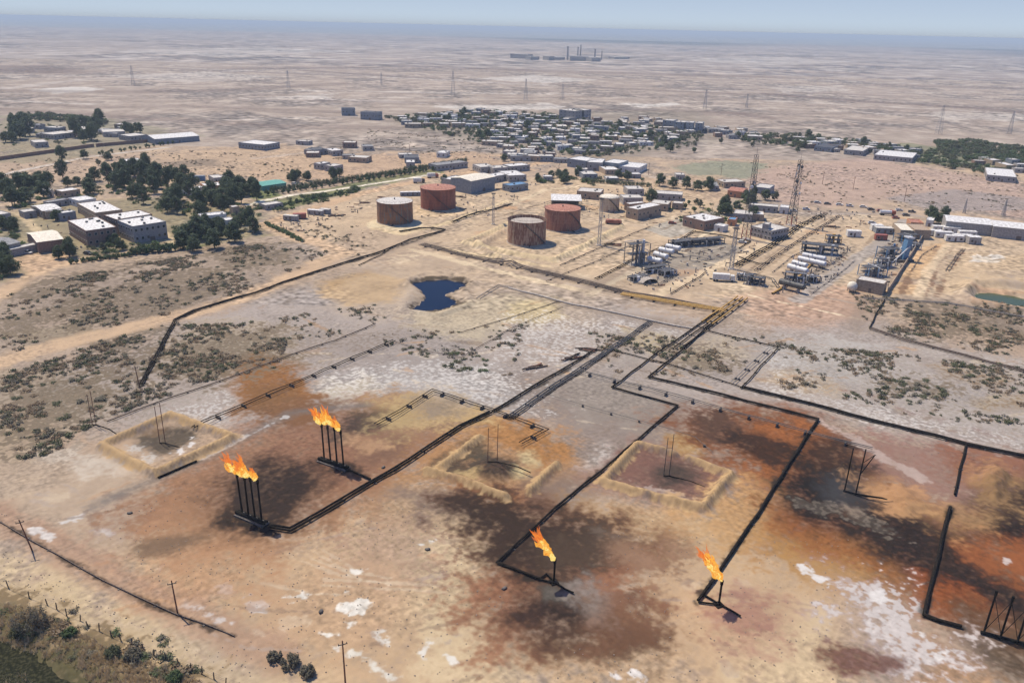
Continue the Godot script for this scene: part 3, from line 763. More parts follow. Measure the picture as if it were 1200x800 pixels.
	patch([Vector2(-70.3, -197.1), Vector2(-60.0, -203.0), Vector2(-48.1, -203.6), Vector2(-50.5, -192.9), Vector2(-60.8, -188.4)], srgb(120, 90, 70), 4, 5, 0.7)
	patch([Vector2(-42.3, -198.5), Vector2(-34.9, -213.0), Vector2(-26.4, -204.8), Vector2(-29.8, -194.0), Vector2(-38.1, -188.6)], srgb(164, 128, 92), 3, 4, 0.8)
	patch([Vector2(-60.3, -143.7), Vector2(-62.7, -152.5), Vector2(-62.4, -161.6), Vector2(-59.2, -167.6), Vector2(-52.0, -168.0), Vector2(-46.7, -163.9), Vector2(-46.4, -151.5), Vector2(-48.7, -144.8), Vector2(-51.6, -143.4)], soot, 7, 5, 0.95)
	patch([Vector2(-46.0, -188.2), Vector2(-40.9, -197.5), Vector2(-30.6, -200.2), Vector2(-27.3, -193.1), Vector2(-34.3, -186.4), Vector2(-43.7, -182.6)], srgb(70, 60, 55), 4, 4, 0.9)
	patch([Vector2(-74.5, -210.8), Vector2(-65.5, -214.3), Vector2(-64.8, -202.7), Vector2(-70.3, -197.1)], srgb(120, 92, 66), 5, 5, 0.5)
	patch([Vector2(-75.4, -134.7), Vector2(-67.4, -138.5), Vector2(-62.1, -138.7), Vector2(-68.0, -133.6), Vector2(-73.3, -132.0)], srgb(120, 98, 80), 2.5, 1.5, 0.9)
	patch([Vector2(-38.6, -179.2), Vector2(-28.4, -184.3), Vector2(-26.9, -173.3), Vector2(-34.9, -170.8)], srgb(120, 92, 76), 3, 4, 0.7)
	patch([Vector2(-44.4, -185.9), Vector2(-32.5, -181.8), Vector2(-30.7, -177.4), Vector2(-37.8, -174.9)], srgb(196, 156, 120), 2, 3, 0.6)
	for s in [[[Vector2(-59.4, -143.7), Vector2(-54.5, -145.8), Vector2(-46.9, -141.7), Vector2(-47.9, -138.7), Vector2(-54.8, -140.8)], 3.0], [[Vector2(-47.0, -170.2), Vector2(-41.2, -170.5), Vector2(-32.8, -164.5), Vector2(-33.8, -162.1), Vector2(-41.2, -165.7)], 3.0]]:
		patch(s[0], srgb(46, 40, 37), 2, 2, 0.9)
	# ditch past the first pit
	stroke([Vector2(-91.2, -148.9), Vector2(-82.1, -160.8), Vector2(-74.9, -171.0), Vector2(-65.0, -187.2), Vector2(-59.5, -196.6), Vector2(-40.5, -201.8)], 3.2, srgb(120, 112, 108), 2, 1.5, 0.75)
	stroke([Vector2(-80.4, -163.9), Vector2(-66.4, -184.3), Vector2(-61.0, -193.4)], 1.2, srgb(206, 200, 196), 0.9, 1.2, 0.7)
	# --- pit 1
	patch([Vector2(-102.1, -174.4), Vector2(-83.3, -162.2), Vector2(-70.6, -180.4), Vector2(-92.1, -192.8)], srgb(188, 160, 134), 3, 2, 0.9)
	patch([Vector2(-95.1, -180.1), Vector2(-90.5, -186.0), Vector2(-82.7, -184.9), Vector2(-81.2, -179.9), Vector2(-83.6, -174.4), Vector2(-86.4, -172.6), Vector2(-92.7, -175.7)], srgb(88, 78, 68), 2.5, 2, 0.95)
	patch([Vector2(-83.3, -173.6), Vector2(-81.5, -180.8), Vector2(-78.7, -179.1), Vector2(-80.0, -174.6), Vector2(-82.0, -171.1)], white, 1.5, 2, 0.85, 0.4)
	patch([Vector2(-96.7, -176.4), Vector2(-92.3, -174.9), Vector2(-85.1, -168.5), Vector2(-87.7, -166.7), Vector2(-92.9, -171.4)], srgb(200, 190, 182), 2, 2.5, 0.8, 0.6)
	patch([Vector2(-94.4, -182.0), Vector2(-92.7, -185.9), Vector2(-89.8, -187.0), Vector2(-90.4, -183.1)], srgb(150, 120, 92), 2, 2, 0.8)
	# --- pit 2
	patch([Vector2(-23.5, -163.3), Vector2(-16.9, -180.3), Vector2(-6.5, -195.2), Vector2(9.6, -186.2), Vector2(17.5, -171.1), Vector2(8.5, -150.4), Vector2(-1.0, -150.0), Vector2(-10.7, -153.0)], srgb(176, 132, 90), 6, 8, 0.85)
	patch([Vector2(-29.2, -148.8), Vector2(-19.5, -163.5), Vector2(-1.1, -153.4), Vector2(12.3, -150.6), Vector2(8.1, -137.9), Vector2(-10.0, -143.2)], srgb(166, 134, 104), 6, 8, 0.6)
	patch([Vector2(-8.9, -195.0), Vector2(5.1, -190.7), Vector2(13.6, -177.3), Vector2(9.1, -170.8), Vector2(-1.6, -181.0)], srgb(164, 116, 70), 4, 6, 0.8)
	patch([Vector2(-10.4, -163.9), Vector2(-7.2, -160.3), Vector2(4.7, -157.2), Vector2(10.5, -153.9), Vector2(8.5, -150.4), Vector2(-7.0, -156.0), Vector2(-13.1, -160.0)], srgb(150, 92, 54), 3, 4, 0.8)
	patch([Vector2(-9.2, -168.7), Vector2(-4.7, -174.3), Vector2(2.0, -172.5), Vector2(1.6, -167.6), Vector2(-1.3, -163.6), Vector2(-6.4, -164.9)], srgb(60, 54, 50), 2.5, 2, 0.95)
	patch([Vector2(-18.3, -168.3), Vector2(-15.3, -173.8), Vector2(-10.9, -171.9), Vector2(-9.6, -167.9), Vector2(-14.5, -164.5), Vector2(-17.7, -165.9)], srgb(70, 62, 55), 2.5, 2.5, 0.9)
	patch([Vector2(-11.9, -180.5), Vector2(-8.3, -183.0), Vector2(-6.2, -176.4), Vector2(-9.9, -173.6)], srgb(70, 66, 58), 2.5, 2.5, 0.85)
	patch([Vector2(1.7, -176.7), Vector2(6.0, -176.9), Vector2(7.0, -170.7), Vector2(2.4, -170.5)], srgb(196, 176, 136), 2, 2, 0.8)
	patch([Vector2(1.5, -170.4), Vector2(4.9, -169.3), Vector2(4.4, -164.6), Vector2(1.2, -163.7)], srgb(206, 186, 142), 2, 2, 0.85)
	patch([Vector2(-12.4, -167.0), Vector2(-8.3, -167.1), Vector2(-5.2, -161.9), Vector2(-10.3, -163.2)], srgb(200, 172, 124), 2, 2.5, 0.85)
	patch([Vector2(-34.4, -201.6), Vector2(-24.5, -209.4), Vector2(-6.7, -199.3), Vector2(-8.8, -194.0), Vector2(-22.3, -189.4), Vector2(-33.2, -186.4)], srgb(192, 164, 120), 5, 6, 0.8)
	patch([Vector2(-25.9, -204.8), Vector2(-16.7, -205.3), Vector2(-16.2, -198.8), Vector2(-23.1, -197.4)], srgb(136, 122, 112), 4, 5, 0.7)
	patch([Vector2(20.0, -175.4), Vector2(25.8, -180.1), Vector2(26.2, -173.6), Vector2(19.5, -170.0)], srgb(200, 190, 182), 3, 4, 0.75, 0.4)
	patch([Vector2(-22.6, -156.0), Vector2(-15.0, -158.1), Vector2(-4.9, -153.2), Vector2(-6.6, -148.1), Vector2(-17.9, -149.3)], srgb(126, 114, 108), 5, 6, 0.7)
	patch([Vector2(4.8, -160.8), Vector2(13.0, -165.0), Vector2(18.5, -157.8), Vector2(10.2, -147.2), Vector2(3.7, -150.2)], srgb(124, 110, 104), 5, 6, 0.75)
	# --- pit 3
	patch([Vector2(18.8, -161.4), Vector2(33.8, -182.7), Vector2(52.0, -174.8), Vector2(54.6, -166.8), Vector2(44.0, -151.9), Vector2(31.8, -154.8)], srgb(150, 118, 104), 5, 5, 0.85)
	patch([Vector2(28.8, -178.0), Vector2(32.4, -180.4), Vector2(43.7, -176.5), Vector2(50.5, -168.6), Vector2(46.3, -158.9), Vector2(39.8, -155.8), Vector2(28.8, -161.1), Vector2(25.6, -164.8)], srgb(122, 88, 78), 3, 4, 0.85)
	patch([Vector2(35.8, -167.5), Vector2(39.7, -172.2), Vector2(44.2, -172.4), Vector2(44.6, -167.9), Vector2(41.3, -163.9), Vector2(37.1, -163.0)], srgb(72, 64, 58), 3, 2, 0.9)
	patch([Vector2(28.3, -164.9), Vector2(32.9, -162.0), Vector2(40.3, -158.7), Vector2(44.0, -157.4), Vector2(38.0, -156.4), Vector2(29.7, -160.4)], srgb(170, 150, 140), 1.5, 2, 0.8, 0.5)
	patch([Vector2(42.5, -187.8), Vector2(49.4, -188.1), Vector2(48.1, -178.9), Vector2(44.3, -179.6)], srgb(196, 160, 104), 2.5, 3, 0.8)
	patch([Vector2(16.3, -154.1), Vector2(31.3, -151.3), Vector2(58.3, -152.5), Vector2(61.8, -140.0), Vector2(36.6, -139.0), Vector2(19.3, -144.4)], srgb(198, 164, 124), 6, 8, 0.7)
	# --- third flare: burnt ground
	patch([Vector2(-12.7, -154.6), Vector2(-3.1, -158.6), Vector2(8.5, -150.4), Vector2(23.2, -147.1), Vector2(33.0, -138.9), Vector2(28.6, -133.0), Vector2(21.3, -130.1), Vector2(24.6, -122.6), Vector2(25.4, -112.4), Vector2(16.1, -110.0), Vector2(2.7, -109.5), Vector2(-5.3, -121.5), Vector2(-2.4, -131.9), Vector2(-3.6, -143.5)], srgb(116, 82, 62), 8, 8, 0.92)
	patch([Vector2(-3.1, -129.2), Vector2(2.7, -126.8), Vector2(4.3, -117.2), Vector2(-0.3, -110.5), Vector2(-4.2, -119.2)], srgb(158, 112, 86), 6, 8, 0.85)
	patch([Vector2(15.0, -135.3), Vector2(23.4, -132.8), Vector2(20.5, -122.4), Vector2(15.8, -124.7)], srgb(156, 108, 82), 6, 7, 0.8)
	patch([Vector2(-11.6, -153.0), Vector2(-4.0, -156.1), Vector2(2.8, -150.2), Vector2(7.4, -146.4), Vector2(19.2, -143.8), Vector2(19.3, -135.5), Vector2(11.2, -129.2), Vector2(1.1, -129.8), Vector2(-2.8, -133.2), Vector2(-2.7, -142.0), Vector2(-9.4, -148.0)], srgb(52, 43, 38), 6, 6, 0.92)
	patch([Vector2(4.3, -121.9), Vector2(9.3, -124.5), Vector2(15.4, -119.4), Vector2(19.6, -114.3), Vector2(22.3, -111.6), Vector2(14.9, -113.1), Vector2(7.3, -113.9), Vector2(1.9, -117.1)], srgb(37, 34, 34), 7, 6, 0.9)
	patch([Vector2(8.1, -137.9), Vector2(20.0, -142.9), Vector2(19.4, -134.1), Vector2(9.5, -131.0)], srgb(86, 70, 58), 4, 5, 0.7)
	patch([Vector2(6.0, -124.9), Vector2(8.5, -126.5), Vector2(12.8, -123.4), Vector2(10.7, -120.9), Vector2(6.7, -121.5)], srgb(92, 88, 82), 2, 2, 0.8)
	patch([Vector2(13.5, -124.6), Vector2(16.0, -126.7), Vector2(18.1, -122.3), Vector2(16.7, -116.5), Vector2(15.4, -118.7)], srgb(150, 138, 130), 3, 4, 0.7)
	patch([Vector2(20.8, -122.4), Vector2(23.3, -125.5), Vector2(25.7, -122.6), Vector2(25.6, -117.9), Vector2(26.1, -116.8), Vector2(23.5, -118.3)], srgb(112, 84, 72), 2, 3, 0.8)
	patch([Vector2(15.0, -114.2), Vector2(23.7, -122.5), Vector2(26.1, -116.6), Vector2(23.8, -111.7), Vector2(16.1, -110.0)], srgb(128, 92, 70), 4, 5, 0.6)
	patch([Vector2(18.4, -144.3), Vector2(26.4, -143.1), Vector2(29.7, -140.5), Vector2(22.5, -140.8)], srgb(112, 96, 84), 2, 3, 0.7)
	for s in [[Vector2(21.4, -138.4), Vector2(23.8, -139.7), Vector2(26.7, -138.0), Vector2(27.9, -134.4), Vector2(25.5, -135.7), Vector2(22.2, -135.0)], [Vector2(26.2, -134.3), Vector2(29.4, -133.1), Vector2(29.4, -127.7), Vector2(27.1, -128.7)], [Vector2(34.9, -139.5), Vector2(38.6, -140.3), Vector2(38.1, -136.2), Vector2(34.6, -136.0)]]:
		patch(s, srgb(150, 118, 96), 2.5, 3.5, 0.7)
	patch([Vector2(40.0, -119.5), Vector2(46.5, -122.9), Vector2(50.3, -122.0), Vector2(47.9, -114.2), Vector2(42.1, -112.3), Vector2(39.9, -115.7)], srgb(158, 116, 102), 5, 6, 0.8)
	# --- right: oily rust ground
	patch([Vector2(45.0, -195.2), Vector2(66.3, -205.3), Vector2(84.3, -200.9), Vector2(92.6, -185.5), Vector2(94.4, -164.7), Vector2(100.7, -157.0), Vector2(130.3, -170.2), Vector2(92.1, -107.4), Vector2(86.2, -115.5), Vector2(78.5, -122.0), Vector2(70.0, -129.2), Vector2(62.6, -137.1), Vector2(55.5, -139.7), Vector2(54.4, -152.3), Vector2(60.5, -167.1), Vector2(53.0, -179.1)], srgb(128, 79, 49), 8, 8, 0.94)
	patch([Vector2(91.8, -189.2), Vector2(115.1, -185.7), Vector2(134.2, -176.5), Vector2(125.6, -162.3), Vector2(105.1, -157.9), Vector2(93.6, -162.8)], srgb(150, 116, 104), 6, 8, 0.9)
	patch([Vector2(114.4, -184.3), Vector2(131.0, -178.4), Vector2(126.7, -164.2), Vector2(115.4, -169.5), Vector2(109.0, -169.2)], srgb(142, 92, 68), 5, 6, 0.75)
	patch([Vector2(68.0, -193.9), Vector2(84.9, -195.7), Vector2(75.8, -175.9), Vector2(61.4, -159.6), Vector2(58.4, -163.1)], srgb(156, 96, 56), 4, 6, 0.8)
	patch([Vector2(42.8, -151.8), Vector2(57.3, -163.1), Vector2(61.4, -159.6), Vector2(56.4, -145.9), Vector2(45.6, -139.4)], srgb(190, 150, 106), 6, 8, 0.8)
	patch([Vector2(56.4, -142.8), Vector2(64.9, -143.7), Vector2(74.6, -140.5), Vector2(78.6, -129.5), Vector2(74.6, -124.3), Vector2(64.0, -126.4), Vector2(56.0, -132.7)], srgb(178, 136, 86), 5, 7, 0.85)
	patch([Vector2(60.3, -156.0), Vector2(66.3, -147.8), Vector2(74.6, -140.5), Vector2(78.7, -133.5), Vector2(79.6, -124.5), Vector2(76.3, -124.4), Vector2(69.2, -135.9), Vector2(59.6, -144.4)], srgb(142, 88, 52), 4, 6, 0.8)
	patch([Vector2(80.0, -184.9), Vector2(88.0, -185.3), Vector2(84.3, -170.1), Vector2(76.8, -158.4), Vector2(71.2, -156.4), Vector2(68.2, -165.5)], srgb(54, 43, 37), 6, 5, 0.9)
	patch([Vector2(76.2, -167.8), Vector2(86.5, -170.2), Vector2(85.9, -158.8), Vector2(92.6, -152.2), Vector2(98.1, -144.4), Vector2(99.0, -132.9), Vector2(102.9, -127.8), Vector2(97.9, -117.0), Vector2(92.3, -123.7), Vector2(84.2, -127.2), Vector2(81.1, -135.0), Vector2(75.2, -146.6), Vector2(67.4, -151.2), Vector2(65.1, -156.9), Vector2(68.6, -165.5)], srgb(37, 34, 34), 6, 6, 0.95)
	patch([Vector2(77.2, -167.8), Vector2(84.9, -168.9), Vector2(85.8, -162.5), Vector2(83.1, -156.9), Vector2(76.9, -156.0), Vector2(74.1, -160.1)], srgb(66, 64, 66), 3, 2, 0.9)
	patch([Vector2(67.0, -159.1), Vector2(76.9, -156.0), Vector2(84.3, -146.3), Vector2(84.8, -143.3), Vector2(76.2, -149.2), Vector2(66.2, -156.2)], srgb(128, 116, 104), 1.5, 3, 0.55, 0.5)
	patch([Vector2(76.1, -156.6), Vector2(80.3, -154.7), Vector2(77.3, -151.2), Vector2(75.0, -153.1)], srgb(150, 130, 114), 2, 2.5, 0.6)
	patch([Vector2(109.2, -158.0), Vector2(118.0, -165.0), Vector2(129.1, -168.2), Vector2(113.1, -142.0), Vector2(107.6, -141.7), Vector2(105.5, -147.8)], srgb(34, 31, 31), 5, 5, 0.97)
	patch([Vector2(52.8, -199.2), Vector2(60.5, -201.2), Vector2(61.4, -193.6), Vector2(54.5, -186.0), Vector2(50.5, -190.6)], srgb(82, 64, 55), 4, 5, 0.85)
	patch([Vector2(59.9, -189.6), Vector2(66.3, -188.0), Vector2(74.0, -180.1), Vector2(73.0, -173.7), Vector2(65.0, -175.4), Vector2(60.2, -181.7)], srgb(46, 38, 34), 4, 4, 0.9)
	patch([Vector2(97.4, -141.4), Vector2(113.1, -142.0), Vector2(104.6, -127.9), Vector2(98.0, -134.2)], srgb(160, 96, 58), 5, 6, 0.75)
	patch([Vector2(82.9, -129.7), Vector2(87.6, -127.3), Vector2(89.9, -122.4), Vector2(84.8, -118.8), Vector2(79.5, -120.9)], srgb(152, 84, 46), 4, 5, 0.8)
	patch([Vector2(86.4, -121.8), Vector2(95.0, -114.7), Vector2(90.9, -105.4), Vector2(85.5, -106.2), Vector2(81.3, -112.1)], srgb(96, 74, 56), 5, 5, 0.85)
	patch([Vector2(83.6, -112.2), Vector2(92.1, -107.4), Vector2(89.7, -103.5), Vector2(82.2, -108.0)], srgb(82, 68, 54), 4, 4, 0.8)
	patch([Vector2(71.6, -113.9), Vector2(77.7, -110.9), Vector2(81.0, -103.2), Vector2(65.7, -100.9), Vector2(71.7, -107.7)], srgb(176, 130, 84), 5, 6, 0.8)
	patch([Vector2(83.5, -168.1), Vector2(93.2, -166.6), Vector2(97.8, -161.1), Vector2(95.4, -154.0), Vector2(85.9, -154.3), Vector2(84.6, -160.6)], srgb(190, 144, 104), 3, 4, 0.85)
	patch([Vector2(93.4, -153.9), Vector2(100.2, -155.9), Vector2(107.2, -154.5), Vector2(117.4, -165.7), Vector2(113.2, -169.4), Vector2(120.9, -175.9), Vector2(123.9, -169.9), Vector2(111.2, -154.6), Vector2(97.1, -145.9)], srgb(184, 144, 102), 4, 5, 0.55)
	patch([Vector2(91.6, -168.5), Vector2(92.6, -166.2), Vector2(90.0, -163.0), Vector2(89.7, -166.0)], srgb(124, 84, 60), 1, 1, 0.7)
	stroke([Vector2(86.0, -198.9), Vector2(91.8, -189.2), Vector2(95.6, -176.8), Vector2(100.4, -168.8)], 3.2, srgb(192, 172, 162), 1.5, 1.5, 0.7)
	# salt crust at the lower right
	patch([Vector2(66.6, -129.1), Vector2(74.1, -126.8), Vector2(74.6, -120.7), Vector2(70.8, -113.9), Vector2(74.7, -110.8), Vector2(81.3, -112.1), Vector2(81.2, -109.0), Vector2(73.3, -104.8), Vector2(65.1, -102.7), Vector2(61.7, -108.4), Vector2(62.8, -116.9)], srgb(184, 166, 160), 6, 9, 0.85, 0.6)
	patch([Vector2(66.3, -124.0), Vector2(75.7, -126.9), Vector2(73.1, -117.2), Vector2(68.0, -112.7), Vector2(72.7, -109.7), Vector2(79.3, -111.0), Vector2(67.4, -104.7), Vector2(64.9, -112.6)], srgb(206, 197, 194), 6, 9, 0.75, 0.97)
	patch([Vector2(54.6, -109.2), Vector2(59.1, -111.4), Vector2(64.2, -110.9), Vector2(66.1, -107.5), Vector2(62.6, -105.3), Vector2(56.6, -106.6)], srgb(108, 72, 60), 2.5, 4, 0.9)
	for s in [[[Vector2(59.0, -133.1), Vector2(60.8, -132.6), Vector2(63.2, -127.9), Vector2(62.2, -127.1), Vector2(60.7, -128.9)], 0.95], [[Vector2(71.4, -135.7), Vector2(73.1, -134.7), Vector2(72.0, -132.5), Vector2(71.4, -133.5)], 0.95], [[Vector2(74.0, -133.1), Vector2(75.9, -132.6), Vector2(74.8, -131.0), Vector2(73.8, -131.7)], 0.9], [[Vector2(70.1, -125.1), Vector2(73.3, -125.8), Vector2(73.1, -123.8), Vector2(70.1, -123.0)], 0.9], [[Vector2(74.8, -115.5), Vector2(76.1, -115.1), Vector2(75.1, -114.2)], 0.8], [[Vector2(75.1, -109.2), Vector2(77.5, -110.5), Vector2(75.9, -108.4)], 0.8], [[Vector2(17.6, -103.9), Vector2(19.2, -103.2), Vector2(18.5, -102.0), Vector2(17.7, -102.6)], 0.95], [[Vector2(21.0, -104.0), Vector2(22.5, -104.4), Vector2(22.6, -102.9), Vector2(21.4, -102.1)], 0.9], [[Vector2(102.3, -138.0), Vector2(103.4, -136.9), Vector2(101.7, -135.8)], 0.6]]:
		patch(s[0], white, 0.9, 1.4, s[1])
	for s in [[Vector2(-41.1, -121.0), Vector2(-36.6, -122.4), Vector2(-36.0, -121.2), Vector2(-38.0, -119.0), Vector2(-39.3, -119.6)], [Vector2(-29.0, -117.9), Vector2(-28.2, -120.2), Vector2(-26.0, -120.8), Vector2(-24.8, -118.9), Vector2(-24.8, -115.7), Vector2(-28.1, -115.2)], [Vector2(-30.7, -118.7), Vector2(-29.2, -118.8), Vector2(-29.1, -116.9), Vector2(-30.4, -117.4)], [Vector2(-28.9, -114.3), Vector2(-27.3, -114.3), Vector2(-27.8, -113.4)], [Vector2(-30.5, -128.7), Vector2(-28.6, -129.3), Vector2(-28.7, -128.0)], [Vector2(-32.1, -111.1), Vector2(-30.4, -111.6), Vector2(-29.4, -110.8), Vector2(-31.1, -109.1)], [Vector2(-22.1, -110.2), Vector2(-19.6, -111.5), Vector2(-19.7, -108.6)], [Vector2(-15.2, -107.9), Vector2(-13.3, -109.6), Vector2(-12.7, -107.6), Vector2(-14.0, -106.4), Vector2(-15.0, -106.9)], [Vector2(-10.0, -106.7), Vector2(-8.6, -106.2), Vector2(-9.1, -105.6)], [Vector2(-19.2, -138.0), Vector2(-15.5, -139.9), Vector2(-15.5, -137.0), Vector2(-18.4, -136.9)], [Vector2(-31.6, -123.0), Vector2(-29.3, -122.6), Vector2(-30.4, -121.6)], [Vector2(-29.7, -108.1), Vector2(-28.6, -107.1), Vector2(-29.2, -107.1)], [Vector2(-22.2, -111.7), Vector2(-21.3, -112.8), Vector2(-19.3, -111.5)], [Vector2(-93.6, -117.5), Vector2(-89.8, -116.2), Vector2(-89.1, -114.0), Vector2(-91.6, -114.4)]]:
		patch(s, srgb(226, 218, 208), 0.8, 1.3, 0.95)
	stroke([Vector2(-26.1, -106.6), Vector2(-23.0, -105.3), Vector2(-19.9, -102.3), Vector2(-18.0, -100.9)], 1.6, srgb(226, 218, 206), 0.8, 1.0, 0.9)
	for s in [[Vector2(-24.5, -108.0), Vector2(-22.6, -109.8), Vector2(-20.8, -107.8), Vector2(-23.5, -106.5)], [Vector2(-23.1, -112.9), Vector2(-20.3, -114.1), Vector2(-19.0, -110.9), Vector2(-21.4, -111.9)], [Vector2(-21.1, -131.2), Vector2(-16.1, -132.7), Vector2(-12.4, -128.8), Vector2(-15.4, -126.1)], [Vector2(-46.2, -135.8), Vector2(-37.8, -137.3), Vector2(-37.3, -135.0), Vector2(-45.7, -134.1)]]:
		patch(s, srgb(150, 124, 104), 2, 3, 0.6, 0.5)
	# --- swamp corner
	patch([Vector2(-101.0, -120.6), Vector2(-88.1, -117.4), Vector2(-78.9, -112.1), Vector2(-64.2, -106.4), Vector2(-47.1, -99.3), Vector2(-44.5, -95.9), Vector2(-84.3, -94.7)], srgb(170, 144, 110), 4, 5, 0.85)
	patch([Vector2(-101.0, -120.6), Vector2(-88.1, -117.4), Vector2(-78.9, -112.1), Vector2(-64.2, -106.4), Vector2(-47.1, -99.3), Vector2(-44.5, -95.9), Vector2(-84.3, -94.7)], srgb(120, 102, 78), 4, 6, 0.8, 0.9)
	patch([Vector2(-96.3, -113.3), Vector2(-84.3, -110.9), Vector2(-73.7, -105.1), Vector2(-61.8, -95.3), Vector2(-84.3, -94.7)], srgb(92, 88, 62), 3, 4, 0.85)
	# darker brown specks painted on the ground where shrubs grow
	for s in [[Vector2(-142.0, -198.6), Vector2(-137.5, -216.4), Vector2(-125.1, -217.1), Vector2(-110.6, -202.5), Vector2(-113.7, -189.7), Vector2(-121.4, -175.3), Vector2(-125.1, -170.8)], [Vector2(-175.4, -285.8), Vector2(-135.4, -335.8), Vector2(-112.8, -312.5), Vector2(-123.7, -270.2), Vector2(-150.7, -251.1)], [Vector2(-113.7, -245.6), Vector2(-81.8, -264.1), Vector2(-70.6, -233.5), Vector2(-90.3, -212.9), Vector2(-105.1, -218.2)], [Vector2(-141.2, -243.9), Vector2(-123.1, -261.3), Vector2(-105.1, -218.2), Vector2(-122.1, -211.1)], [Vector2(55.3, -252.4), Vector2(72.1, -249.6), Vector2(69.6, -228.2), Vector2(54.7, -234.1)], [Vector2(163.6, -310.7), Vector2(201.3, -297.6), Vector2(181.7, -264.4), Vector2(152.5, -266.7), Vector2(150.4, -289.1)], [Vector2(118.9, -231.1), Vector2(132.9, -226.7), Vector2(135.2, -215.8), Vector2(122.5, -215.7), Vector2(116.0, -221.3)], [Vector2(-145.7, -363.9), Vector2(-112.6, -374.9), Vector2(-98.8, -338.9), Vector2(-123.8, -323.8)], [Vector2(-197.1, -289.3), Vector2(-189.9, -312.3), Vector2(-155.4, -348.0), Vector2(-169.7, -313.9), Vector2(-182.0, -280.3)], [Vector2(-180.3, -261.8), Vector2(-162.9, -286.7), Vector2(-149.7, -273.0), Vector2(-168.4, -242.1)]]:
		patch(s, srgb(116, 102, 84), 7, 10, 0.8, 1.0)
	for s in [[Vector2(-228.8, -341.6), Vector2(-116.6, -374.5), Vector2(-66.7, -328.4), Vector2(-122.9, -268.4), Vector2(-156.0, -221.7)], [Vector2(-152.2, -215.5), Vector2(-120.1, -261.5), Vector2(-29.8, -259.0), Vector2(-77.3, -219.8), Vector2(-118.1, -159.2)], [Vector2(89.1, -258.5), Vector2(170.7, -240.9), Vector2(138.8, -187.7), Vector2(92.4, -217.0)], [Vector2(30.1, -263.0), Vector2(90.3, -262.7), Vector2(75.0, -228.5), Vector2(32.0, -226.1)], [Vector2(140.7, -314.6), Vector2(208.0, -303.2), Vector2(175.1, -248.4), Vector2(129.2, -269.4)]]:
		patch(s, srgb(134, 117, 101), 10, 12, 0.6, 1.0)
	# --- roads
	track([Vector2(-162.7, -220.0), Vector2(-150.1, -239.5), Vector2(-133.2, -257.2), Vector2(-114.3, -278.3), Vector2(-95.6, -313.8), Vector2(-85.6, -346.9), Vector2(-79.9, -360.6), Vector2(-92.0, -375.1), Vector2(-110.5, -390.3), Vector2(-126.9, -407.0)], 7.5, road, 3, 2, 0.9)
	track([Vector2(-196.7, -278.2), Vector2(-200.0, -311.5), Vector2(-195.9, -333.4), Vector2(-181.3, -345.8), Vector2(-161.9, -364.0), Vector2(-151.7, -374.5)], 5, road, 3, 2, 0.9)
	patch([Vector2(-215.6, -329.1), Vector2(-221.1, -348.1), Vector2(-206.0, -352.4), Vector2(-196.2, -337.5), Vector2(-201.3, -320.0)], srgb(206, 172, 142), 3, 2, 0.9)
	track([Vector2(-163.0, -371.8), Vector2(-177.2, -391.0), Vector2(-186.1, -404.8)], 4.5, srgb(206, 182, 148), 2, 1, 0.9)
	track([Vector2(-278.9, -431.9), Vector2(-265.2, -420.6), Vector2(-244.8, -395.2), Vector2(-221.3, -369.7)], 4, srgb(206, 182, 148), 2, 1, 0.9)
	track([Vector2(-132.6, -414.1), Vector2(-118.7, -449.4), Vector2(-94.5, -505.3), Vector2(-51.7, -573.7), Vector2(23.9, -642.8)], 9, srgb(206, 172, 140), 3, 2, 0.9)
	track([Vector2(-155.0, -459.4), Vector2(-150.8, -472.1), Vector2(-137.2, -491.9), Vector2(-121.6, -504.8), Vector2(-103.6, -524.6), Vector2(-79.4, -553.0), Vector2(-57.2, -580.1)], 4.5, srgb(236, 222, 202), 1, 0.6, 0.95)
	track([Vector2(114.6, -305.0), Vector2(135.6, -332.0), Vector2(161.0, -366.6), Vector2(198.5, -416.2), Vector2(228.0, -459.4)], 7, srgb(172, 160, 152), 1.5, 1, 0.9)
	track([Vector2(58.5, -308.5), Vector2(87.1, -343.5), Vector2(129.4, -397.2), Vector2(167.3, -444.6)], 6, srgb(224, 198, 166), 1.5, 1.0, 0.9)
	track([Vector2(30.6, -306.4), Vector2(103.6, -418.3), Vector2(125.7, -440.4)], 4, srgb(226, 204, 174), 1.2, 1.0, 0.85)
	track([Vector2(-50.9, -370.9), Vector2(-0.7, -331.2), Vector2(30.8, -309.7)], 4, srgb(222, 198, 166), 1.5, 1.2, 0.8)
	track([Vector2(164.4, -308.6), Vector2(187.5, -349.0), Vector2(225.3, -404.4), Vector2(260.0, -437.5)], 4, srgb(224, 198, 166), 1.2, 1, 0.7)
	track([Vector2(-3.0, -476.5), Vector2(20.3, -528.0), Vector2(56.3, -551.0), Vector2(89.4, -536.5)], 4, srgb(224, 200, 168), 1.5, 1, 0.8)
	track([Vector2(126.6, -476.2), Vector2(176.7, -472.1), Vector2(235.6, -478.5), Vector2(253.8, -453.4)], 6, srgb(176, 160, 148), 2, 2, 0.8)
	track([Vector2(-345.6, -534.1), Vector2(-329.6, -615.3), Vector2(-289.7, -677.8)], 5, srgb(208, 194, 182), 1.5, 1, 0.9)
	track([Vector2(-203.6, -630.3), Vector2(-137.2, -703.2), Vector2(-34.8, -731.1), Vector2(25.6, -698.8), Vector2(97.6, -590.3), Vector2(165.7, -522.3)], 8, srgb(196, 176, 160), 3, 3, 0.7)
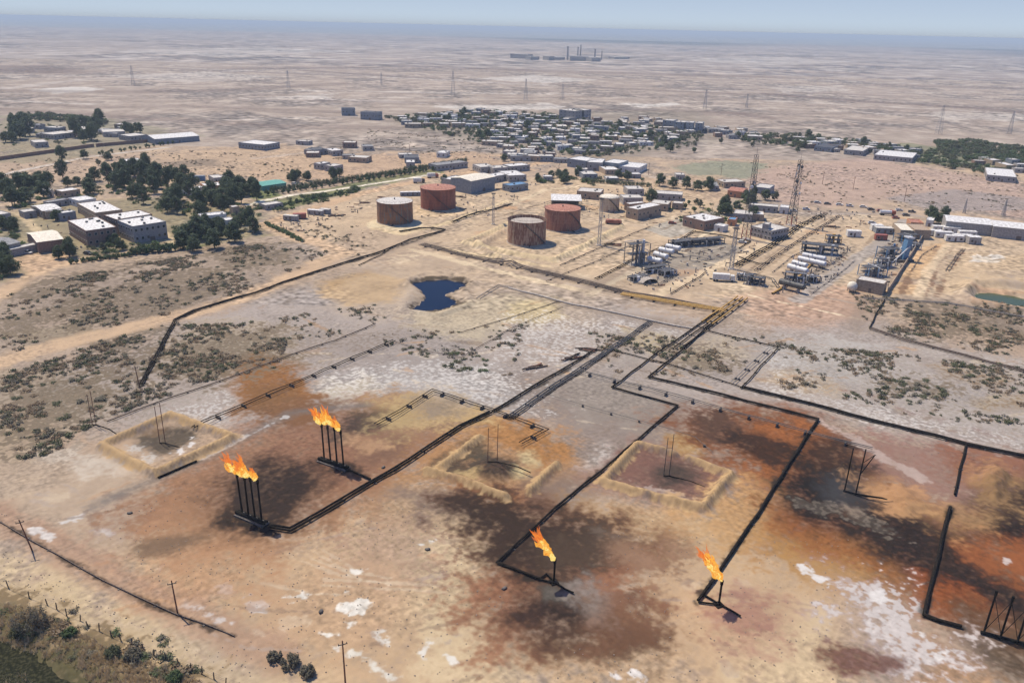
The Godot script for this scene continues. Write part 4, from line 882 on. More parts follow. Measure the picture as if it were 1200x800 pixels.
	for s in [[Vector2(-43.1, -381.3), Vector2(-0.8, -349.9), Vector2(32.0, -323.8), Vector2(44.8, -309.6)], [Vector2(-4.0, -309.3), Vector2(32.2, -286.7), Vector2(50.9, -276.7), Vector2(65.9, -268.7)], [Vector2(-64.0, -356.0), Vector2(-37.1, -408.3), Vector2(-29.1, -422.6)], [Vector2(-38.8, -427.7), Vector2(-2.0, -486.6)], [Vector2(27.1, -306.1), Vector2(85.4, -394.9)], [Vector2(24.6, -232.3), Vector2(53.6, -277.8)], [Vector2(50.4, -240.9), Vector2(85.1, -292.5)], [Vector2(113.6, -312.6), Vector2(129.6, -351.1)], [Vector2(124.7, -273.5), Vector2(144.2, -309.3)], [Vector2(143.8, -309.3), Vector2(173.4, -309.3), Vector2(189.6, -277.8)]]:
		stroke(s, 4.0, srgb(150, 132, 118), 3, 2, 0.6)
	# near-black strips painted on the ground under the pipelines
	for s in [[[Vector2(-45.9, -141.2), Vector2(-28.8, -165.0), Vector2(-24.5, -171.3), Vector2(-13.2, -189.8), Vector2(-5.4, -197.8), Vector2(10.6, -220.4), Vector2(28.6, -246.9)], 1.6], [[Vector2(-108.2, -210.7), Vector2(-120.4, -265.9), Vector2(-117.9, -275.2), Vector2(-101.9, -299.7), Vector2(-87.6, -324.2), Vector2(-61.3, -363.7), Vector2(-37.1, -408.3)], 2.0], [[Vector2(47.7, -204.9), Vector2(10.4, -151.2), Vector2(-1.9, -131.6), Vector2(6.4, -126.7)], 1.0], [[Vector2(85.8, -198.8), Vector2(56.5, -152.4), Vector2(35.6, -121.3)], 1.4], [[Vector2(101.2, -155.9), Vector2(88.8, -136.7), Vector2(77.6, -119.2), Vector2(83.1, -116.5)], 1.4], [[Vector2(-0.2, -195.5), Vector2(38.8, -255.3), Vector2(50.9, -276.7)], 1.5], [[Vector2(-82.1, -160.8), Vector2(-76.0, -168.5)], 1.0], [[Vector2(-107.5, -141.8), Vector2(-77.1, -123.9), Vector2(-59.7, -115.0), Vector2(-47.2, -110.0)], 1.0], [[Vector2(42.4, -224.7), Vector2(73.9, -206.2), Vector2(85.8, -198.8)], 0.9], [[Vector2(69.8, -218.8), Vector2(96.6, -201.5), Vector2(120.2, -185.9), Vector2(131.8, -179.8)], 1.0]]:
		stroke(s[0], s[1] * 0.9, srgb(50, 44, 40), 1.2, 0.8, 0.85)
	for s in [[Vector2(-2.4, -427.4), Vector2(-25.0, -381.3), Vector2(-1.0, -364.5), Vector2(18.0, -354.4), Vector2(42.2, -396.0), Vector2(57.9, -425.4)], [Vector2(-72.8, -408.6), Vector2(-58.9, -398.8), Vector2(-38.4, -423.7), Vector2(-4.1, -486.4)], [Vector2(-42.7, -378.0), Vector2(-16.9, -361.6), Vector2(14.6, -345.7)]]:
		stroke(s, 4.5, srgb(222, 196, 158), 1.4, 1.5, 0.9)
	stroke([Vector2(-42.8, -319.2), Vector2(-36.9, -324.5), Vector2(-29.8, -326.3), Vector2(-22.3, -323.2), Vector2(-18.1, -318.7), Vector2(-21.1, -311.4), Vector2(-26.7, -303.2), Vector2(-22.2, -297.1), Vector2(-19.5, -292.1), Vector2(-23.5, -287.7), Vector2(-29.8, -282.4), Vector2(-35.5, -282.0), Vector2(-39.6, -286.6), Vector2(-36.3, -293.9), Vector2(-34.6, -300.4), Vector2(-37.2, -307.9), Vector2(-41.0, -313.4), Vector2(-42.8, -319.2)], 2.2, srgb(84, 72, 58), 1.2, 1.2, 0.9)
	for s in [[Vector2(198.5, -328.3), Vector2(216.0, -322.5), Vector2(222.2, -315.0)], [Vector2(187.7, -308.1), Vector2(199.7, -300.6), Vector2(208.6, -293.2)]]:
		stroke(s, 5, srgb(196, 160, 130), 2, 2, 0.9)
	# --- earth banks, heaps and pits
	berm([Vector2(-102.1, -174.4), Vector2(-83.3, -162.2), Vector2(-71.3, -180.4), Vector2(-91.9, -192.3)], 4.2, 1.7, true)
	berm([Vector2(-19.8, -166.6), Vector2(-10.2, -161.7), Vector2(-0.7, -155.5)], 3.6, 1.6)
	berm([Vector2(4.8, -157.9), Vector2(11.6, -170.5)], 3.6, 1.6)
	berm([Vector2(-16.7, -168.4), Vector2(-7.9, -183.9)], 3.2, 1.3)
	berm([Vector2(41.7, -176.9), Vector2(33.0, -181.8), Vector2(22.2, -163.1), Vector2(32.7, -157.6), Vector2(43.9, -153.2), Vector2(53.6, -167.6), Vector2(44.8, -175.3)], 3.6, 1.7)
	mound([Vector2(-93.9, -182.0), Vector2(-89.4, -186.0), Vector2(-82.7, -184.0), Vector2(-83.9, -175.3), Vector2(-87.6, -174.3)], -0.8, 4)
	mound([Vector2(-8.4, -168.7), Vector2(-4.6, -172.2), Vector2(0.7, -170.4), Vector2(-1.3, -165.1), Vector2(-6.2, -165.7)], 1.0, 5)
	mound([Vector2(88.7, -160.8), Vector2(93.4, -164.7), Vector2(95.1, -157.4), Vector2(89.8, -154.4)], 1.6, 6)
	mound([Vector2(114.9, -168.7), Vector2(120.7, -174.6), Vector2(121.3, -169.8), Vector2(114.4, -161.9)], 2.6, 6)
	mound([Vector2(81.6, -172.8), Vector2(84.7, -173.8), Vector2(82.5, -169.6), Vector2(79.9, -169.5)], 1.4, 4)
	mound([Vector2(20.5, -122.4), Vector2(23.2, -125.0), Vector2(25.5, -121.4), Vector2(24.8, -118.3)], 0.6, 4)
	for s in [[Vector2(-102.1, -174.4), Vector2(-83.3, -162.2), Vector2(-71.3, -180.4), Vector2(-91.9, -192.3), Vector2(-102.1, -174.4)], [Vector2(-19.8, -166.6), Vector2(-10.2, -161.7), Vector2(-0.7, -155.5)], [Vector2(4.8, -157.9), Vector2(11.6, -170.5)], [Vector2(-16.7, -168.4), Vector2(-7.9, -183.9)], [Vector2(41.7, -176.9), Vector2(33.0, -181.8), Vector2(22.2, -163.1), Vector2(32.7, -157.6), Vector2(43.9, -153.2), Vector2(53.6, -167.6), Vector2(44.8, -175.3)]]:
		stroke(s, 3.0, srgb(196, 162, 120), 1.2, 1.2, 0.9)
	# banks round the tanks and the ponds
	berm([Vector2(-0.8, -344.4), Vector2(-17.6, -375.5), Vector2(-5.8, -407.6), Vector2(18.0, -455.1)], 6, 2.2)
	berm([Vector2(-2.4, -427.4), Vector2(-25.0, -381.3), Vector2(-1.0, -364.5), Vector2(18.0, -354.4), Vector2(42.2, -396.0), Vector2(57.9, -425.4)], 5.5, 2.0)
	berm([Vector2(-76.6, -404.4), Vector2(-56.6, -388.5), Vector2(-33.8, -424.2), Vector2(-2.0, -486.6)], 4, 0.8)
	mound([Vector2(-43.5, -319.1), Vector2(-36.8, -323.3), Vector2(-29.7, -325.1), Vector2(-23.0, -323.2), Vector2(-18.8, -319.8), Vector2(-21.6, -312.6), Vector2(-27.1, -303.1), Vector2(-22.4, -296.0), Vector2(-20.2, -293.0), Vector2(-23.9, -288.7), Vector2(-29.9, -283.3), Vector2(-35.0, -283.0), Vector2(-39.0, -286.6), Vector2(-36.3, -293.9), Vector2(-34.3, -300.4), Vector2(-36.9, -308.0), Vector2(-40.6, -313.4)], -1.8, 3.0)
	berm([Vector2(-45.1, -320.2), Vector2(-37.7, -332.0), Vector2(-26.6, -331.7), Vector2(-16.4, -320.0), Vector2(-19.5, -308.2), Vector2(-16.8, -291.2), Vector2(-27.0, -276.9), Vector2(-41.9, -281.5), Vector2(-40.5, -295.7), Vector2(-40.5, -306.6)], 6, 1.0, true)
	mound([Vector2(195.8, -323.3), Vector2(203.6, -326.3), Vector2(213.9, -318.9), Vector2(220.7, -312.7), Vector2(213.8, -301.6), Vector2(203.5, -307.1), Vector2(191.0, -315.0)], -2.2, 4)
	berm([Vector2(231.2, -329.6), Vector2(214.8, -333.2), Vector2(200.7, -334.6), Vector2(188.3, -319.3), Vector2(186.7, -308.1), Vector2(198.4, -298.5), Vector2(208.6, -293.2)], 9, 2.0)
	mound([Vector2(-98.4, -111.9), Vector2(-90.5, -111.3), Vector2(-82.3, -107.4), Vector2(-74.1, -103.1), Vector2(-67.6, -98.7), Vector2(-63.7, -93.6), Vector2(-85.8, -92.9)], -1.6, 7)



func lin(r: float, g: float, b: float) -> Color:
	return Color(r, g, b).linear_to_srgb()


func plain(r: float, g: float, b: float, rough := 0.8, metal := 0.0) -> StandardMaterial3D:
	var m := StandardMaterial3D.new()
	m.albedo_color = lin(r, g, b)
	m.roughness = rough
	m.metallic = metal
	return m


func mottled(a: Color, b: Color, c: Color, scale: float, rough: float, at_seed: int, stretch := Vector3.ONE) -> StandardMaterial3D:   # weathered paint, concrete, rust: three tones in patches
	var t := NoiseTexture2D.new()
	t.width = 256; t.height = 256; t.seamless = true; t.normalize = true
	t.noise = noise(0.02, 5, at_seed)
	var g := Gradient.new()
	g.offsets = PackedFloat32Array([0.25, 0.5, 0.78])
	g.colors = PackedColorArray([a, b, c])
	t.color_ramp = g
	var m := StandardMaterial3D.new()
	m.albedo_texture = t
	m.uv1_triplanar = true
	m.uv1_world_triplanar = true
	m.uv1_scale = stretch * scale
	m.roughness = rough
	return m


func streaked(a: Color, b: Color, c: Color, d: Color, at_seed: int, fine := 0.03) -> StandardMaterial3D:      # rust and paint running down a tank wall; laid by the shell's own UVs
	var w := 512
	var h := 128
	var n := noise(fine, 4, at_seed)
	var n2 := noise(0.012, 3, at_seed + 1)
	var im := Image.create(w, h, false, Image.FORMAT_RGB8)
	for x in w:
		var f := TAU * x / w
		for y in h:
			var t := n.get_noise_3d(cos(f) * 160, sin(f) * 160, y * 0.16) * 1.5 + n2.get_noise_3d(cos(f) * 160, sin(f) * 160, y) * 0.8
			var k := clampf(t * 1.1 + 0.5, 0.0, 1.0) * 3.0
			var col := a.lerp(b, k) if k < 1.0 else b.lerp(c, k - 1.0) if k < 2.0 else c.lerp(d, k - 2.0)
			if y % 21 == 0: col = col.darkened(0.25)
			im.set_pixel(x, y, col)
	var m := StandardMaterial3D.new()
	m.albedo_texture = ImageTexture.create_from_image(im)
	m.roughness = 0.75
	return m


func make_materials() -> void:
	M.black_pipe = mottled(lin(0.007, 0.006, 0.005), lin(0.012, 0.010, 0.008), lin(0.028, 0.02, 0.015), 0.3, 0.85, 41)
	M.black_pipe.metallic_specular = 0.2
	M.brown_pipe = mottled(lin(0.05, 0.035, 0.025), lin(0.09, 0.06, 0.042), lin(0.16, 0.11, 0.08), 0.3, 0.75, 42)
	M.grey_pipe = mottled(lin(0.12, 0.11, 0.10), lin(0.2, 0.18, 0.16), lin(0.28, 0.25, 0.22), 0.3, 0.6, 43)
	M.yellow_pipe = mottled(lin(0.40, 0.22, 0.04), lin(0.52, 0.31, 0.06), lin(0.32, 0.18, 0.06), 0.2, 0.6, 44)
	M.soot_steel = mottled(lin(0.006, 0.006, 0.005), lin(0.011, 0.010, 0.009), lin(0.022, 0.018, 0.014), 0.4, 0.85, 45)
	M.soot_steel.metallic_specular = 0.2
	M.wood = mottled(lin(0.06, 0.045, 0.032), lin(0.10, 0.075, 0.055), lin(0.15, 0.12, 0.09), 0.6, 0.9, 46)
	M.rust_post = mottled(lin(0.10, 0.035, 0.02), lin(0.15, 0.06, 0.035), lin(0.2, 0.10, 0.06), 0.6, 0.85, 47)
	M.concrete = mottled(lin(0.28, 0.24, 0.20), lin(0.36, 0.31, 0.26), lin(0.44, 0.39, 0.33), 0.15, 0.9, 48)
	M.dark_concrete = mottled(lin(0.05, 0.045, 0.04), lin(0.09, 0.08, 0.07), lin(0.14, 0.12, 0.105), 0.25, 0.9, 49)
	M.white_roof = mottled(lin(0.42, 0.40, 0.37), lin(0.58, 0.56, 0.53), lin(0.70, 0.69, 0.66), 0.12, 0.7, 50)
	M.pale_roof = mottled(lin(0.36, 0.33, 0.29), lin(0.48, 0.45, 0.40), lin(0.57, 0.54, 0.49), 0.12, 0.8, 51)
	M.grey_roof = mottled(lin(0.14, 0.14, 0.14), lin(0.2, 0.2, 0.2), lin(0.27, 0.26, 0.25), 0.12, 0.8, 52)
	M.cream_roof = mottled(lin(0.52, 0.46, 0.36), lin(0.64, 0.58, 0.46), lin(0.70, 0.64, 0.52), 0.1, 0.7, 53)
	M.tan_wall = mottled(lin(0.26, 0.19, 0.13), lin(0.34, 0.25, 0.17), lin(0.40, 0.31, 0.22), 0.2, 0.9, 54)
	M.grey_wall = mottled(lin(0.22, 0.20, 0.19), lin(0.30, 0.28, 0.26), lin(0.37, 0.34, 0.31), 0.2, 0.9, 55)
	M.brick_wall = mottled(lin(0.17, 0.10, 0.075), lin(0.22, 0.135, 0.10), lin(0.28, 0.18, 0.13), 0.3, 0.9, 56)
	M.steel_clad = mottled(lin(0.15, 0.17, 0.19), lin(0.19, 0.21, 0.235), lin(0.24, 0.26, 0.28), 0.1, 0.55, 57)
	M.white_wall = mottled(lin(0.48, 0.46, 0.42), lin(0.58, 0.56, 0.52), lin(0.66, 0.64, 0.60), 0.2, 0.8, 58)
	M.orange_wall = mottled(lin(0.40, 0.17, 0.08), lin(0.48, 0.22, 0.11), lin(0.52, 0.28, 0.16), 0.3, 0.85, 59)
	M.blue_paint = mottled(lin(0.07, 0.16, 0.28), lin(0.10, 0.22, 0.36), lin(0.16, 0.28, 0.42), 0.3, 0.55, 60)
	M.green_paint = mottled(lin(0.05, 0.22, 0.17), lin(0.08, 0.30, 0.24), lin(0.13, 0.36, 0.29), 0.3, 0.6, 61)
	M.red_paint = mottled(lin(0.22, 0.05, 0.03), lin(0.30, 0.08, 0.05), lin(0.36, 0.13, 0.09), 0.3, 0.6, 62)
	M.silver = mottled(lin(0.40, 0.40, 0.40), lin(0.52, 0.52, 0.52), lin(0.62, 0.61, 0.60), 0.2, 0.45, 63)
	M.dark_steel = mottled(lin(0.035, 0.035, 0.035), lin(0.06, 0.06, 0.06), lin(0.10, 0.09, 0.085), 0.3, 0.6, 64)
	M.mast = plain(0.30, 0.29, 0.29, 0.6)
	M.mast_red = plain(0.42, 0.10, 0.06, 0.6)
	M.pane = plain(0.025, 0.03, 0.035, 0.15)
	M.frame = plain(0.42, 0.40, 0.37, 0.7)
	M.door = plain(0.14, 0.10, 0.08, 0.7)
	M.tyre = plain(0.02, 0.02, 0.02, 0.9)
	M.bark = mottled(lin(0.09, 0.065, 0.045), lin(0.13, 0.10, 0.07), lin(0.18, 0.14, 0.11), 0.8, 0.95, 65)
	M.twig = plain(0.13, 0.10, 0.075, 0.95)
	for e in [["leaf_dark", 0.072, 0.094, 0.048], ["leaf_green", 0.075, 0.105, 0.045], ["leaf_olive", 0.09, 0.096, 0.052], ["leaf_grey", 0.125, 0.112, 0.08], ["leaf_dry", 0.19, 0.14, 0.09], ["straw", 0.46, 0.36, 0.22], ["leaf_fresh", 0.07, 0.115, 0.035]]:
		var m := plain(e[1], e[2], e[3], 0.75)
		m.metallic_specular = 0.25
		m.backlight_enabled = true
		m.backlight = lin(e[1] * 0.5, e[2] * 0.5, e[3] * 0.5)
		M[e[0]] = m
	M.stone = mottled(lin(0.13, 0.105, 0.085), lin(0.20, 0.165, 0.135), lin(0.30, 0.25, 0.21), 0.8, 0.95, 66)
	M.oil = plain(0.004, 0.010, 0.027, 0.12)
	M.oil.metallic_specular = 0.22
	M.pond_green = plain(0.045, 0.068, 0.03, 0.2)
	M.pond_green.metallic_specular = 0.25
	M.swamp = mottled(lin(0.015, 0.016, 0.010), lin(0.024, 0.025, 0.014), lin(0.05, 0.048, 0.026), 0.25, 0.95, 67)
	M.swamp.metallic_specular = 0.12
	M.tank_orange = streaked(lin(0.17, 0.15, 0.13), lin(0.24, 0.11, 0.055), lin(0.29, 0.13, 0.05), lin(0.15, 0.08, 0.055), 71)
	M.tank_red = streaked(lin(0.20, 0.06, 0.035), lin(0.26, 0.08, 0.045), lin(0.29, 0.10, 0.055), lin(0.22, 0.08, 0.05), 72, 0.02)
	M.tank_streak = streaked(lin(0.38, 0.27, 0.18), lin(0.22, 0.10, 0.06), lin(0.17, 0.07, 0.045), lin(0.34, 0.22, 0.15), 73, 0.05)
	M.tank_brown = streaked(lin(0.30, 0.13, 0.08), lin(0.24, 0.095, 0.06), lin(0.32, 0.17, 0.11), lin(0.21, 0.08, 0.055), 74)
	M.tank_beige = streaked(lin(0.52, 0.40, 0.26), lin(0.58, 0.46, 0.31), lin(0.50, 0.38, 0.25), lin(0.36, 0.22, 0.15), 75)
	M.rust_roof = mottled(lin(0.24, 0.085, 0.05), lin(0.33, 0.13, 0.08), lin(0.42, 0.22, 0.15), 0.1, 0.8, 76)
	for i in 3:
		var t := NoiseTexture2D.new()
		t.width = 128; t.height = 128; t.seamless = true; t.normalize = true
		t.noise = noise(0.03, 3, 81 + i)
		var g := Gradient.new()
		g.offsets = PackedFloat32Array([0.15, 0.4, 0.6, 0.85])
		g.colors = PackedColorArray([[srgb(255, 184, 60), srgb(255, 210, 96), srgb(255, 232, 150), srgb(255, 222, 124)], [srgb(246, 136, 44), srgb(255, 168, 58), srgb(255, 196, 88), srgb(252, 152, 50)], [srgb(222, 96, 44), srgb(242, 122, 48), srgb(252, 150, 62), srgb(232, 106, 46)]][i])
		t.color_ramp = g
		var m := StandardMaterial3D.new()
		m.albedo_color = Color.BLACK
		m.metallic_specular = 0.0
		m.roughness = 1.0
		m.emission_enabled = true
		m.emission_operator = BaseMaterial3D.EMISSION_OP_MULTIPLY
		m.emission = Color.WHITE
		m.emission_texture = t
		m.emission_energy_multiplier = 0.85
		m.uv1_scale = Vector3(1, 1, 1)
		if i > 0:
			m.transparency = BaseMaterial3D.TRANSPARENCY_ALPHA
			m.albedo_color.a = [1.0, 0.68, 0.38][i]
		M["fire_%d" % i] = m



# ---------- pipelines

func trail(pts: Array, lift: float, off := 0.0, every := 6.0, wobble := 0.2) -> PackedVector3Array:   # a line over the ground, shifted sideways by off
	var out := PackedVector3Array()
	for i in pts.size():
		var p: Vector2 = pts[i]
		var d0: Vector2 = (p - pts[i - 1]).normalized() if i > 0 else (pts[1] - p).normalized()
		var d1: Vector2 = (pts[i + 1] - p).normalized() if i < pts.size() - 1 else d0
		var d := (d0 + d1).normalized()
		var side := Vector2(-d.y, d.x) / maxf(0.5, d.dot(d0))
		var here := p + side * off
		out.append(on(here, lift))
		if i < pts.size() - 1:
			var q: Vector2 = pts[i + 1]
			var s1 := Vector2(-d1.y, d1.x)
			var n := int(p.distance_to(q) / every)
			for k in range(1, n):
				var m := p.lerp(q, float(k) / n) + s1 * (off + rng.randf_range(-wobble, wobble))
				out.append(on(m, lift + rng.randf_range(-0.04, 0.04)))
	return out


func pipeline(called: String, label: String, pts: Array, radius: float, lift: float, mat: Material, lanes := 1, gap := 0.9, every := 10.0, group := "") -> Node3D:
	var home := on(pts[0])
	var t := thing(called, label, "pipeline", home, 0.0, group)
	for l in lanes:
		var line := trail(pts, lift, (l - (lanes - 1) * 0.5) * gap)
		for i in line.size():
			line[i] -= home
		part(t, "pipe", Geo.new().sweep(line, radius * 0.85, 6), mat)
	if every > 0.0:
		var width := (lanes - 1) * gap + radius * 2.0 + 0.5
		var block: Mesh = Geo.new().at(0, -0.35, 0, width, 0.35 + maxf(0.1, lift - radius), 0.35).mesh()
		var n := 0
		for i in pts.size() - 1:
			var a: Vector2 = pts[i]
			var b: Vector2 = pts[i + 1]
			var k := int(a.distance_to(b) / every)
			for j in k:
				n += 1
				if n > 60: break
				var s := part(t, "support", block, M.dark_concrete)
				s.position = on(a.lerp(b, (j + 0.5) / k)) - home
				s.rotation.y = atan2(-(b - a).y, (b - a).x) + PI / 2
	return t


# ---------- flares

func tongue(g: Geo, from: Vector3, lean: Vector3, long: float, r: float) -> void:    # one ragged lick of flame
	var k := 9
	var m := 12
	var last := []
	var side := lean.cross(Vector3.BACK).normalized()
	var out := side.cross(lean).normalized()
	var ph := rng.randf() * TAU
	for i in m + 1:
		var t := float(i) / m
		var c := from + lean * long * t + side * sin(t * 5.0 + ph) * r * 0.55 * t + out * cos(t * 6.0 + ph) * r * 0.4 * t
		var rad := r * (pow(sin(PI * clampf(0.06 + t * 0.94, 0, 1)), 0.7) * (1.15 - 0.9 * t) * (1.0 + 0.35 * sin(t * 11.0 + ph)) + 0.02)
		var ring := []
		for j in k + 1:
			var f := TAU * (j % k) / k
			var w := rad * (1.0 + 0.5 * sin(f * 2.0 + t * 9.0 + ph) * t + rng.randf_range(-0.16, 0.16))
			ring.append(c + (side * cos(f) + out * sin(f)) * w + lean * rng.randf_range(-0.12, 0.2) * r)
		ring[k] = ring[0]
		if i > 0:
			for j in k:
				var s := g.v.size()
				g.quad(last[j], ring[j], ring[j + 1], last[j + 1])
				for q in 6:
					g.uv[s + q] = Vector2(j + [0, 0, 1, 0, 1, 1][q], (i - 1 + [0, 1, 1, 0, 1, 0][q]) * 0.9) * 0.11 + Vector2(ph, ph)
		last = ring


func flame(stack: Node3D, tips: Array, lean: Vector3, long: float, r: float) -> void:
	var outer := Geo.new()
	var mid := Geo.new()
	var core := Geo.new()
	var middle := Vector3.ZERO
	for tip: Vector3 in tips:
		middle += tip / tips.size()
		var reach := long
		if tips.size() > 3:
			long = reach * [1.0, 0.7, 1.12, 0.62][tips.find(tip)]
		for i in 6:
			var d := (lean + Vector3(rng.randf_range(-0.5, 0.35), rng.randf_range(-0.2, 0.3), rng.randf_range(-0.4, 0.4))).normalized()
			tongue(outer, tip + lean * rng.randf_range(0.25, 0.55) * long, d, long * rng.randf_range(0.38, 0.62), r * rng.randf_range(0.32, 0.62))
		for i in 4:
			var d := (lean + Vector3(rng.randf_range(-0.4, 0.3), rng.randf_range(-0.2, 0.2), rng.randf_range(-0.35, 0.35))).normalized()
			tongue(mid, tip + lean * rng.randf_range(0.0, 0.25) * long, d, long * rng.randf_range(0.4, 0.75), r * rng.randf_range(0.6, 0.95))
		for i in 2:
			tongue(core, tip + lean * rng.randf_range(-0.02, 0.2) * long + Vector3(0, 0, 0.35 * r), (lean + Vector3(rng.randf_range(-0.15, 0.15), 0, 0.12)).normalized(), long * rng.randf_range(0.35, 0.55), r * rng.randf_range(0.5, 0.75))
		long = reach
	var f := part(stack, "flame", mid, M.fire_1)
	part(f, "flame_core", core, M.fire_0)
	part(f, "flame_tip", outer, M.fire_2)
	var light := OmniLight3D.new()
	light.light_color = Color(1.0, 0.62, 0.25)
	light.light_energy = 10.0
	light.omni_range = 60.0
	light.omni_attenuation = 2.0
	light.light_size = r
	light.shadow_enabled = true
	light.position = middle + lean * long * 0.5 + Vector3(0, 0, r * 2.2)
	stack.add_child(light)


func four_flare(label: String, a: Vector2, b: Vector2, tall: float, lean: Vector3, long: float) -> void:   # four risers on one header beam
	var home := on((a + b) * 0.5)
	var turn := atan2(-(b - a).y, (b - a).x)
	var t := thing("flare_stack", label, "gas flare", home, turn, "")
	var w := a.distance_to(b)
	var tips := []
	part(t, "foundation", Geo.new().at(0, -0.4, 0, w + 1.6, 0.8, 2.2), M.dark_concrete)
	part(t, "header_pipe", Geo.new().tube(Vector3(-w / 2 - 0.8, 0.75, 0.3), Vector3(w / 2 + 0.8, 0.75, 0.3), 0.42, -1, 10), M.soot_steel)
	part(t, "header_pipe", Geo.new().tube(Vector3(-w / 2 - 0.8, 0.65, -0.5), Vector3(w / 2 + 0.8, 0.65, -0.5), 0.3, -1, 10), M.soot_steel)
	for i in 4:
		var x := (i - 1.5) * w * 0.28 + 0.2
		var top := Vector3(x - 0.1 + rng.randf_range(-0.12, 0.12), tall + rng.randf_range(-0.2, 0.2), rng.randf_range(-0.1, 0.1))
		var riser := part(t, "riser", Geo.new().tube(Vector3(x, 0.7, 0), top, 0.21, 0.19, 8), M.soot_steel)
		part(riser, "burner_tip", Geo.new().tube(top - Vector3(0, 0.9, 0), top + Vector3(0, 0.05, 0), 0.29, 0.29, 8), M.soot_steel)
		part(riser, "base_collar", Geo.new().at(x, 0.4, 0, 0.9, 0.5, 0.9), M.dark_concrete)
		tips.append(top)
	flame(t, tips, (Basis(Vector3.UP, -turn) * lean).normalized(), long, 0.85)


func small_flare(label: String, p: Vector2, tall: float, feed: Array, lean: Vector3, long: float) -> void:    # a single burner pipe with its bent feed lines
	var home := on(p)
	var t := thing("burner_stack", label, "gas flare", home)
	part(t, "riser", Geo.new().tube(Vector3(0, -0.3, 0), Vector3(0, tall, 0), 0.2, 0.2, 10), M.soot_steel)
	part(t, "burner_tip", Geo.new().tube(Vector3(0, tall - 0.8, 0), Vector3(0, tall + 0.1, 0), 0.28, 0.3, 10), M.soot_steel)
	part(t, "foot_plate", Geo.new().at(0, -0.3, 0, 1.6, 0.5, 1.6, 0.4), M.soot_steel)
	for f in feed:
		var line := trail(f, 0.35, 0.0, 4.0, 0.15)
		for i in line.size():
			line[i] -= home
		part(t, "feed_pipe", Geo.new().sweep(line, 0.19, 7), M.soot_steel)
	flame(t, [Vector3(0, tall, 0), Vector3(0, tall, 0) + lean * long * 0.16, Vector3(0, tall, 0) + lean * long * 0.3], lean, long * 0.78, 0.78)


# ---------- masts and poles

func lattice(t: Node3D, base: float, top: float, tall: float, bays: int, r: float, mat: Material, foot: Material = null) -> void:
	var c := func(s: Vector2, k: float) -> Vector3:
		var w := lerpf(base, top, k) * 0.5
		return Vector3(s.x * w, k * tall, s.y * w)
	var corners := [Vector2(-1, -1), Vector2(1, -1), Vector2(1, 1), Vector2(-1, 1)]
	for s in corners:
		part(t, "leg", Geo.new().tube(c.call(s, 0.0), c.call(s, 1.0), r, r * 0.8, 5, false), mat)
		if foot:
			part(t, "painted_leg", Geo.new().tube(c.call(s, 0.0) , c.call(s, 0.14), r * 1.6, r * 1.6, 5), foot)
	var g := Geo.new()
	for b in bays:
		var k0 := float(b) / bays
		var k1 := float(b + 1) / bays
		for i in 4:
			var p: Vector2 = corners[i]
			var q: Vector2 = corners[(i + 1) % 4]
			g.tube(c.call(p, k0), c.call(q, k1), r * 0.55, -1, 4, false)
			g.tube(c.call(q, k0), c.call(p, k1), r * 0.55, -1, 4, false)
			g.tube(c.call(p, k1), c.call(q, k1), r * 0.55, -1, 4, false)
	part(t, "bracing", g, mat)


func light_mast(label: String, p: Vector2, tall: float, wide := 1.3) -> void:
	var t := thing("lattice_mast", label, "mast", on(p))
	lattice(t, wide, wide * 0.8, tall, int(tall / 2.2), 0.10, M.mast)
	part(t, "lamp_platform", Geo.new().at(0, tall, 0, wide * 1.7, 0.15, wide * 1.7), M.dark_steel)
	for i in 4:
		part(t, "floodlight", Geo.new().at((i - 1.5) * 0.6, tall + 0.15, 0.5, 0.4, 0.55, 0.35), M.dark_steel)
	part(t, "footing", Geo.new().at(0, -0.4, 0, wide * 1.8, 0.6, wide * 1.8), M.concrete)


func comms_tower(label: String, p: Vector2, tall: float, base: float, dishes: int) -> void:
	var t := thing("lattice_tower", label, "tower", on(p), 0.5)
	lattice(t, base, base * 0.45, tall, 12, 0.13, M.dark_steel, M.mast_red)
	for i in dishes:
		var y := tall * rng.randf_range(0.45, 0.92)
		var f := rng.randf() * TAU
		var w := lerpf(base, base * 0.45, y / tall) * 0.62
		var c := Vector3(cos(f) * w, y, sin(f) * w)
		if i % 3 == 2:
			part(t, "panel_antenna", Geo.new().at(c.x, c.y, c.z, 0.5, 2.4, 0.35, f), M.silver)
		else:
			part(t, "dish", Geo.new().tube(c, c + Vector3(cos(f), 0, sin(f)) * 0.7, 0.9, 0.75, 10), M.silver if i % 2 else M.dark_steel)
	part(t, "tip_rod", Geo.new().tube(Vector3(0, tall, 0), Vector3(0, tall + 4, 0), 0.08, 0.04, 5), M.dark_steel)
	part(t, "footing", Geo.new().at(0, -0.4, 0, base * 1.5, 0.6, base * 1.5), M.concrete)


func pylon(label: String, p: Vector2, tall: float, turn: float) -> void:
	var t := thing("power_pylon", label, "pylon", on(p), turn, "power pylons across the plain")
	lattice(t, tall * 0.17, tall * 0.035, tall, 8, 0.11, M.mast)
	for y in [0.72, 0.84, 0.95]:
		part(t, "cross_arm", Geo.new().tube(Vector3(-tall * 0.13, tall * y, 0), Vector3(tall * 0.13, tall * y, 0), 0.14, 0.14, 4), M.mast)


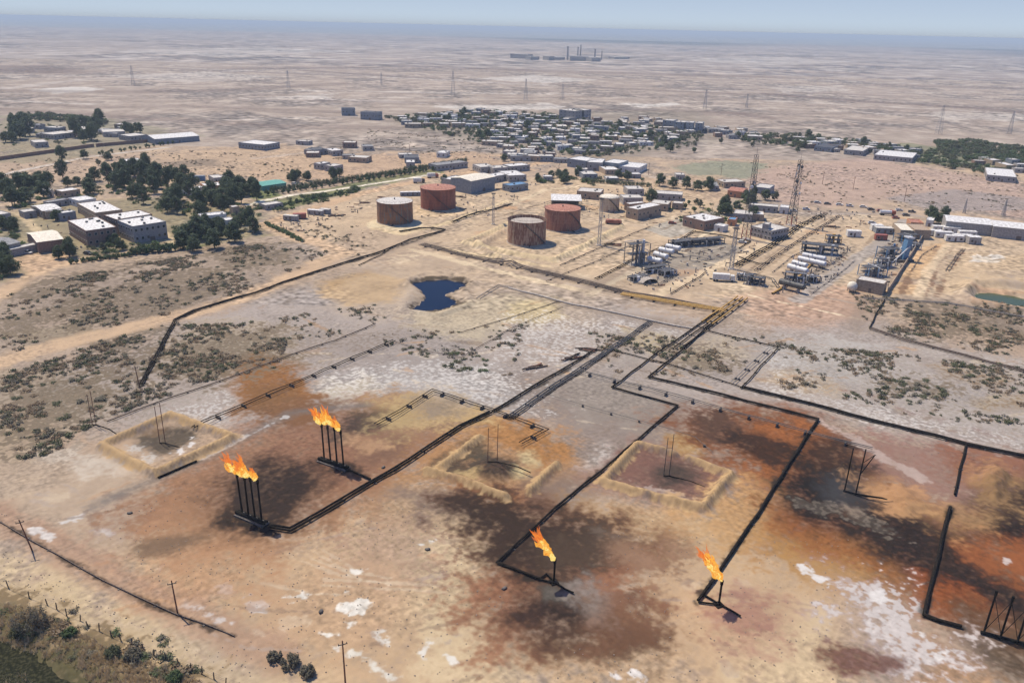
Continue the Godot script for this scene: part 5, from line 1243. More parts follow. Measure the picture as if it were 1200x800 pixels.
func utility_pole(label: String, p: Vector2, tall: float, tilt: float, group := "") -> void:
	var t := thing("utility_pole", label, "pole", on(p), 0.4, group)
	t.rotation.z = tilt
	part(t, "shaft", Geo.new().tube(Vector3(0, -0.5, 0), Vector3(0, tall, 0), 0.16, 0.11, 7), M.rust_post)
	part(t, "cross_arm", Geo.new().at(0, tall - 0.7, 0.12, 1.5, 0.14, 0.12), M.wood)
	for x in [-0.65, 0.0, 0.65]:
		part(t, "insulator", Geo.new().tube(Vector3(x, tall - 0.56, 0.12), Vector3(x, tall - 0.3, 0.12), 0.07, 0.05, 6), M.dark_steel)


# ---------- tanks and vessels

func tank(label: String, p: Vector2, r: float, tall: float, wall: Material, deck: Material, kind: int) -> void:
	var t := thing("storage_tank", label, "storage tank", on(p), rng.randf_range(-0.4, 0.4))
	var n := 6
	for i in n:                     # courses of plate, each a hair smaller than the one below
		var rr := r - i * 0.012
		var g := Geo.new().tube(Vector3(0, tall * i / n, 0), Vector3(0, tall * (i + 1) / n, 0), rr, rr, 48, false)
		for k in g.uv.size():
			g.uv[k].y = (n - 1 - i + g.uv[k].y) / n
		part(t, "shell_course", g, wall)
	part(t, "base_ring", Geo.new().tube(Vector3(0, -0.5, 0), Vector3(0, 0.25, 0), r + 0.5, r + 0.4, 40), M.concrete)
	if kind == 0:                   # cone roof
		part(t, "roof", Geo.new().tube(Vector3(0, tall + 0.01, 0), Vector3(0, tall + r * 0.07, 0), r + 0.05, 0.4, 48, true), deck)
		part(t, "vent", Geo.new().tube(Vector3(0, tall + r * 0.06, 0), Vector3(0, tall + r * 0.07 + 0.8, 0), 0.35, 0.35, 8), M.dark_steel)
	elif kind == 1:                 # floating deck below an open rim
		part(t, "deck", Geo.new().tube(Vector3(0, tall - 2.0, 0), Vector3(0, tall - 1.1, 0), r - 0.25, r - 1.6, 40, true), deck)
	else:                           # domed
		part(t, "roof", Geo.new().ball(Vector3(0, tall, 0), Vector3(r + 0.02, r * 0.22, r + 0.02), 32, 8), deck)
	var ring := PackedVector3Array()
	var rail := PackedVector3Array()
	for i in 41:
		var f := TAU * i / 40
		ring.append(Vector3(cos(f) * (r + 0.12), tall - 0.12, sin(f) * (r + 0.12)))
		rail.append(Vector3(cos(f) * (r + 0.05), tall + 1.0, sin(f) * (r + 0.05)))
	part(t, "rim", Geo.new().sweep(ring, 0.16, 5), wall)
	var posts := Geo.new().sweep(rail, 0.04, 4)
	for i in 20:
		var f := TAU * i / 20
		posts.tube(Vector3(cos(f) * (r + 0.05), tall, sin(f) * (r + 0.05)), Vector3(cos(f) * (r + 0.05), tall + 1.0, sin(f) * (r + 0.05)), 0.04, -1, 4, false)
	part(t, "handrail", posts, M.dark_steel)
	var stair := Geo.new()
	for i in 30:
		var f := 0.4 + i * 0.045
		stair.box(Transform3D(Basis(Vector3.UP, -f), Vector3(cos(f) * (r + 0.5), tall * (i + 1) / 30.0, sin(f) * (r + 0.5))), Vector3(0.85, 0.12, 0.5))
	part(t, "stairway", stair, M.dark_steel)
	part(t, "manhole", Geo.new().tube(Vector3(-0.5, 1.0, r - 0.2), Vector3(-0.5, 1.0, r + 0.35), 0.45, 0.45, 10), M.dark_steel)
	part(t, "inlet_pipe", Geo.new().tube(Vector3(2.0, 0.6, r - 0.2), Vector3(2.0, 0.6, r + 3.0), 0.22, 0.22, 8), M.black_pipe)


func vessel(label: String, a: Vector2, b: Vector2, r: float, lift: float, mat: Material, group := "") -> void:    # a drum lying on saddles
	var home := on((a + b) * 0.5)
	var t := thing("pressure_vessel", label, "vessel", home, atan2(-(b - a).y, (b - a).x), group)
	var w := a.distance_to(b) * 0.5
	var y := lift + r
	part(t, "drum", Geo.new().tube(Vector3(-w, y, 0), Vector3(w, y, 0), r, r, 16, false), mat)
	for s in [-1.0, 1.0]:
		part(t, "end_cap", Geo.new().ball(Vector3(s * w, y, 0), Vector3(r * 0.5, r * 0.999, r * 0.999), 14, 8), mat)
		part(t, "saddle", Geo.new().at(s * w * 0.6, -0.2, 0, 0.5, lift + r * 0.4 + 0.2, r * 1.6), M.concrete)
	part(t, "manway", Geo.new().tube(Vector3(w * 0.2, y + r * 0.9, 0), Vector3(w * 0.2, y + r + 0.6, 0), 0.35, 0.35, 8), M.dark_steel)
	part(t, "outlet_pipe", Geo.new().tube(Vector3(-w * 0.3, y + r * 0.9, 0), Vector3(-w * 0.3, y + r + 1.2, 0), 0.15, 0.15, 6).tube(Vector3(-w * 0.3, y + r + 1.2, 0), Vector3(-w * 0.3, y + r + 1.2, r + 1.5), 0.15, 0.15, 6), M.grey_pipe)


func skid(called: String, label: String, p: Vector2, turn: float, w: float, d: float, tall: float, mat: Material, at_seed: int) -> void:    # a steel frame crowded with pipes, drums and platforms
	var t := thing(called, label, "process unit", on(p), turn)
	var r := RandomNumberGenerator.new()
	r.seed = at_seed
	part(t, "foundation", Geo.new().at(0, -0.3, 0, w, 0.5, d), M.concrete)
	for x in [-1, 0, 1]:
		for z in [-1, 1]:
			part(t, "column", Geo.new().at(x * w * 0.45, 0.2, z * d * 0.42, 0.3, tall, 0.3), mat)
	for y in [0.5, 1.0]:
		part(t, "platform", Geo.new().at(0, tall * y, 0, w * 0.92, 0.15, d * (0.5 + 0.3 * r.randf())), M.dark_steel)
	for i in 5:
		var x := r.randf_range(-0.4, 0.4) * w
		var z := r.randf_range(-0.4, 0.4) * d
		part(t, "upright_drum", Geo.new().tube(Vector3(x, 0.2, z), Vector3(x, tall * r.randf_range(0.5, 1.3), z), r.randf_range(0.35, 0.8), -1, 10), [M.silver, M.grey_pipe, mat][i % 3])
	for i in 9:
		var y := r.randf_range(0.4, tall * 1.1)
		var z := r.randf_range(-0.5, 0.5) * d
		var g := Geo.new()
		if i % 2:
			g.tube(Vector3(-w * 0.5, y, z), Vector3(w * 0.5, y, z), 0.13, -1, 6)
		else:
			g.tube(Vector3(z, y, -d * 0.5), Vector3(z, y, d * 0.5), 0.13, -1, 6).tube(Vector3(z, 0.2, d * 0.5), Vector3(z, y, d * 0.5), 0.13, -1, 6)
		part(t, "pipe", g, [M.grey_pipe, M.dark_steel, M.silver][i % 3])


# ---------- buildings

func windows(t: Node3D, w: float, d: float, floors: int, high: float, gap: float, sides := true) -> void:
	var wide := 1.3
	var tall := minf(1.4, high / floors * 0.45)
	var frame: Mesh = Geo.new().at(0, -tall / 2, 0, wide, tall, 0.10).mesh()
	var pane: Mesh = Geo.new().at(0, -tall / 2 + 0.1, 0.04, wide - 0.2, tall - 0.2, 0.08).mesh()
	for f in floors:
		var y := (f + 0.55) * high / floors
		var spots := []
		var n := maxi(1, int(w / gap))
		for i in n:
			if f == 0 and i == n / 2 and n > 1: continue
			spots.append([Vector3((i + 0.5) * w / n - w / 2, y, d / 2 + 0.03), 0.0])
		if sides:
			var k := maxi(1, int(d / gap))
			for i in k:
				for s in [-1, 1]:
					spots.append([Vector3(s * (w / 2 + 0.03), y, (i + 0.5) * d / k - d / 2), s * PI / 2])
		for e in spots:
			var o := part(t, "window", frame, M.frame)
			o.position = e[0]
			o.rotation.y = e[1]
			part(o, "pane", pane, M.pane)


func block(t: Node3D, w: float, d: float, high: float, wall: Material, roof: Material, lip := 0.4, x := 0.0, z := 0.0) -> void:    # walls, roof slab and parapet
	part(t, "wall", Geo.new().at(x, -0.4, z, w, high + 0.4, d), wall)
	part(t, "roof", Geo.new().at(x, high + 0.003, z, w - 0.02, 0.12, d - 0.02), roof)
	if lip > 0.0:
		var g := Geo.new()
		for s in [-1, 1]:
			g.at(x, high + 0.003, z + s * (d / 2 - 0.1), w + 0.1, lip, 0.25)
			g.at(x + s * (w / 2 - 0.1), high + 0.003, z, 0.25, lip - 0.02, d - 0.35)
		part(t, "parapet", g, wall)


func house(called: String, label: String, category: String, a: Vector2, b: Vector2, c: Vector2, high: float, wall: Material, roof: Material, floors := 1, style := 0, junk := 2, gap := 3.2) -> Node3D:
	# a, b, c: near left, near right and far right corner
	var u := (b - a).normalized()
	var v := Vector2(u.y, -u.x)
	var w := a.distance_to(b)
	var d := maxf(3.0, absf((c - b).dot(v)))
	var mid := (a + b) * 0.5 + v * d * 0.5
	var t := thing(called, label, category, on(mid), atan2(-u.y, u.x))
	if style == 0:
		block(t, w, d, high, wall, roof)
	elif style == 1:               # low gable of sheet metal
		part(t, "wall", Geo.new().at(0, -0.4, 0, w, high + 0.4, d), wall)
		var g := Geo.new()
		var e := 0.3
		var up := d * 0.07
		var p := [Vector3(-w / 2 - e, high + 0.01, d / 2 + e), Vector3(w / 2 + e, high + 0.01, d / 2 + e), Vector3(w / 2 + e, high + up, 0), Vector3(-w / 2 - e, high + up, 0), Vector3(-w / 2 - e, high + 0.01, -d / 2 - e), Vector3(w / 2 + e, high + 0.01, -d / 2 - e)]
		var th := Vector3(0, 0.14, 0)
		g.quad(p[0] + th, p[3] + th, p[2] + th, p[1] + th); g.quad(p[3] + th, p[4] + th, p[5] + th, p[2] + th)
		g.quad(p[0], p[0] + th, p[1] + th, p[1]); g.quad(p[5], p[5] + th, p[4] + th, p[4])
		part(t, "roof", g, roof)
		var ends := Geo.new()
		for s in [-1, 1]:
			ends.tri(Vector3(s * w / 2, high, d / 2), Vector3(s * w / 2, high + up, 0), Vector3(s * w / 2, high, -d / 2))
			ends.quad(Vector3(s * (w / 2 + e), high + 0.01, d / 2 + e), Vector3(s * (w / 2 + e), high + up, 0), Vector3(s * (w / 2 + e), high + up + 0.14, 0), Vector3(s * (w / 2 + e), high + 0.15, d / 2 + e))
		part(t, "gable", ends, wall)
	elif style == 2:               # open shed on posts
		for x in [-1, 0, 1]:
			for z in [-1, 1]:
				part(t, "post", Geo.new().at(x * w * 0.47, -0.3, z * d * 0.46, 0.25, high + 0.3, 0.25), M.dark_steel)
		var th := Geo.new().box(Transform3D(Basis(Vector3.RIGHT, 0.06), Vector3(0, high + 0.1, 0)), Vector3(w, 0.18, d))
		part(t, "roof", th, roof)
		part(t, "back_wall", Geo.new().at(0, -0.3, -d * 0.47, w * 0.9, high, 0.2), wall)
	if style != 2:
		if floors > 0:
			windows(t, w, d, floors, high, gap)
		part(t, "door", Geo.new().at(w * 0.04, 0, d / 2 + 0.02, 1.1 if high < 6 else 2.4, 2.1, 0.1), M.door)
	for i in junk:
		part(t, "roof_unit", Geo.new().at(rng.randf_range(-0.38, 0.38) * w, high + 0.12 + (d * 0.05 if style == 1 else 0.0), rng.randf_range(-0.38, 0.38) * d, 1.0, 0.8, 0.9), M.dark_steel if i % 2 else M.grey_pipe)
	return t


func cabin(label: String, p: Vector2, turn: float, size: Vector3, mat: Material, roof: Material, category := "cabin", group := "") -> Node3D:
	var t := thing("site_cabin", label, category, on(p), turn, group)
	part(t, "wall", Geo.new().at(0, 0.25, 0, size.x, size.y, size.z), mat)
	part(t, "roof", Geo.new().at(0, size.y + 0.253, 0, size.x + 0.15, 0.12, size.z + 0.15), roof)
	part(t, "skid_frame", Geo.new().at(0, -0.2, 0, size.x * 0.94, 0.45, size.z * 0.8), M.dark_steel)
	windows(t, size.x, size.z, 1, size.y, 3.0, false)
	part(t, "door", Geo.new().at(0.2, 0.3, size.z / 2 + 0.01, 0.9, 1.95, 0.08), M.door)
	return t


# ---------- vehicles

func make_car(paint: Material, label: String, tall: bool) -> Node3D:
	var t := thing("parked_car" if not tall else "pickup_truck", label, "car" if not tall else "pickup truck", Vector3.ZERO)
	var prof := [Vector2(-2.2, 0.35), Vector2(-2.2, 0.85), Vector2(-1.95, 0.98), Vector2(1.1, 0.98), Vector2(2.1, 0.85), Vector2(2.2, 0.4)]
	var cab := [Vector2(-1.9, 0.97), Vector2(-1.4, 1.46), Vector2(0.4, 1.48), Vector2(1.15, 0.97)] if not tall else [Vector2(-0.5, 0.97), Vector2(-0.4, 1.72), Vector2(0.7, 1.72), Vector2(1.3, 0.97)]
	part(t, "body", prism(prof, 0.88, Vector2.ZERO), paint)
	part(t, "cabin", prism(cab, 0.76, Vector2.ZERO), M.pane)
	part(t, "roof_panel", Geo.new().at((cab[1].x + cab[2].x) / 2, cab[1].y, 0, cab[2].x - cab[1].x + 0.1, 0.06, 1.5), paint)
	if tall:
		part(t, "load_bed", Geo.new().at(-1.35, 0.98, 0.8, 1.6, 0.3, 0.1).at(-1.35, 0.98, -0.8, 1.6, 0.3, 0.1).at(-2.15, 0.98, 0, 0.1, 0.3, 1.5), paint)
	for x in [-1.35, 1.35]:
		for z in [-0.8, 0.8]:
			var w := part(t, "wheel", Geo.new().tube(Vector3(x, 0.33, z - 0.11), Vector3(x, 0.33, z + 0.11), 0.33, 0.33, 12), M.tyre)
			part(w, "rim", Geo.new().tube(Vector3(x, 0.33, z - 0.12), Vector3(x, 0.33, z + 0.12), 0.19, 0.19, 8), M.silver)
	for z in [-0.6, 0.6]:
		part(t, "headlight", Geo.new().at(2.16, 0.6, z, 0.1, 0.14, 0.34), M.frame)
		part(t, "tail_light", Geo.new().at(-2.18, 0.65, z, 0.08, 0.16, 0.3), M.red_paint)
	return t


func prism(prof: Array, half: float, o: Vector2) -> Geo:
	var g := Geo.new()
	for i in prof.size():
		var a: Vector2 = prof[i] + o
		var b: Vector2 = prof[(i + 1) % prof.size()] + o
		g.quad(Vector3(a.x, a.y, half), Vector3(a.x, a.y, -half), Vector3(b.x, b.y, -half), Vector3(b.x, b.y, half))
		if i > 0 and i < prof.size() - 1:
			for s in [half, -half]:
				g.tri(Vector3(prof[0].x + o.x, prof[0].y + o.y, s), Vector3(a.x, a.y, s), Vector3(b.x, b.y, s))
	return g


func truck(label: String, p: Vector2, turn: float, long: float, paint: Material, kind: int) -> void:
	var t := thing("lorry", label, "lorry", on(p), turn)
	part(t, "chassis", Geo.new().at(0, 0.6, 0, long, 0.25, 1.0), M.dark_steel)
	var cab := part(t, "cab", prism([Vector2(long / 2 - 1.9, 0.7), Vector2(long / 2 - 1.9, 2.9), Vector2(long / 2 - 0.4, 2.9), Vector2(long / 2, 1.9), Vector2(long / 2, 0.7)], 1.15, Vector2.ZERO), paint)
	part(cab, "windscreen", Geo.new().at(long / 2 - 0.1, 1.95, 0, 0.12, 0.7, 2.0), M.pane)
	if kind == 0:
		part(t, "cargo_box", Geo.new().at(-1.1, 0.9, 0, long - 2.4, 2.4, 2.4), M.white_wall)
	else:
		part(t, "tank", Geo.new().tube(Vector3(-long / 2, 1.9, 0), Vector3(long / 2 - 2.4, 1.9, 0), 1.1, 1.1, 14), M.silver)
	for x in [-long / 2 + 0.8, -long / 2 + 2.0, long / 2 - 1.2]:
		for z in [-1.0, 1.0]:
			part(t, "wheel", Geo.new().tube(Vector3(x, 0.5, z - 0.15), Vector3(x, 0.5, z + 0.15), 0.5, 0.5, 12), M.tyre)


# ---------- plants

func leaves(g: Geo, c: Vector3, r: Vector3, n: int, size: float, up := 0.3) -> void:
	for i in n:
		var d := Vector3(rng.randfn(), rng.randfn(), rng.randfn()).normalized() * pow(rng.randf(), 0.45)
		var p := c + d * r
		if p.y < 0.02: p.y = rng.randf() * 0.15 + 0.02
		var nrm := (d + Vector3(0, up, 0) + Vector3(rng.randf_range(-0.8, 0.8), rng.randf_range(-0.8, 0.8), rng.randf_range(-0.8, 0.8))).normalized()
		var a := nrm.cross(Vector3(rng.randf() - 0.5, rng.randf() - 0.5, rng.randf() - 0.5)).normalized() * size * rng.randf_range(0.6, 1.3)
		var b := nrm.cross(a).normalized() * size * rng.randf_range(0.35, 0.7)
		g.tri(p - a, p + b, p + a * 0.9 + b * 0.3)
		g.tri(p - a, p + a * 0.9 + b * 0.3, p - b)


func make_tree(kind: int) -> Node3D:      # 0 round, 1 tall and dark, 2 thin and olive, 3 small and fresh
	var t := thing("tree", "tree", "tree", Vector3.ZERO)
	var tall: float = [7.2, 9.5, 6.0, 4.0][kind]
	var wide: float = [3.5, 3.0, 2.4, 1.7][kind]
	var trunk := Geo.new().tube(Vector3(0, -0.3, 0), Vector3(0.15, tall * 0.35, 0.1), 0.28, 0.17, 7).tube(Vector3(0.15, tall * 0.35, 0.1), Vector3(0, tall * 0.8, 0), 0.17, 0.05, 6)
	var crown := Geo.new()
	for i in [30, 34, 18, 14][kind]:
		var k := rng.randf()
		var y := lerpf(tall * 0.28, tall * 0.95, k)
		var w := wide * (sin(PI * clampf(0.22 + k * 0.7, 0, 1))) * rng.randf_range(0.35, 0.95)
		var f := rng.randf() * TAU
		var c := Vector3(cos(f) * w, y, sin(f) * w)
		trunk.tube(Vector3(0.08, y * 0.75, 0.05), c, 0.07, 0.02, 4, false)
		var s := wide * rng.randf_range(0.30, 0.52)
		leaves(crown, c, Vector3(s, s * 0.8, s), [56, 56, 46, 40][kind], 0.40)
	part(t, "trunk", trunk, M.bark)
	part(t, "crown", crown, [M.leaf_dark, M.leaf_dark, M.leaf_olive, M.leaf_green][kind])
	return t


func make_shrub(kind: int) -> Node3D:     # low desert shrubs: 0 grey, 1 dry brown, 2 olive, 3 green
	var t := thing("shrub", "shrub", "shrub", Vector3.ZERO)
	var g := Geo.new()
	var stems := Geo.new()
	for i in 7:
		var f := rng.randf() * TAU
		var w := rng.randf_range(0.2, 0.75)
		var c := Vector3(cos(f) * w, rng.randf_range(0.12, 0.45), sin(f) * w)
		stems.tube(Vector3(0, -0.1, 0), c + Vector3(0, 0.15, 0), 0.025, 0.01, 4, false)
		leaves(g, c, Vector3(0.42, 0.28, 0.42), 26, 0.13, 0.6)
	part(t, "stem", stems, M.twig)
	part(t, "foliage", g, [M.leaf_grey, M.leaf_dry, M.leaf_olive, M.leaf_green][kind])
	return t


func inside(pts: Array) -> Vector2:       # a random place inside an outline
	var poly := PackedVector2Array(pts)
	var lo: Vector2 = pts[0]
	var hi: Vector2 = pts[0]
	for p in pts:
		lo = lo.min(p); hi = hi.max(p)
	for i in 60:
		var q := Vector2(rng.randf_range(lo.x, hi.x), rng.randf_range(lo.y, hi.y))
		if Geometry2D.is_point_in_polygon(q, poly):
			return q
	return (lo + hi) * 0.5


func scatter(called: String, meshes: Array, places: Array, mats: Array, smin: float, smax: float) -> void:      # what nobody could count: one object per material
	for k in meshes.size():
		var mm := MultiMesh.new()
		mm.transform_format = MultiMesh.TRANSFORM_3D
		mm.mesh = meshes[k]
		var mine := []
		for i in range(k, places.size(), meshes.size()):
			mine.append(places[i])
		mm.instance_count = mine.size()
		for i in mine.size():
			var s := rng.randf_range(smin, smax)
			mm.set_instance_transform(i, Transform3D(Basis(Vector3.UP, rng.randf() * TAU).scaled(Vector3(s, s * rng.randf_range(0.7, 1.2), s)), on(mine[i])))
		var o := MultiMeshInstance3D.new()
		o.multimesh = mm
		o.material_override = mats[k]
		o.name = numbered(called)
		o.set_meta("kind", "stuff")
		add_child(o)



func build_all() -> void:
	ponds()
	flares()
	pipes()
	masts()
	tanks()
	process_area()
	buildings()
	village()
	vehicles()
	vegetation()
	bits()
	tell_apart()


func flat_sheet(called: String, pts: Array, y: float, mat: Material) -> void:
	var g := Geo.new()
	var poly := PackedVector2Array(pts)
	var ix := Geometry2D.triangulate_polygon(poly)
	for i in range(0, ix.size(), 3):
		var a := poly[ix[i]]
		var b := poly[ix[i + 1]]
		var c := poly[ix[i + 2]]
		if (b - a).cross(c - a) < 0.0:
			var s := b
			b = c
			c = s
		g.tri(Vector3(a.x, y, a.y), Vector3(b.x, y, b.y), Vector3(c.x, y, c.y))
	setting(called, g, mat)


func ponds() -> void:
	flat_sheet("oil_pond", [Vector2(-46.1, -322.6), Vector2(-37.6, -330.8), Vector2(-26.5, -330.4), Vector2(-16.4, -321.2), Vector2(-18.5, -308.2), Vector2(-24.3, -302.3), Vector2(-18.3, -293.2), Vector2(-19.7, -285.0), Vector2(-29.3, -277.6), Vector2(-40.6, -281.6), Vector2(-41.0, -289.5), Vector2(-37.7, -300.2), Vector2(-43.1, -310.9)], -1.0, M.oil)
	flat_sheet("green_pond", [Vector2(195.1, -326.8), Vector2(207.1, -332.6), Vector2(225.8, -321.0), Vector2(211.9, -297.4), Vector2(200.9, -302.7), Vector2(185.7, -310.2)], -1.3, M.pond_green)
	flat_sheet("swamp_water", [Vector2(-102.3, -113.1), Vector2(-91.6, -113.0), Vector2(-81.3, -108.2), Vector2(-72.3, -103.7), Vector2(-65.3, -99.1), Vector2(-60.5, -90.4), Vector2(-86.2, -89.7)], -1.15, M.swamp)


func flares() -> void:
	four_flare("group of four black flare risers burning nearest the lower left corner", Vector2(-58.3, -146.7), Vector2(-52.3, -143.4), 10.6, Vector3(-0.6, 1.0, -0.1).normalized(), 5.2)
	four_flare("group of four black flare risers burning beside the orange stained ground", Vector2(-45.8, -169.9), Vector2(-39.5, -166.5), 10.4, Vector3(-0.6, 1.0, -0.1).normalized(), 5.8)
	small_flare("single short black burner pipe flaming over the wide sooty patch", Vector2(9.2, -126.2), 5.3, [[Vector2(6.4, -126.7), Vector2(7.8, -128.3), Vector2(9.2, -126.2)], [Vector2(6.4, -126.7), Vector2(9.2, -125.7)], [Vector2(9.2, -126.2), Vector2(11.2, -124.1), Vector2(12.8, -123.1)]], Vector3(-0.72, 1.0, -0.1).normalized(), 7.6)
	small_flare("single short burner pipe flaming beside the long dark sloping pipeline", Vector2(39.9, -120.9), 5.5, [[Vector2(36.2, -122.0), Vector2(37.6, -123.3), Vector2(39.9, -120.9)], [Vector2(36.1, -121.3), Vector2(39.8, -120.7)], [Vector2(39.9, -120.9), Vector2(41.7, -119.1), Vector2(43.1, -117.6)]], Vector3(-0.72, 1.0, -0.1).normalized(), 8.0)
	# unlit burner stacks
	var t := thing("burner_stack", "pair of unlit black risers on the blackened mound, one with a bracing strut", "gas flare", on(Vector2(79.2, -162.2)))
	part(t, "riser", Geo.new().tube(Vector3(0, -0.3, 0), Vector3(0.1, 11.6, 0), 0.17, 0.14, 8), M.soot_steel)
	var q: Vector3 = on(Vector2(81.3, -160.8)) - t.position
	part(t, "riser", Geo.new().tube(q - Vector3(0, 0.3, 0), q + Vector3(0.2, 12.2, 0), 0.17, 0.14, 8), M.soot_steel)
	part(t, "strut", Geo.new().tube(q + Vector3(0.2, 5.8, 0), q + Vector3(2.6, 10.8, 0), 0.13, 0.12, 7), M.soot_steel)
	part(t, "strut", Geo.new().tube(q + Vector3(2.6, 10.8, 0), q + Vector3(0.2, 8.6, 0), 0.08, 0.08, 6), M.soot_steel)
	part(t, "feed_pipe", Geo.new().sweep(PackedVector3Array([Vector3(-0.3, 0.3, 0), q + Vector3(0, 0.3, 0), q + Vector3(5.5, 0.3, 1.5), q + Vector3(9, 0.2, 4)]), 0.18, 7), M.soot_steel)
	for e in [["thin pair of unlit burner risers inside the pit with the grey pool", Vector2(-88.4, -178.2), 11.0, 1.4, M.rust_post], ["thin pair of unlit burner risers on the black mound of the middle pit", Vector2(-4.1, -169.8), 10.0, 2.3, M.rust_post], ["thin pair of unlit burner risers inside the square tan bank", Vector2(38.0, -166.9), 11.0, 1.3, M.dark_steel], ["thin lattice riser standing beside the shrubs, left of the banked pit", Vector2(-109.6, -186.0), 9.5, 1.0, M.rust_post]]:
		t = thing("burner_stack", e[0], "gas flare", on(e[1]))
		for s in [-0.5, 0.5]:
			part(t, "riser", Geo.new().tube(Vector3(s * e[3], -0.4, 0), Vector3(s * e[3] + 0.1, e[2] + s, 0), 0.10, 0.08, 6), e[4])
		for y in [0.35, 0.7]:
			part(t, "tie", Geo.new().tube(Vector3(-0.5 * e[3], e[2] * y, 0), Vector3(0.5 * e[3], e[2] * y, 0), 0.05, -1, 5), e[4])
		part(t, "feed_pipe", Geo.new().sweep(PackedVector3Array([Vector3(-0.5 * e[3], 0.2, 0), Vector3(0.5 * e[3], 0.2, 0), Vector3(e[3] + 4, 0.2, 2.2), Vector3(e[3] + 7, 0.15, 4.6)]), 0.13, 6), M.black_pipe)
	# braced row at the right edge
	t = thing("burner_stack", "row of braced black risers standing at the right edge of the rusty ground", "gas flare", on(Vector2(86.4, -115.0)))
	var step: Vector3 = on(Vector2(88.7, -113.8)) - t.position
	for i in 4:
		var o := step * i
		part(t, "riser", Geo.new().tube(o - Vector3(0, 0.3, 0), o + Vector3(0.1, 9.6 - 0.2 * i, 0), 0.19, 0.16, 8), M.soot_steel)
		part(t, "burner_tip", Geo.new().tube(o + Vector3(0.1, 8.6 - 0.2 * i, 0), o + Vector3(0.1, 9.6 - 0.2 * i, 0), 0.25, 0.25, 8), M.soot_steel)
		if i < 3:
			part(t, "brace", Geo.new().tube(o + Vector3(0.1, 8.2, 0), o + step + Vector3(0, 0.8, 0), 0.06, -1, 5), M.soot_steel)
			part(t, "brace", Geo.new().tube(o + step + Vector3(0.1, 8.2, 0), o + Vector3(0, 0.8, 0), 0.06, -1, 5), M.soot_steel)
	part(t, "header_pipe", Geo.new().tube(Vector3(-0.6, 0.45, 0), step * 3.0 + Vector3(1, 0.45, 0), 0.3, -1, 8), M.soot_steel)


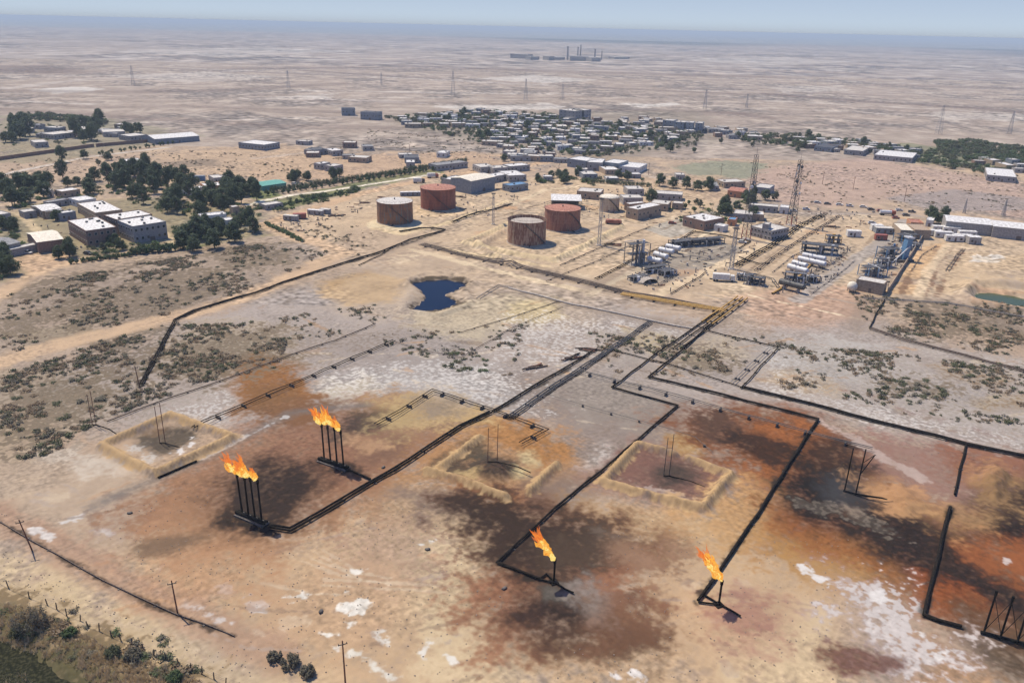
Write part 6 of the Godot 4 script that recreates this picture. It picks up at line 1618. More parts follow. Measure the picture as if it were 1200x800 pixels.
func pipes() -> void:
	var n := 0
	var b: Material = M.black_pipe
	pipeline("pipeline", "black double pipeline from the first flare to the crossing by the middle pit", [Vector2(-50.5, -142.2), Vector2(-45.9, -141.2), Vector2(-28.8, -165.0), Vector2(-24.5, -171.3), Vector2(-13.2, -189.8), Vector2(-5.5, -198.3)], 0.3, 0.55, b, 2, 0.85, 9)
	pipeline("pipeline", "black pipeline on the dark earth ridge beyond the crossing", [Vector2(-5.0, -198.9), Vector2(10.7, -221.7), Vector2(28.6, -246.9)], 0.3, 0.5, b, 1, 0.9, 9)
	pipeline("pipeline", "short black branch pipe to the flare beside the orange stain", [Vector2(-39.5, -166.5), Vector2(-32.5, -161.8)], 0.3, 0.5, b, 1)
	pipeline("pipeline", "dark grey pipe bundle running up to the pale concrete line", [Vector2(-0.2, -195.5), Vector2(10.4, -212.5), Vector2(38.8, -255.3), Vector2(50.6, -274.8)], 0.24, 0.5, M.dark_steel, 3, 0.8, 6)
	pipeline("pipeline", "dark double pipe on stubby supports ending inside the first banked pit", [Vector2(-83.1, -184.9), Vector2(-81.1, -187.9), Vector2(-71.8, -201.8), Vector2(-57.4, -223.5), Vector2(-39.7, -249.5)], 0.15, 0.9, b, 2, 1.1, 7)
	pipeline("pipeline", "thin dark pipe across the scrub above the orange stain", [Vector2(-107.0, -187.6), Vector2(-102.1, -194.4), Vector2(-96.2, -202.7), Vector2(-83.4, -218.8), Vector2(-79.1, -225.5), Vector2(-59.8, -249.0), Vector2(-48.9, -266.3)], 0.2, 0.4, M.brown_pipe, 1, 0.9, 9)
	pipeline("pipeline", "dark pipe between the bushes and the pale slope below the blue black pond", [Vector2(-39.7, -249.5), Vector2(-28.0, -241.9), Vector2(-16.4, -236.8), Vector2(-0.1, -265.2), Vector2(19.4, -289.8)], 0.12, 0.4, M.brown_pipe, 1, 0.9, 12)
	pipeline("pipeline", "short black pipe lying at the foot of the first pit's bank", [Vector2(-81.9, -160.4), Vector2(-76.0, -168.5)], 0.28, 0.3, b, 1, 0.9, 0)
	pipeline("pipeline", "twin pipe on posts bending round the sandy patch left of the middle pit", [Vector2(-35.8, -188.2), Vector2(-30.2, -197.1), Vector2(-22.8, -210.1), Vector2(-5.0, -198.9), Vector2(9.6, -187.6), Vector2(2.8, -179.9)], 0.14, 1.0, b, 2, 1.0, 7)
	pipeline("pipeline", "black pipeline with two corners feeding the burner on the sooty patch", [Vector2(78.7, -288.0), Vector2(56.6, -256.4), Vector2(44.6, -239.1), Vector2(30.2, -216.6), Vector2(47.7, -204.9), Vector2(26.2, -173.6), Vector2(10.4, -151.2), Vector2(-1.9, -131.6), Vector2(6.4, -126.7)], 0.32, 0.5, b, 1, 0.9, 11)
	pipeline("pipeline", "black pipeline crossing the rusty ground to the burner at the lower middle", [Vector2(80.3, -286.2), Vector2(62.6, -256.8), Vector2(42.4, -224.7), Vector2(73.9, -206.2), Vector2(85.8, -198.8), Vector2(56.5, -152.4), Vector2(44.2, -133.6), Vector2(36.1, -121.5)], 0.36, 0.55, b, 1, 0.9, 11)
	pipeline("pipeline", "second black pipe lying close beside the rusty ground pipeline", [Vector2(79.0, -188.6), Vector2(57.3, -153.8), Vector2(44.7, -134.2), Vector2(36.7, -122.5)], 0.3, 0.4, b, 1, 0.9, 0)
	pipeline("pipeline", "long black pipeline over the grey crust to the right edge", [Vector2(69.8, -218.8), Vector2(76.4, -214.9), Vector2(96.6, -201.5), Vector2(120.2, -185.9), Vector2(136.4, -178.3)], 0.3, 0.6, b, 2, 0.7, 8)
	pipeline("pipeline", "black pipes around the square of scrub by the yellow lines", [Vector2(70.0, -266.4), Vector2(90.8, -252.3), Vector2(69.1, -218.1)], 0.24, 0.5, b, 1, 0.9, 9)
	pipeline("pipeline", "thin double pipe inside the square of scrub", [Vector2(87.4, -250.5), Vector2(67.5, -221.7)], 0.14, 0.8, M.grey_pipe, 2, 1.0, 8)
	pipeline("pipeline", "black pipe across the scrub between the two long parallel lines", [Vector2(32.0, -246.4), Vector2(49.7, -236.5), Vector2(69.8, -218.8)], 0.2, 0.4, b, 1, 0.9, 9)
	pipeline("pipeline", "black pipe going down to the gap in the tan heaps", [Vector2(120.2, -185.9), Vector2(104.6, -161.1)], 0.32, 0.5, b, 1, 0.9, 9)
	pipeline("pipeline", "thick black pipe with a short foot at the lower right", [Vector2(100.8, -155.6), Vector2(88.8, -136.7), Vector2(77.6, -119.2), Vector2(79.5, -117.7), Vector2(83.0, -116.2)], 0.42, 0.5, b, 1, 0.9, 0)
	pipeline("pipeline", "thin double pipe on posts leading to the unlit risers at right", [Vector2(20.7, -227.4), Vector2(35.0, -218.7), Vector2(42.1, -214.2), Vector2(69.9, -196.5), Vector2(82.2, -187.8), Vector2(93.4, -181.0)], 0.12, 1.1, M.dark_steel, 2, 0.9, 7)
	pipeline("pipeline", "thin pipe on dark stubs crossing the grey brown flat", [Vector2(11.3, -209.7), Vector2(16.6, -206.5), Vector2(24.5, -201.5), Vector2(38.9, -192.4), Vector2(43.7, -189.3), Vector2(48.9, -185.7), Vector2(51.8, -177.8)], 0.07, 0.7, M.dark_steel, 1, 0.9, 8)
	pipeline("pipeline", "black pipeline beside the dirt road on the left", [Vector2(-108.2, -210.7), Vector2(-115.9, -245.5), Vector2(-120.0, -265.0), Vector2(-117.6, -275.2), Vector2(-101.2, -297.6), Vector2(-87.6, -324.2), Vector2(-64.5, -358.9), Vector2(-52.0, -385.5), Vector2(-36.9, -406.5)], 0.26, 0.6, b, 2, 0.7, 10)
	pipeline("pipeline", "short dark spur pipe leaving the roadside pipeline", [Vector2(-68.6, -338.7), Vector2(-62.0, -356.2), Vector2(-57.1, -376.7)], 0.22, 0.4, b, 1, 0.9, 9)
	pipeline("pipeline", "dark pipe from the white topped tank to the roadside pipeline", [Vector2(-59.4, -402.4), Vector2(-50.7, -410.7), Vector2(-36.2, -408.4)], 0.3, 0.5, b, 2, 0.9, 9)
	pipeline("pipeline", "long thin double pipe over the right hand flats", [Vector2(130.7, -273.0), Vector2(138.4, -262.5), Vector2(152.6, -249.2), Vector2(169.8, -232.7)], 0.26, 0.5, M.brown_pipe, 2, 1.4, 10)
	pipeline("pipeline", "dark pipe from the walled plant corner to the flats", [Vector2(150.8, -307.6), Vector2(139.0, -288.3), Vector2(130.4, -273.0)], 0.3, 0.5, b, 1, 0.9, 10)
	pipeline("pipeline", "rusty pipe corridor in front of the tank banks", [Vector2(-45.2, -377.8), Vector2(-24.9, -360.9), Vector2(-0.8, -344.4), Vector2(31.7, -320.2), Vector2(46.4, -308.7)], 0.22, 0.7, M.brown_pipe, 4, 1.3, 8)
	pipeline("pipeline", "brown pipe corridor behind the yellow lines", [Vector2(46.5, -309.8), Vector2(64.1, -301.3), Vector2(81.9, -290.2)], 0.2, 0.6, M.brown_pipe, 2, 1.0, 8)
	pipeline("pipeline", "yellow pipes running along the plant front", [Vector2(43.7, -306.2), Vector2(60.2, -297.8), Vector2(80.7, -288.2)], 0.34, 1.0, M.yellow_pipe, 3, 1.3, 7)
	pipeline("pipeline", "yellow pipes climbing toward the central road", [Vector2(71.0, -273.5), Vector2(80.5, -287.2), Vector2(92.4, -305.5)], 0.34, 0.9, M.yellow_pipe, 3, 2.0, 6)
	pipeline("pipeline", "black pipe bundle between the yellow lines and the scrub square", [Vector2(54.9, -250.1), Vector2(71.8, -274.4)], 0.25, 0.5, b, 3, 2.2, 8)
	pipeline("pipeline", "pale concrete channel across the middle of the field", [Vector2(-1.9, -311.8), Vector2(18.1, -296.9), Vector2(33.9, -286.9), Vector2(50.9, -276.7), Vector2(65.0, -268.7)], 0.45, 0.3, M.concrete, 1, 0.9, 0)
	pipeline("pipeline", "thin grey pipe along the bank of the blue black pond", [Vector2(-13.8, -297.7), Vector2(-5.8, -314.9), Vector2(-0.5, -311.9)], 0.15, 0.3, M.grey_pipe, 2, 1.6, 10)
	pipeline("pipeline", "thin dark pipe up the pale slope right of the pond", [Vector2(-18.0, -259.8), Vector2(-0.2, -276.8), Vector2(18.1, -296.9)], 0.15, 0.3, M.brown_pipe, 1, 1.6, 12)
	pipeline("pipeline", "dark pipe along the dike of the streaked tanks", [Vector2(20.7, -346.2), Vector2(40.5, -377.5), Vector2(73.9, -427.0)], 0.22, 0.5, M.brown_pipe, 1, 1.6, 9)
	pipeline("pipeline", "dark pipe beside the road left of the process floor", [Vector2(35.1, -326.5), Vector2(54.5, -357.5), Vector2(86.8, -402.0), Vector2(96.5, -419.5)], 0.22, 0.5, b, 2, 1.2, 9)
	pipeline("pipeline", "dark pipe edging the far side of the process floor", [Vector2(96.6, -417.6), Vector2(110.6, -409.7), Vector2(120.9, -398.2), Vector2(111.2, -383.9)], 0.3, 0.5, b, 1, 1.2, 9)
	pipeline("pipeline", "dark pipe on the near side of the process floor", [Vector2(64.1, -308.9), Vector2(81.2, -333.9), Vector2(86.3, -343.5)], 0.25, 0.5, M.brown_pipe, 1, 1.2, 9)
	pipeline("pipeline", "black pipe track climbing to the tall mast's clearing", [Vector2(101.3, -351.5), Vector2(130.1, -392.2), Vector2(160.9, -439.8), Vector2(183.4, -468.2)], 0.3, 0.7, b, 3, 1.4, 9)
	pipeline("pipeline", "dark pipe track beside the grey drums", [Vector2(108.6, -345.3), Vector2(137.9, -389.6), Vector2(167.8, -432.4), Vector2(192.6, -466.9)], 0.26, 0.6, M.brown_pipe, 2, 1.2, 9)
	pipeline("pipeline", "black pipe corner beyond the tall central mast", [Vector2(107.1, -367.9), Vector2(113.7, -356.8), Vector2(119.0, -358.6)], 0.28, 0.6, b, 1, 1.2, 9)
	pipeline("pipeline", "long grey pipe running down the dike behind the red tank", [Vector2(-33.8, -424.2), Vector2(-21.2, -448.7), Vector2(-1.9, -476.6)], 0.25, 0.6, b, 2, 1.0, 9)
	pipeline("pipeline", "low rusty pipe along the lower left dirt track", [Vector2(-113.4, -145.4), Vector2(-101.7, -138.1), Vector2(-89.0, -130.8), Vector2(-77.1, -123.9), Vector2(-68.6, -119.5), Vector2(-59.7, -115.0), Vector2(-47.2, -109.8)], 0.13, 0.25, M.brown_pipe, 1, 0.9, 7)
	pipeline("pipeline", "yellowed pipe bank beside the grey drums", [Vector2(106.4, -312.0), Vector2(124.8, -336.1), Vector2(147.8, -372.9)], 0.5, 0.5, M.yellow_pipe, 1, 0.9, 7)

	for e in [[[Vector2(56.2, -335.8), Vector2(75.4, -363.7), Vector2(85.4, -369.0), Vector2(96.1, -362.5)], "across the middle of the process floor"], [[Vector2(50.7, -322.9), Vector2(60.2, -318.9), Vector2(73.4, -339.8)], "around the arched shelter"], [[Vector2(69.8, -373.8), Vector2(86.4, -400.2), Vector2(95.2, -404.6)], "behind the white drums"], [[Vector2(82.9, -357.0), Vector2(101.2, -370.4), Vector2(109.4, -383.7)], "on the right half of the process floor"], [[Vector2(115.6, -343.2), Vector2(134.8, -373.3), Vector2(149.8, -390.7)], "left of the grey drums"], [[Vector2(131.6, -341.9), Vector2(152.6, -365.9), Vector2(164.3, -383.8)], "right of the grey drums"], [[Vector2(122.6, -313.2), Vector2(139.2, -334.8), Vector2(161.8, -366.6)], "along the near side of the central road"], [[Vector2(107.1, -339.9), Vector2(112.9, -333.9), Vector2(111.8, -318.1)], "between the box lorry's machinery and the drums"], [[Vector2(13.8, -322.4), Vector2(38.6, -356.1), Vector2(59.5, -389.1)], "between the tank dike and the process floor"], [[Vector2(142.8, -309.2), Vector2(158.5, -307.1), Vector2(174.8, -305.1), Vector2(197.1, -290.4)], "in front of the green pond"], [[Vector2(181.5, -351.3), Vector2(199.2, -379.0), Vector2(217.0, -400.1)], "down the bare strip beside the rig yard"], [[Vector2(198.6, -352.7), Vector2(217.5, -380.6), Vector2(228.1, -394.4)], "in the bare strip left of the green pond"]]:
		pipeline("pipeline", "low grey brown pipe " + e[1], e[0], 0.16, 0.45, [M.grey_pipe, M.dark_steel, M.brown_pipe][n % 3], 1 + n % 2, 1.2, 6)
		n += 1


func masts() -> void:
	light_mast("slim grey light mast between the red tank and the dike", Vector2(-11.7, -424.4), 16.5, 1.1)
	light_mast("tall grey light mast at the corner of the streaked tank dike", Vector2(42.1, -385.8), 23.0, 1.4)
	light_mast("tall grey light mast right of the process floor", Vector2(98.6, -348.5), 18.5, 1.6)
	comms_tower("tall lattice tower hung with antennas behind the flat station house", Vector2(154.5, -439.1), 36.0, 3.8, 9)
	comms_tower("lattice tower with a red foot among the trees", Vector2(120.2, -405.1), 43.0, 3.2, 4)
	var n := 0
	for e in [["standing farthest left beyond the white streak", Vector2(-610.2, -1318.2), 30], ["above the two dark blocks on the plain", Vector2(-365.0, -1322.6), 28], ["alone between the two dark blocks and the village", Vector2(-236.8, -1445.4), 21], ["beyond the near end of the village", Vector2(-97.3, -1249.6), 36], ["beyond the village over the white streak", Vector2(11.8, -1219.4), 30], ["beyond the village near the long apartment block", Vector2(66.5, -1234.3), 23], ["beyond the blue apartment blocks", Vector2(257.2, -1135.9), 26], ["right of the blue apartment blocks", Vector2(325.7, -1177.6), 19], ["tall against the reddish plain at right", Vector2(464.6, -903.8), 31], ["near the right edge of the plain", Vector2(552.0, -920.1), 25], ["small by the dirt road above the white cabins", Vector2(273.9, -482.6), 9], ["beside the flooded flat at right", Vector2(295.1, -477.8), 10]]:
		pylon("grey steel lattice pylon " + e[0], e[1], e[2], 0.3 + n * 0.4)
		n += 1
	n = 0
	for e in [["at the left edge of the dirt track", Vector2(-95.5, -132.5), 7.6, 0.13], ["leaning over the low rusty pipe", Vector2(-59.3, -115.2), 7.4, 0.02], ["near the white crust at the bottom", Vector2(-25.6, -98.9), 9.5, 0.0], ["beside the black roadside pipeline", Vector2(-107.4, -208.4), 7.4, 0.06]]:
		utility_pole("brown wooden pole with a cross arm " + e[0], e[1], e[2], e[3])
	for e in [Vector2(-46.5, -677.5), Vector2(-87.4, -661.7), Vector2(-138.0, -635.9), Vector2(-3.8, -694.1), Vector2(34.7, -657.6), Vector2(98.1, -594.0), Vector2(152.7, -597.7), Vector2(234.2, -554.3), Vector2(252.4, -515.8), Vector2(219.0, -571.6)]:
		utility_pole("thin service pole on the bare ground short of the village", e, 9.0, 0.0, "service poles short of the village")


func tanks() -> void:
	tank("rust streaked tank with a white top, leftmost of the big tanks", Vector2(-65.2, -427.0), 9.7, 11.4, M.tank_orange, M.pale_roof, 0)
	tank("dark red tank with a red cone roof in front of the grey warehouse", Vector2(-45.3, -464.5), 10.3, 12.0, M.tank_red, M.rust_roof, 0)
	tank("tank with pale vertical streaks and a sunken pale deck", Vector2(6.1, -389.2), 9.6, 11.6, M.tank_streak, M.concrete, 1)
	tank("red brown tank with a faded roof behind the streaked tank", Vector2(25.4, -420.2), 9.6, 11.0, M.tank_brown, M.rust_roof, 0)
	tank("small beige tank with a domed top near the sheds", Vector2(55.6, -468.5), 6.0, 8.0, M.tank_beige, M.cream_roof, 2)


func process_area() -> void:
	var g := "drums lying on the process floor"
	for e in [[Vector2(61.9, -353.8), Vector2(66.7, -350.0), "nearest of the white drums"], [Vector2(66.1, -362.9), Vector2(70.7, -357.4), "second white drum from the column cluster"], [Vector2(69.7, -370.7), Vector2(75.2, -366.6), "third white drum from the column cluster"], [Vector2(74.2, -377.4), Vector2(79.6, -373.1), "farthest of the white drums"]]:
		vessel("%s on the left process floor" % e[2], e[0], e[1], 1.3, 1.2, M.silver, g)
	g = "grey drums beside the central road"
	for e in [[Vector2(137.4, -367.5), Vector2(145.2, -360.8), "long grey drum at the far end of the row"], [Vector2(133.3, -361.3), Vector2(142.1, -352.1), "longest grey drum, second from the far end"], [Vector2(128.1, -353.7), Vector2(132.3, -348.6), "short grey drum in the middle of the row"], [Vector2(124.3, -347.9), Vector2(129.9, -340.4), "grey drum with pale caps nearest the camera in the row"]]:
		vessel(e[2] + " beside the central road", e[0], e[1], 1.25, 1.0, M.silver, g)
	vessel("dark drum on a frame at the end of the yellowed pipe bank", Vector2(112.5, -321.7), Vector2(119.7, -314.2), 1.3, 1.6, M.dark_steel)
	skid("process_unit", "tall cluster of columns with white vessels at the left process floor", Vector2(56.5, -354.8), 0.5, 11, 7, 9.5, M.grey_pipe, 1)
	skid("process_unit", "low pipe rack with dark frames in the middle of the process floor", Vector2(63.1, -341.6), 0.5, 13, 5, 2.6, M.dark_steel, 2)
	skid("process_unit", "dark pipe manifold behind the white drums", Vector2(84.1, -388.0), 0.5, 15, 7, 3.0, M.dark_steel, 3)
	skid("process_unit", "dark grey pump row at the far side of the process floor", Vector2(97.0, -392.5), 0.4, 20, 6, 3.2, M.dark_steel, 4)
	skid("process_unit", "low valve skid near the arched shelter", Vector2(53.6, -328.0), 0.5, 9, 5, 2.0, M.grey_pipe, 5)
	skid("process_unit", "pale pipe skid on the near part of the process floor", Vector2(67.5, -336.7), 0.6, 8, 5, 2.4, M.silver, 6)
	skid("process_unit", "dark compressor frame beyond the grey drums", Vector2(149.2, -379.3), -0.3, 18, 8, 4.5, M.dark_steel, 7)
	skid("process_unit", "yellow topped manifold beyond the compressor frame", Vector2(163.7, -400.4), -0.2, 8, 5, 4.0, M.yellow_pipe, 8)
	skid("process_unit", "dark pump frame at the end of the grey drums", Vector2(121.2, -329.6), -0.3, 9, 6, 4.5, M.dark_steel, 9)
	skid("process_unit", "small dark pump skid right of the end drum", Vector2(129.5, -331.5), 0.4, 6, 4, 2.6, M.dark_steel, 10)
	skid("process_unit", "machinery beside the white box lorry", Vector2(102.8, -325.7), -0.4, 9, 5, 3.2, M.dark_steel, 11)
	skid("process_unit", "pale pumps right of the white box lorry", Vector2(100.0, -331.7), -0.3, 7, 4, 2.6, M.silver, 12)
	# the blue rig inside the wall
	skid("process_unit", "blue pipe skid just behind the walled corner", Vector2(160.1, -342.8), 0.3, 11, 8, 4.6, M.blue_paint, 13)
	skid("process_unit", "blue machine frame in the middle of the rig yard", Vector2(180.2, -372.7), 0.3, 10, 8, 5.5, M.blue_paint, 14)
	skid("process_unit", "grey tank skid beside the blue machine frame", Vector2(171.6, -357.4), 0.3, 9, 6, 4.0, M.silver, 15)
	skid("process_unit", "blue and white module at the far end of the rig yard", Vector2(204.7, -407.7), 0.2, 12, 8, 4.0, M.blue_paint, 16)
	skid("process_unit", "pale module against the yard wall", Vector2(200.1, -391.9), 0.2, 8, 6, 3.0, M.silver, 17)
	var t := thing("rig_mast", "blue inclined rig mast rising over the yard", "rig", on(Vector2(186.1, -370.2)), 0.2)
	part(t, "mast", Geo.new().box(Transform3D(Basis(Vector3.BACK, -0.10), Vector3(0.6, 5.6, 0)), Vector3(2.6, 11.2, 3.0)), M.blue_paint)
	part(t, "crown_block", Geo.new().box(Transform3D(Basis(Vector3.BACK, -0.10), Vector3(1.15, 11.4, 0)), Vector3(3.4, 0.6, 3.8)), M.silver)
	for z in [-1.9, 1.9]:
		part(t, "stay", Geo.new().tube(Vector3(-6.5, 0, z), Vector3(1.0, 7.5, z), 0.3, 0.3, 6), M.silver)
	part(t, "base", Geo.new().at(-0.5, -0.3, 0, 9, 1.3, 6), M.dark_steel)
	house("perimeter_wall", "brown and grey block wall at the near end of the rig yard", "wall", Vector2(143.7, -320.6), Vector2(152.6, -314.4), Vector2(156.2, -320.3), 4.6, M.tan_wall, M.pale_roof, 0, 0, 0)
	var w := thing("perimeter_wall", "long low tan wall along the right side of the rig yard", "wall", on(Vector2(155.8, -316.9)))
	var q: Vector3 = on(Vector2(218.5, -418.1)) - w.position
	part(w, "panel", Geo.new().box(Transform3D(Basis(Vector3.UP, atan2(-q.z, q.x)), q * 0.5 + Vector3(0, 0.9, 0)), Vector3(q.length(), 2.4, 0.3)), M.tan_wall)
	t = thing("arched_shelter", "arched concrete shelter at the near edge of the process floor", "shelter", on(Vector2(56.9, -325.8)), 0.5)
	var sh := Geo.new()
	for i in 8:
		var f0 := PI * i / 8
		var f1 := PI * (i + 1) / 8
		sh.quad(Vector3(cos(f0) * 4, sin(f0) * 2, 2.5), Vector3(cos(f0) * 4, sin(f0) * 2, -2.5), Vector3(cos(f1) * 4, sin(f1) * 2, -2.5), Vector3(cos(f1) * 4, sin(f1) * 2, 2.5))
	part(t, "vault", sh, M.concrete)
	part(t, "back_wall", Geo.new().at(0, -0.2, -2.2, 6.6, 1.6, 0.2), M.dark_concrete)
	t = thing("spherical_vessel", "small round tan vessel in front of the walled corner", "vessel", on(Vector2(141.3, -318.1)))
	part(t, "shell", Geo.new().ball(Vector3(0, 2.4, 0), Vector3(2.1, 2.1, 2.1), 18, 10), M.cream_roof)
	for x in [-1.3, 1.3]:
		for z in [-1.3, 1.3]:
			part(t, "leg", Geo.new().tube(Vector3(x, -0.2, z), Vector3(x * 0.9, 2.2, z * 0.9), 0.14, -1, 6), M.dark_steel)


func buildings() -> void:
	var b := "building"
	# left compound
	house("school_block", "long two storey block with a bright flat roof and bands of windows", b, Vector2(-198.9, -360.3), Vector2(-189.1, -369.7), Vector2(-207.1, -390.6), 7.4, M.brick_wall, M.white_roof, 2, 0, 7, 2.6)
	var u := house("school_block", "two storey block right of the long one, with a notched white roof", b, Vector2(-180.6, -368.0), Vector2(-169.7, -379.8), Vector2(-180.6, -393.7), 8.0, M.grey_wall, M.white_roof, 2, 0, 5, 2.6)
	house("school_block", "rear wing of the notched block, roof reaching toward the trees", b, Vector2(-195.1, -382.5), Vector2(-183.4, -396.1), Vector2(-193.5, -406.1), 7.6, M.brick_wall, M.white_roof, 2, 0, 3, 2.6)
	house("hall", "broad low hall with a white roof behind the two long blocks", b, Vector2(-218.2, -407.2), Vector2(-208.4, -416.5), Vector2(-229.6, -438.6), 5.0, M.tan_wall, M.white_roof, 1, 0, 5)
	house("shed", "open fronted shed with a cream sheet roof near the parked cars", b, Vector2(-214.9, -347.7), Vector2(-207.0, -354.6), Vector2(-221.5, -369.6), 5.0, M.brick_wall, M.cream_roof, 0, 1, 0)
	house("shed", "shed with a grey sheet roof at the left edge of the compound", b, Vector2(-225.8, -343.3), Vector2(-223.3, -348.8), Vector2(-235.4, -361.9), 4.5, M.grey_wall, M.grey_roof, 1, 1, 0)
	house("lean_to", "long low lean-to with a pale roof beside the grey roofed shed", b, Vector2(-223.3, -341.1), Vector2(-217.0, -352.1), Vector2(-219.8, -356.5), 3.0, M.grey_wall, M.pale_roof, 0, 0, 0)
	house("house", "house with a white sheet roof at the back of the compound", b, Vector2(-250.0, -414.5), Vector2(-243.9, -421.5), Vector2(-255.0, -433.6), 4.0, M.tan_wall, M.white_roof, 1, 1, 0)
	house("house", "narrow white roofed house in front of the back house", b, Vector2(-247.7, -413.4), Vector2(-241.4, -419.4), Vector2(-245.0, -424.4), 3.6, M.tan_wall, M.white_roof, 1, 0, 1)
	house("house", "blue grey walled house beside the long block", b, Vector2(-237.3, -407.6), Vector2(-232.3, -414.3), Vector2(-236.1, -418.1), 4.0, M.steel_clad, M.white_roof, 1, 0, 1)
	house("house", "low house with a pale roof beside the lane", b, Vector2(-259.2, -413.0), Vector2(-255.1, -417.6), Vector2(-259.8, -423.5), 3.2, M.grey_wall, M.pale_roof, 1, 0, 0)
	house("house", "small house with a white roof under the tall trees", b, Vector2(-244.5, -441.3), Vector2(-238.8, -449.1), Vector2(-247.2, -458.0), 3.6, M.white_wall, M.white_roof, 1, 0, 0)
	house("house", "white roofed house beyond the compound lawn", b, Vector2(-267.2, -465.8), Vector2(-261.1, -474.5), Vector2(-266.5, -482.0), 3.6, M.tan_wall, M.white_roof, 1, 0, 0)
	house("house", "tiny pale house between the tree rows", b, Vector2(-278.2, -469.2), Vector2(-275.7, -472.1), Vector2(-280.8, -479.6), 3.2, M.white_wall, M.white_roof, 1, 0, 0)
	house("house", "low reddish roofed house at the left edge", b, Vector2(-267.9, -403.0), Vector2(-263.9, -409.5), Vector2(-270.2, -417.2), 3.4, M.grey_wall, M.pale_roof, 1, 0, 0)
	house("house", "long flat house behind the compound's back fence", b, Vector2(-259.9, -437.9), Vector2(-253.9, -447.9), Vector2(-257.2, -452.4), 3.0, M.grey_wall, M.grey_roof, 1, 0, 0)
	house("garage", "square windowless store with a pale roof on the open ground", b, Vector2(-276.3, -572.9), Vector2(-268.6, -581.8), Vector2(-277.7, -592.5), 4.0, M.grey_wall, M.white_roof, 0, 0, 0)
	house("house", "orange walled house with a white roof among the dark trees", b, Vector2(-190.4, -488.3), Vector2(-181.2, -495.1), Vector2(-187.2, -506.1), 4.2, M.orange_wall, M.white_roof, 1, 0, 0)
	house("house", "low white roofed wing left of the orange house", b, Vector2(-198.4, -478.9), Vector2(-192.9, -493.3), Vector2(-196.0, -498.6), 3.2, M.white_wall, M.white_roof, 1, 0, 0)
	house("house", "white roofed house at the near edge of the big wood", b, Vector2(-163.8, -409.4), Vector2(-153.3, -416.6), Vector2(-156.7, -422.5), 4.0, M.white_wall, M.white_roof, 1, 0, 1)
	house("house", "small white house at the corner of the wood", b, Vector2(-150.8, -405.2), Vector2(-146.6, -409.6), Vector2(-149.8, -415.3), 3.0, M.white_wall, M.white_roof, 0, 0, 0)
	house("pump_house", "tiny square house with a white cap beside the wood", b, Vector2(-155.8, -433.5), Vector2(-152.9, -436.0), Vector2(-154.8, -440.3), 4.0, M.tan_wall, M.white_roof, 0, 0, 0)
	house("house", "grey house with two dark openings on the bare ground above the avenue", b, Vector2(-197.7, -521.4), Vector2(-192.3, -525.3), Vector2(-198.2, -535.9), 3.4, M.grey_wall, M.pale_roof, 1, 0, 0)
	house("house", "pale house next to the grey one above the avenue", b, Vector2(-192.0, -527.6), Vector2(-188.2, -531.4), Vector2(-193.0, -540.6), 3.0, M.grey_wall, M.pale_roof, 1, 0, 0)
	house("greenhouse", "long low shelter under bright green netting by the avenue", b, Vector2(-159.9, -501.4), Vector2(-148.4, -514.7), Vector2(-154.2, -529.4), 3.0, M.green_paint, M.green_paint, 0, 1, 0)
	house("shed", "weathered shed beside the dirt yard under the avenue", b, Vector2(-141.1, -445.3), Vector2(-133.6, -453.1), Vector2(-137.0, -460.0), 2.8, M.grey_wall, M.pale_roof, 1, 0, 0)
	house("shed", "long whitewashed shed on the ridge behind the left wood", b, Vector2(-307.3, -688.6), Vector2(-280.0, -716.3), Vector2(-297.9, -737.2), 4.5, M.steel_clad, M.white_roof, 0, 1, 0)
	house("shed", "white shed with two bays above the reddish flats", b, Vector2(-233.5, -679.9), Vector2(-208.6, -668.6), Vector2(-216.8, -693.6), 4.5, M.steel_clad, M.white_roof, 1, 0, 0)
	for e in [[Vector2(-401.8, -703.7), Vector2(-392.8, -723.4), Vector2(-404.5, -740.0), "white roofed house behind the far left trees"], [Vector2(-370.5, -727.6), Vector2(-354.9, -736.8), Vector2(-367.5, -753.8), "pale house right of the far left trees"], [Vector2(-335.5, -704.3), Vector2(-326.5, -717.7), Vector2(-336.7, -734.0), "house with a grey white roof by the far left row of trees"], [Vector2(-402.4, -740.4), Vector2(-392.6, -748.8), Vector2(-404.8, -766.6), "small pale house deep in the far left trees"], [Vector2(-390.7, -655.2), Vector2(-383.1, -661.6), Vector2(-393.6, -675.6), "little house under the far left trees"], [Vector2(-450.0, -735.5), Vector2(-440.8, -743.7), Vector2(-453.2, -761.3), "white house behind the leftmost trees"]]:
		house("house", e[3], b, e[0], e[1], e[2], 4.0, M.grey_wall, M.pale_roof, 1, 0, 0)
	for e in [[Vector2(-383.6, -586.6), Vector2(-349.1, -667.9), "long dark wall along the far left road"], [Vector2(-347.8, -668.1), Vector2(-302.6, -718.7), "dusty wall running on toward the whitewashed shed"]]:
		var f := thing("boundary_wall", e[2], "wall", on(e[0]))
		var far: Vector3 = on(e[1]) - f.position
		for i in 10:
			part(f, "panel", Geo.new().box(Transform3D(Basis(Vector3.UP, atan2(-far.z, far.x)), far * ((i + 0.5) / 10.0) + Vector3(0, 1.2, 0)), Vector3(far.length() / 10.0 - 0.15, 3.0, 0.3)), M.brick_wall)
	# around the tanks
	house("warehouse", "big grey steel warehouse with a cream roof behind the red tank", "warehouse", Vector2(-28.4, -507.0), Vector2(-13.7, -525.9), Vector2(-25.6, -539.1), 8.0, M.steel_clad, M.cream_roof, 0, 1, 0)
	house("shed", "white annex roof beside the grey warehouse", b, Vector2(-42.9, -526.4), Vector2(-34.1, -537.2), Vector2(-37.6, -546.6), 5.0, M.grey_wall, M.white_roof, 0, 0, 0)
